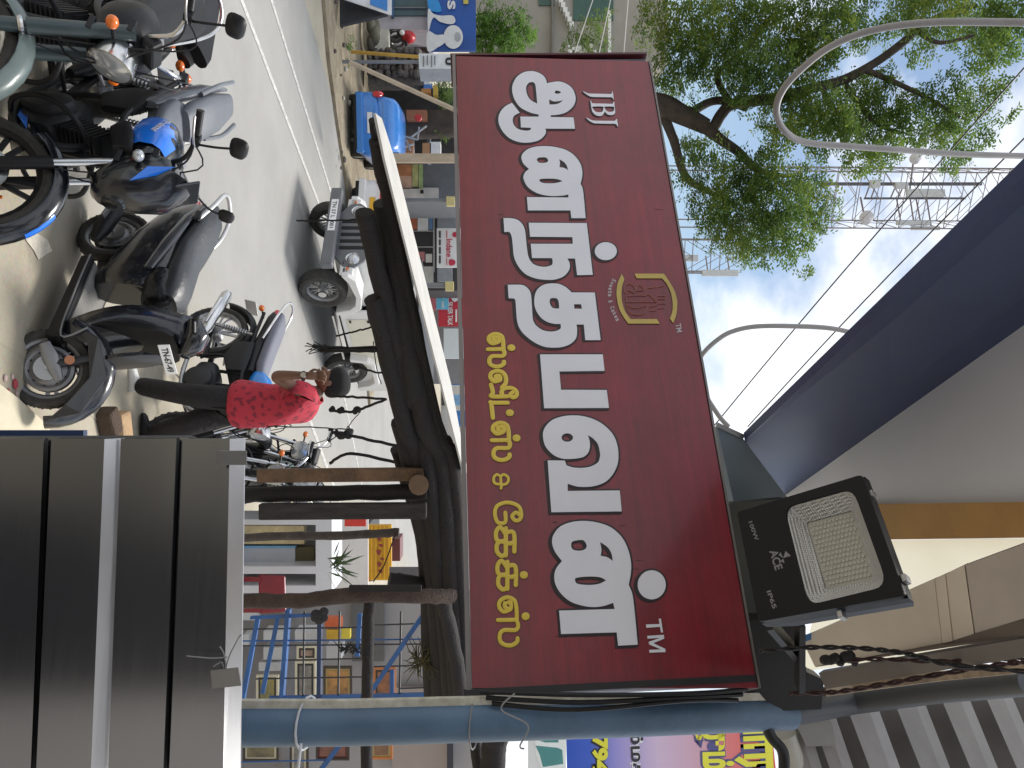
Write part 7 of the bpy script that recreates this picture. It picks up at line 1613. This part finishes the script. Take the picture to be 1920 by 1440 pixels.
shop_slab('white_awning', 832, 870, 616, 672, 26, pm('awning_white', (.62, .66, .66), .6, var=.04), 'plain white awning board right of the red sign', 'awning', None, .4)
for i, (x0, x1, y0, y1) in enumerate(((850, 871, 674, 686), (850, 871, 690, 702), (846, 872, 706, 722), (848, 873, 740, 760), (850, 874, 770, 800))):
    t = shop_slab('far_signboard', x0, x1, y0, y1, 30, pm('signboard_blue_%d' % (i % 2), ((.05, .2, .5), (.2, .4, .6))[i % 2], .5, var=.5, scale=3), None, None, None, .1)
    tag(t, ['leftmost small blue signboard right of the white awning', 'second small blue signboard from the white awning', 'blue signboard in the middle of the far row of five', 'fourth small blue signboard from the white awning', 'rightmost small blue signboard before the dark logs'][i], 'sign', 'blue signboards of the far shops')
fh = B('far_house', 'pale house filling the gap at the far end of the shops', 'house', 690, 880, 700, 960, 45, pm('far_house_wall', (.5, .49, .47), .8), 4)
shop_slab('window', 800, 840, 720, 760, 44.9, GLASS, parent=fh, th=.1)

# rubble at the far kerb
for i in range(18):
    p = g(random.uniform(618, 655), random.uniform(0, 330)); r = random.uniform(.025, .065)
    o = MB().ball((p.x, p.y, .08 + r * .3), (r, r * .8, r * .6), 7, 5).build('rubble_stone', STONE if i % 3 else pm('pale_stone', (.45, .42, .37), .9)); tag(o, 'loose stone lying on the earth of the far verge', 'stone', 'loose stones on the far verge')
# litter and bricks beside the counter
for i, (x, y, r) in enumerate(((22, 706, .012), (26, 720, .02), (30, 738, .012), (14, 733, .01), (8, 709, .014), (108, 745, .01))):
    p = G(x, y); o = MB().ball((p.x, p.y, zg(p.y) + r * .4), (r * 1.6, r, r * .6), 6, 4).build('litter_scrap', pm('litter_' + str(i % 2), ((.5, .38, .36), (.4, .06, .08))[i % 2], .8)); tag(o, ['small pinkish scrap of litter on the ground by the scooter wheel', 'small red scrap of litter on the ground by the scooter wheel'][i % 2], 'litter', 'scraps of litter near the scooter')
p = G(188, 792); o = MB().box((p.x, p.y, zg(p.y) + .06), (.2, .13, .12), Matrix.Rotation(.5, 3, 'Z')).build('clay_block', pm('dark_clay', (.07, .045, .03), .9, bump=.9), None, bevel=.02); tag(o, 'dark burnt clay block on the ground beside the man', 'block')
p = G(215, 800); o = MB().box((p.x, p.y, zg(p.y) + .05), (.22, .16, .1), Matrix.Rotation(.2, 3, 'Z')).build('sand_block', pm('tan_block', (.42, .28, .16), .9, bump=.6), None, bevel=.025); tag(o, 'tan sandstone block next to the dark clay block', 'block')

# ================================================================== VEGETATION
def leaf_mat(name, c1, c2, c3):
    m = D.materials.new(name); m.use_nodes = True; t = m.node_tree; t.nodes.clear(); l = t.links.new
    o = N(t, 'ShaderNodeOutputMaterial'); gi = N(t, 'ShaderNodeNewGeometry'); r = N(t, 'ShaderNodeValToRGB'); tcn = N(t, 'ShaderNodeTexCoord'); n = N(t, 'ShaderNodeTexNoise', i_Scale=.7, i_Detail=2.0)
    r.color_ramp.elements[0].color = (*c1, 1); r.color_ramp.elements[1].color = (*c3, 1); e = r.color_ramp.elements.new(.5); e.color = (*c2, 1)
    mm = N(t, 'ShaderNodeMath', operation='MULTIPLY_ADD'); mm.inputs[1].default_value = .45; ad = N(t, 'ShaderNodeMath', operation='MULTIPLY_ADD'); ad.inputs[1].default_value = 1.1; ad.inputs[2].default_value = -.3
    l(tcn.outputs['Object'], n.inputs['Vector']); l(n.outputs['Fac'], ad.inputs[0]); l(gi.outputs['Random Per Island'], mm.inputs[0]); l(ad.outputs[0], mm.inputs[2]); l(mm.outputs[0], r.inputs[0])
    p = N(t, 'ShaderNodeBsdfPrincipled'); p.inputs['Roughness'].default_value = .55; p.inputs['Specular IOR Level'].default_value = .2; tr = N(t, 'ShaderNodeBsdfTranslucent'); mx = N(t, 'ShaderNodeMixShader'); mx.inputs[0].default_value = .42
    hs = N(t, 'ShaderNodeHueSaturation'); hs.inputs['Value'].default_value = 1.5
    l(r.outputs[0], p.inputs['Base Color']); l(r.outputs[0], hs.inputs['Color']); l(hs.outputs[0], tr.inputs[0]); l(p.outputs[0], mx.inputs[1]); l(tr.outputs[0], mx.inputs[2]); l(mx.outputs[0], o.inputs[0])
    return m
LEAF = leaf_mat('tree_leaf', (.03, .065, .02), (.095, .16, .035), (.24, .26, .045))
LEAF2 = leaf_mat('bush_leaf', (.04, .09, .02), (.1, .2, .03), (.2, .3, .05))
def leaves(name, blobs, d0, dj, lsz, dens, m, parent=None, lab=None, cat=None, sprig=9):
    rnd = random.Random(5); vs = []; fs = []
    for (x, y, r) in blobs:
        cnt = int(dens * r * r / 100); dz = rnd.uniform(-dj, dj)
        for _ in range(cnt):
            # sprig centre: denser towards the outside, in a ragged ball
            while True:
                a = V((rnd.uniform(-1, 1), rnd.uniform(-1, 1), rnd.uniform(-1, 1)))
                if a.length < 1: break
            c = P(x, y, d0 + dz) + a * (r * d0 / FPX * rnd.uniform(.75, 1.2)) + V((0, a.y * .4, 0))
            ax = V((rnd.gauss(0, 1), rnd.gauss(0, 1), rnd.gauss(-.25, .7))).normalized(); ln = lsz * rnd.uniform(1.6, 3.4)
            s1 = ax.cross(V((0, 0, 1)) if abs(ax.z) < .9 else V((1, 0, 0))).normalized(); s2 = ax.cross(s1)
            for k in range(sprig):
                t = (k + .5) / sprig; b = c + ax * (ln * (t - .5)); sg = 1 if k % 2 else -1
                dr = (s1 * sg + s2 * rnd.uniform(-.5, .5) + ax * .6).normalized(); w_ = dr.cross(ax).normalized().cross(dr) * (lsz * .17)
                e = b + dr * (lsz * rnd.uniform(.6, 1.1)); md = b.lerp(e, .5) + V((0, 0, -.004)); i = len(vs)
                vs += [b, md + w_, e, md - w_]; fs.append((i, i + 1, i + 2, i + 3))
    me = D.meshes.new(name); me.from_pydata([tuple(v) for v in vs], [], fs); me.materials.append(m)
    o = D.objects.new(name, me); COL.objects.link(o)
    if parent: put(o, parent)
    if lab: tag(o, lab, cat)
    return o
DT = 17.0
tree = thing('spreading_tree', 'large spreading tree with crooked dark limbs behind the top of the sign', 'tree', (P(700, 235, DT).x, DT, 0))
BARK = pm('dark_bark', (.075, .055, .042), .9, bump=.9, scale=5, col2=(.03, .024, .02))
def limb(pts, nm='limb', jit=.02):
    q = curve_pts([P(x, y, DT + dd + .45) for x, y, r, dd in pts], 5); rs = []
    for i in range(len(q)):
        f_ = i / (len(q) - 1) * (len(pts) - 1); k = min(int(f_), len(pts) - 2); r = pts[k][2] + (pts[k + 1][2] - pts[k][2]) * (f_ - k); rs.append(r * DT / FPX)
    return MB().tube(q, rs, 9).build(nm, BARK, tree, True)
BLR = 1.2
limb([(690, 236, 30, 0), (850, 232, 26, 0), (1000, 225, 25, 0), (1120, 205, 24, 0), (1228, 196, 23, 0), (1280, 216, 19, 0), (1325, 238, 15, 0)], 'trunk')
limb([(1320, 236, 13, 0), (1352, 262, 10, 0), (1385, 285, 9, .2), (1420, 318, 7, .4), (1470, 330, 4, .6)])
limb([(1310, 232, 11, 0), (1335, 240, 11, 0), (1352, 215, 11, 0), (1372, 196, 11, 0), (1420, 188, 11, 0), (1462, 184, 12, -.1), (1520, 166, 10, -.2), (1580, 150, 9, -.3), (1640, 118, 8, -.3), (1690, 82, 8, -.4), (1720, 54, 7, -.4)])
limb([(1290, 215, 9, 0), (1330, 192, 8, .1), (1362, 190, 8, .1), (1400, 205, 5, .3)])
limb([(1718, 55, 6, -.4), (1740, 72, 5, -.4), (1770, 80, 4, -.4), (1830, 66, 3, -.5)])
limb([(1720, 54, 6, -.4), (1760, 30, 5, -.4), (1830, 10, 4, -.5)])
limb([(1580, 150, 6, -.3), (1600, 180, 5, -.2), (1640, 230, 4, 0), (1690, 250, 3, 0)])
limb([(1620, 130, 6, -.3), (1690, 160, 5, -.2), (1750, 190, 4, 0), (1800, 220, 3, 0)])
limb([(1235, 196, 11, 0), (1262, 260, 9, .3), (1285, 330, 8, .6), (1330, 360, 6, .8), (1380, 385, 4, .8)])
limb([(1372, 196, 7, 0), (1345, 140, 6, .2), (1400, 90, 5, .4), (1440, 40, 4, .6)])
limb([(1420, 330, 5, .4), (1415, 380, 4, .4), (1450, 410, 3, .4)]); limb([(1540, 160, 6, 0), (1560, 200, 5, .2), (1600, 240, 3, .3)])
BL = [(1240, 40, 45), (1300, 60, 55), (1360, 35, 55), (1420, 60, 55), (1480, 45, 55), (1540, 60, 50), (1590, 30, 38), (1625, 70, 24), (1275, 125, 48), (1345, 120, 50), (1420, 140, 50), (1490, 130, 48), (1535, 110, 30), (1255, 165, 22), (1400, 150, 30), (1460, 215, 36), (1530, 205, 40), (1590, 200, 46), (1645, 160, 30), (1620, 235, 44), (1680, 240, 42), (1560, 250, 42), (1510, 230, 32), (1465, 262, 26), (1700, 25, 42), (1760, 15, 50), (1820, 40, 46), (1885, 60, 42), (1900, 15, 36), (1850, 105, 30), (1735, 95, 20),
      (1770, 185, 36), (1800, 228, 36), (1850, 180, 26), (1755, 258, 32), (1820, 275, 22), (1790, 308, 18), (1880, 222, 12), (1290, 275, 22), (1315, 320, 42), (1370, 320, 30), (1425, 335, 36), (1385, 385, 52), (1455, 375, 48), (1510, 335, 34), (1525, 385, 38), (1330, 385, 34), (1350, 425, 38), (1405, 440, 46), (1462, 440, 42), (1530, 430, 18), (1415, 485, 18), (1480, 495, 10), (1512, 512, 9), (1660, 295, 24), (1620, 300, 24), (1378, 470, 18), (1500, 470, 14), (1340, 265, 16), (1440, 290, 20), (1700, 200, 26), (1300, 200, 10)]
leaves('crown', [(x, y, r * BLR) for x, y, r in BL], DT, 1.2, .135, 6.4, LEAF, tree)
b2 = thing('tall_bush', 'bright green bush growing beside the blue hoarding', 'bush', P(890, 60, 18.6))
leaves('foliage', [(905, 70, 34), (930, 60, 40), (960, 62, 36), (985, 70, 24), (945, 92, 30), (915, 40, 26), (975, 40, 20), (900, 100, 20), (930, 110, 22)], 18.6, .3, .12, 9, LEAF2, b2)
MB().tube([P(760, 75, 18.7), P(860, 70, 18.7), P(940, 66, 18.6)], [.06, .05, .02], 8).build('stem', BARK, b2, True)
b3 = thing('window_shrub', 'dark green shrub with white blossoms growing by the stairs of the grey house', 'shrub', P(1050, 80, 21))
leaves('foliage', [(1080, 75, 24), (1105, 60, 22), (1070, 98, 20), (1120, 85, 22), (1100, 105, 16), (1130, 40, 18)], 21, .3, .13, 7, LEAF, b3)
b = MB()
for i in range(14): b.ball(P(1065 + random.uniform(0, 60), 92 + random.uniform(-10, 14), 20.6), random.uniform(.04, .08), 6, 4)
b.build('blossom', WHITE, b3)
b4 = thing('dark_bush', 'dark green bush behind the notice board and leaning plank', 'bush', P(820, 180, 17.8))
leaves('foliage', [(825, 150, 18), (838, 170, 20), (845, 195, 18), (830, 180, 18), (835, 255, 10)], 17.6, .2, .1, 8, LEAF, b4)
gr_ = leaves('roadside_weeds', [(648, 80, 8), (655, 95, 10), (652, 110, 6), (668, 90, 6)], 15.2, .2, .08, 9, LEAF2); tag(gr_, 'tuft of weeds at the foot of the yellow post', 'weeds')
# ================================================================== TOWERS
TWM = pm('tower_steel', (.2, .175, .18), .6, var=.1)
def tower(name, label, u, d, w_, z0, z1, step, rot, ants, tk=.065):
    c0 = P(920, u, d); t = thing(name, label, 'tower', (c0.x, c0.y, 0))
    cs_ = [V((c0.x, c0.y, 0)) + Matrix.Rotation(rot, 3, 'Z') @ V((sx * w_ / 2, sy * w_ / 2, 0)) for sx, sy in ((-1, -1), (1, -1), (1, 1), (-1, 1))]
    for c in cs_: MB().bar((c.x, c.y, 0), (c.x, c.y, z1), tk * 1.4).build('leg', TWM, t)
    z = z0; k = 0
    while z < z1:
        b = MB()
        for i in range(4):
            a, e = cs_[i], cs_[(i + 1) % 4]
            b.bar((a.x, a.y, z), (e.x, e.y, z), tk * .7); m_ = (a + e) / 2
            b.bar((a.x, a.y, z), (m_.x, m_.y, z + step), tk * .55); b.bar((e.x, e.y, z), (m_.x, m_.y, z + step), tk * .55)
        b.build('lattice_bay', TWM, t); z += step; k += 1
    for kind, x, y, a, b_ in ants:
        p = P(x, y, d - 1)
        if kind == 'panel': 
            o = MB().box(p, (a, .3, b_)).build('antenna_panel', pm('antenna_grey', (.5, .52, .53), .5), t, bevel=.05)
            MB().bar(p + V((0, .3, b_ * .3)), V((c0.x, c0.y, p.z + b_ * .3)), .08).build('antenna_arm', TWM, t); MB().bar(p + V((0, .3, -b_ * .3)), V((c0.x, c0.y, p.z - b_ * .3)), .08).build('antenna_arm', TWM, t)
        elif kind == 'dark': MB().bar(P(x, y, d - .8), P(x + a, y, d - .8), b_).build('feeder_cable', pm('feeder_dark', (.08, .08, .09), .6), t)
        else:
            MB().lathe(p, (0.3, -1, 0), [(0, .25), (a * .6, .15), (a, 0), (a * .9, -.2), (0, -.35)], 18).build('dish', pm('dish_grey', (.5, .5, .52), .5), t, True)
            MB().bar(p + V((0, .3, 0)), V((c0.x, c0.y, p.z)), .1).build('antenna_arm', TWM, t)
    return t
tower('mobile_mast', 'tall lattice mobile mast with dishes and panel antennas behind the tree', 365, 60, 4.2, 22, 47, 1.75, .35,
      [('panel', 1712, 418, .35, 2.6), ('panel', 1735, 428, .3, 2.2), ('dish', 1625, 408, .55, 0), ('panel', 1735, 362, .6, 3.0), ('dish', 1717, 297, .45, 0), ('dark', 1540, 345, 300, .22), ('panel', 1690, 348, .5, 1.0), ('dark', 1620, 372, 190, .14), ('panel', 1640, 345, .6, .8)])
tower('antenna_mast', 'shorter antenna mast showing just above the sign edge', 478, 62, 2.6, 10, 22.0, 2.2, .2, [('panel', 1350, 512, .5, 2.9), ('panel', 1290, 484, .5, 1.6)], .08)
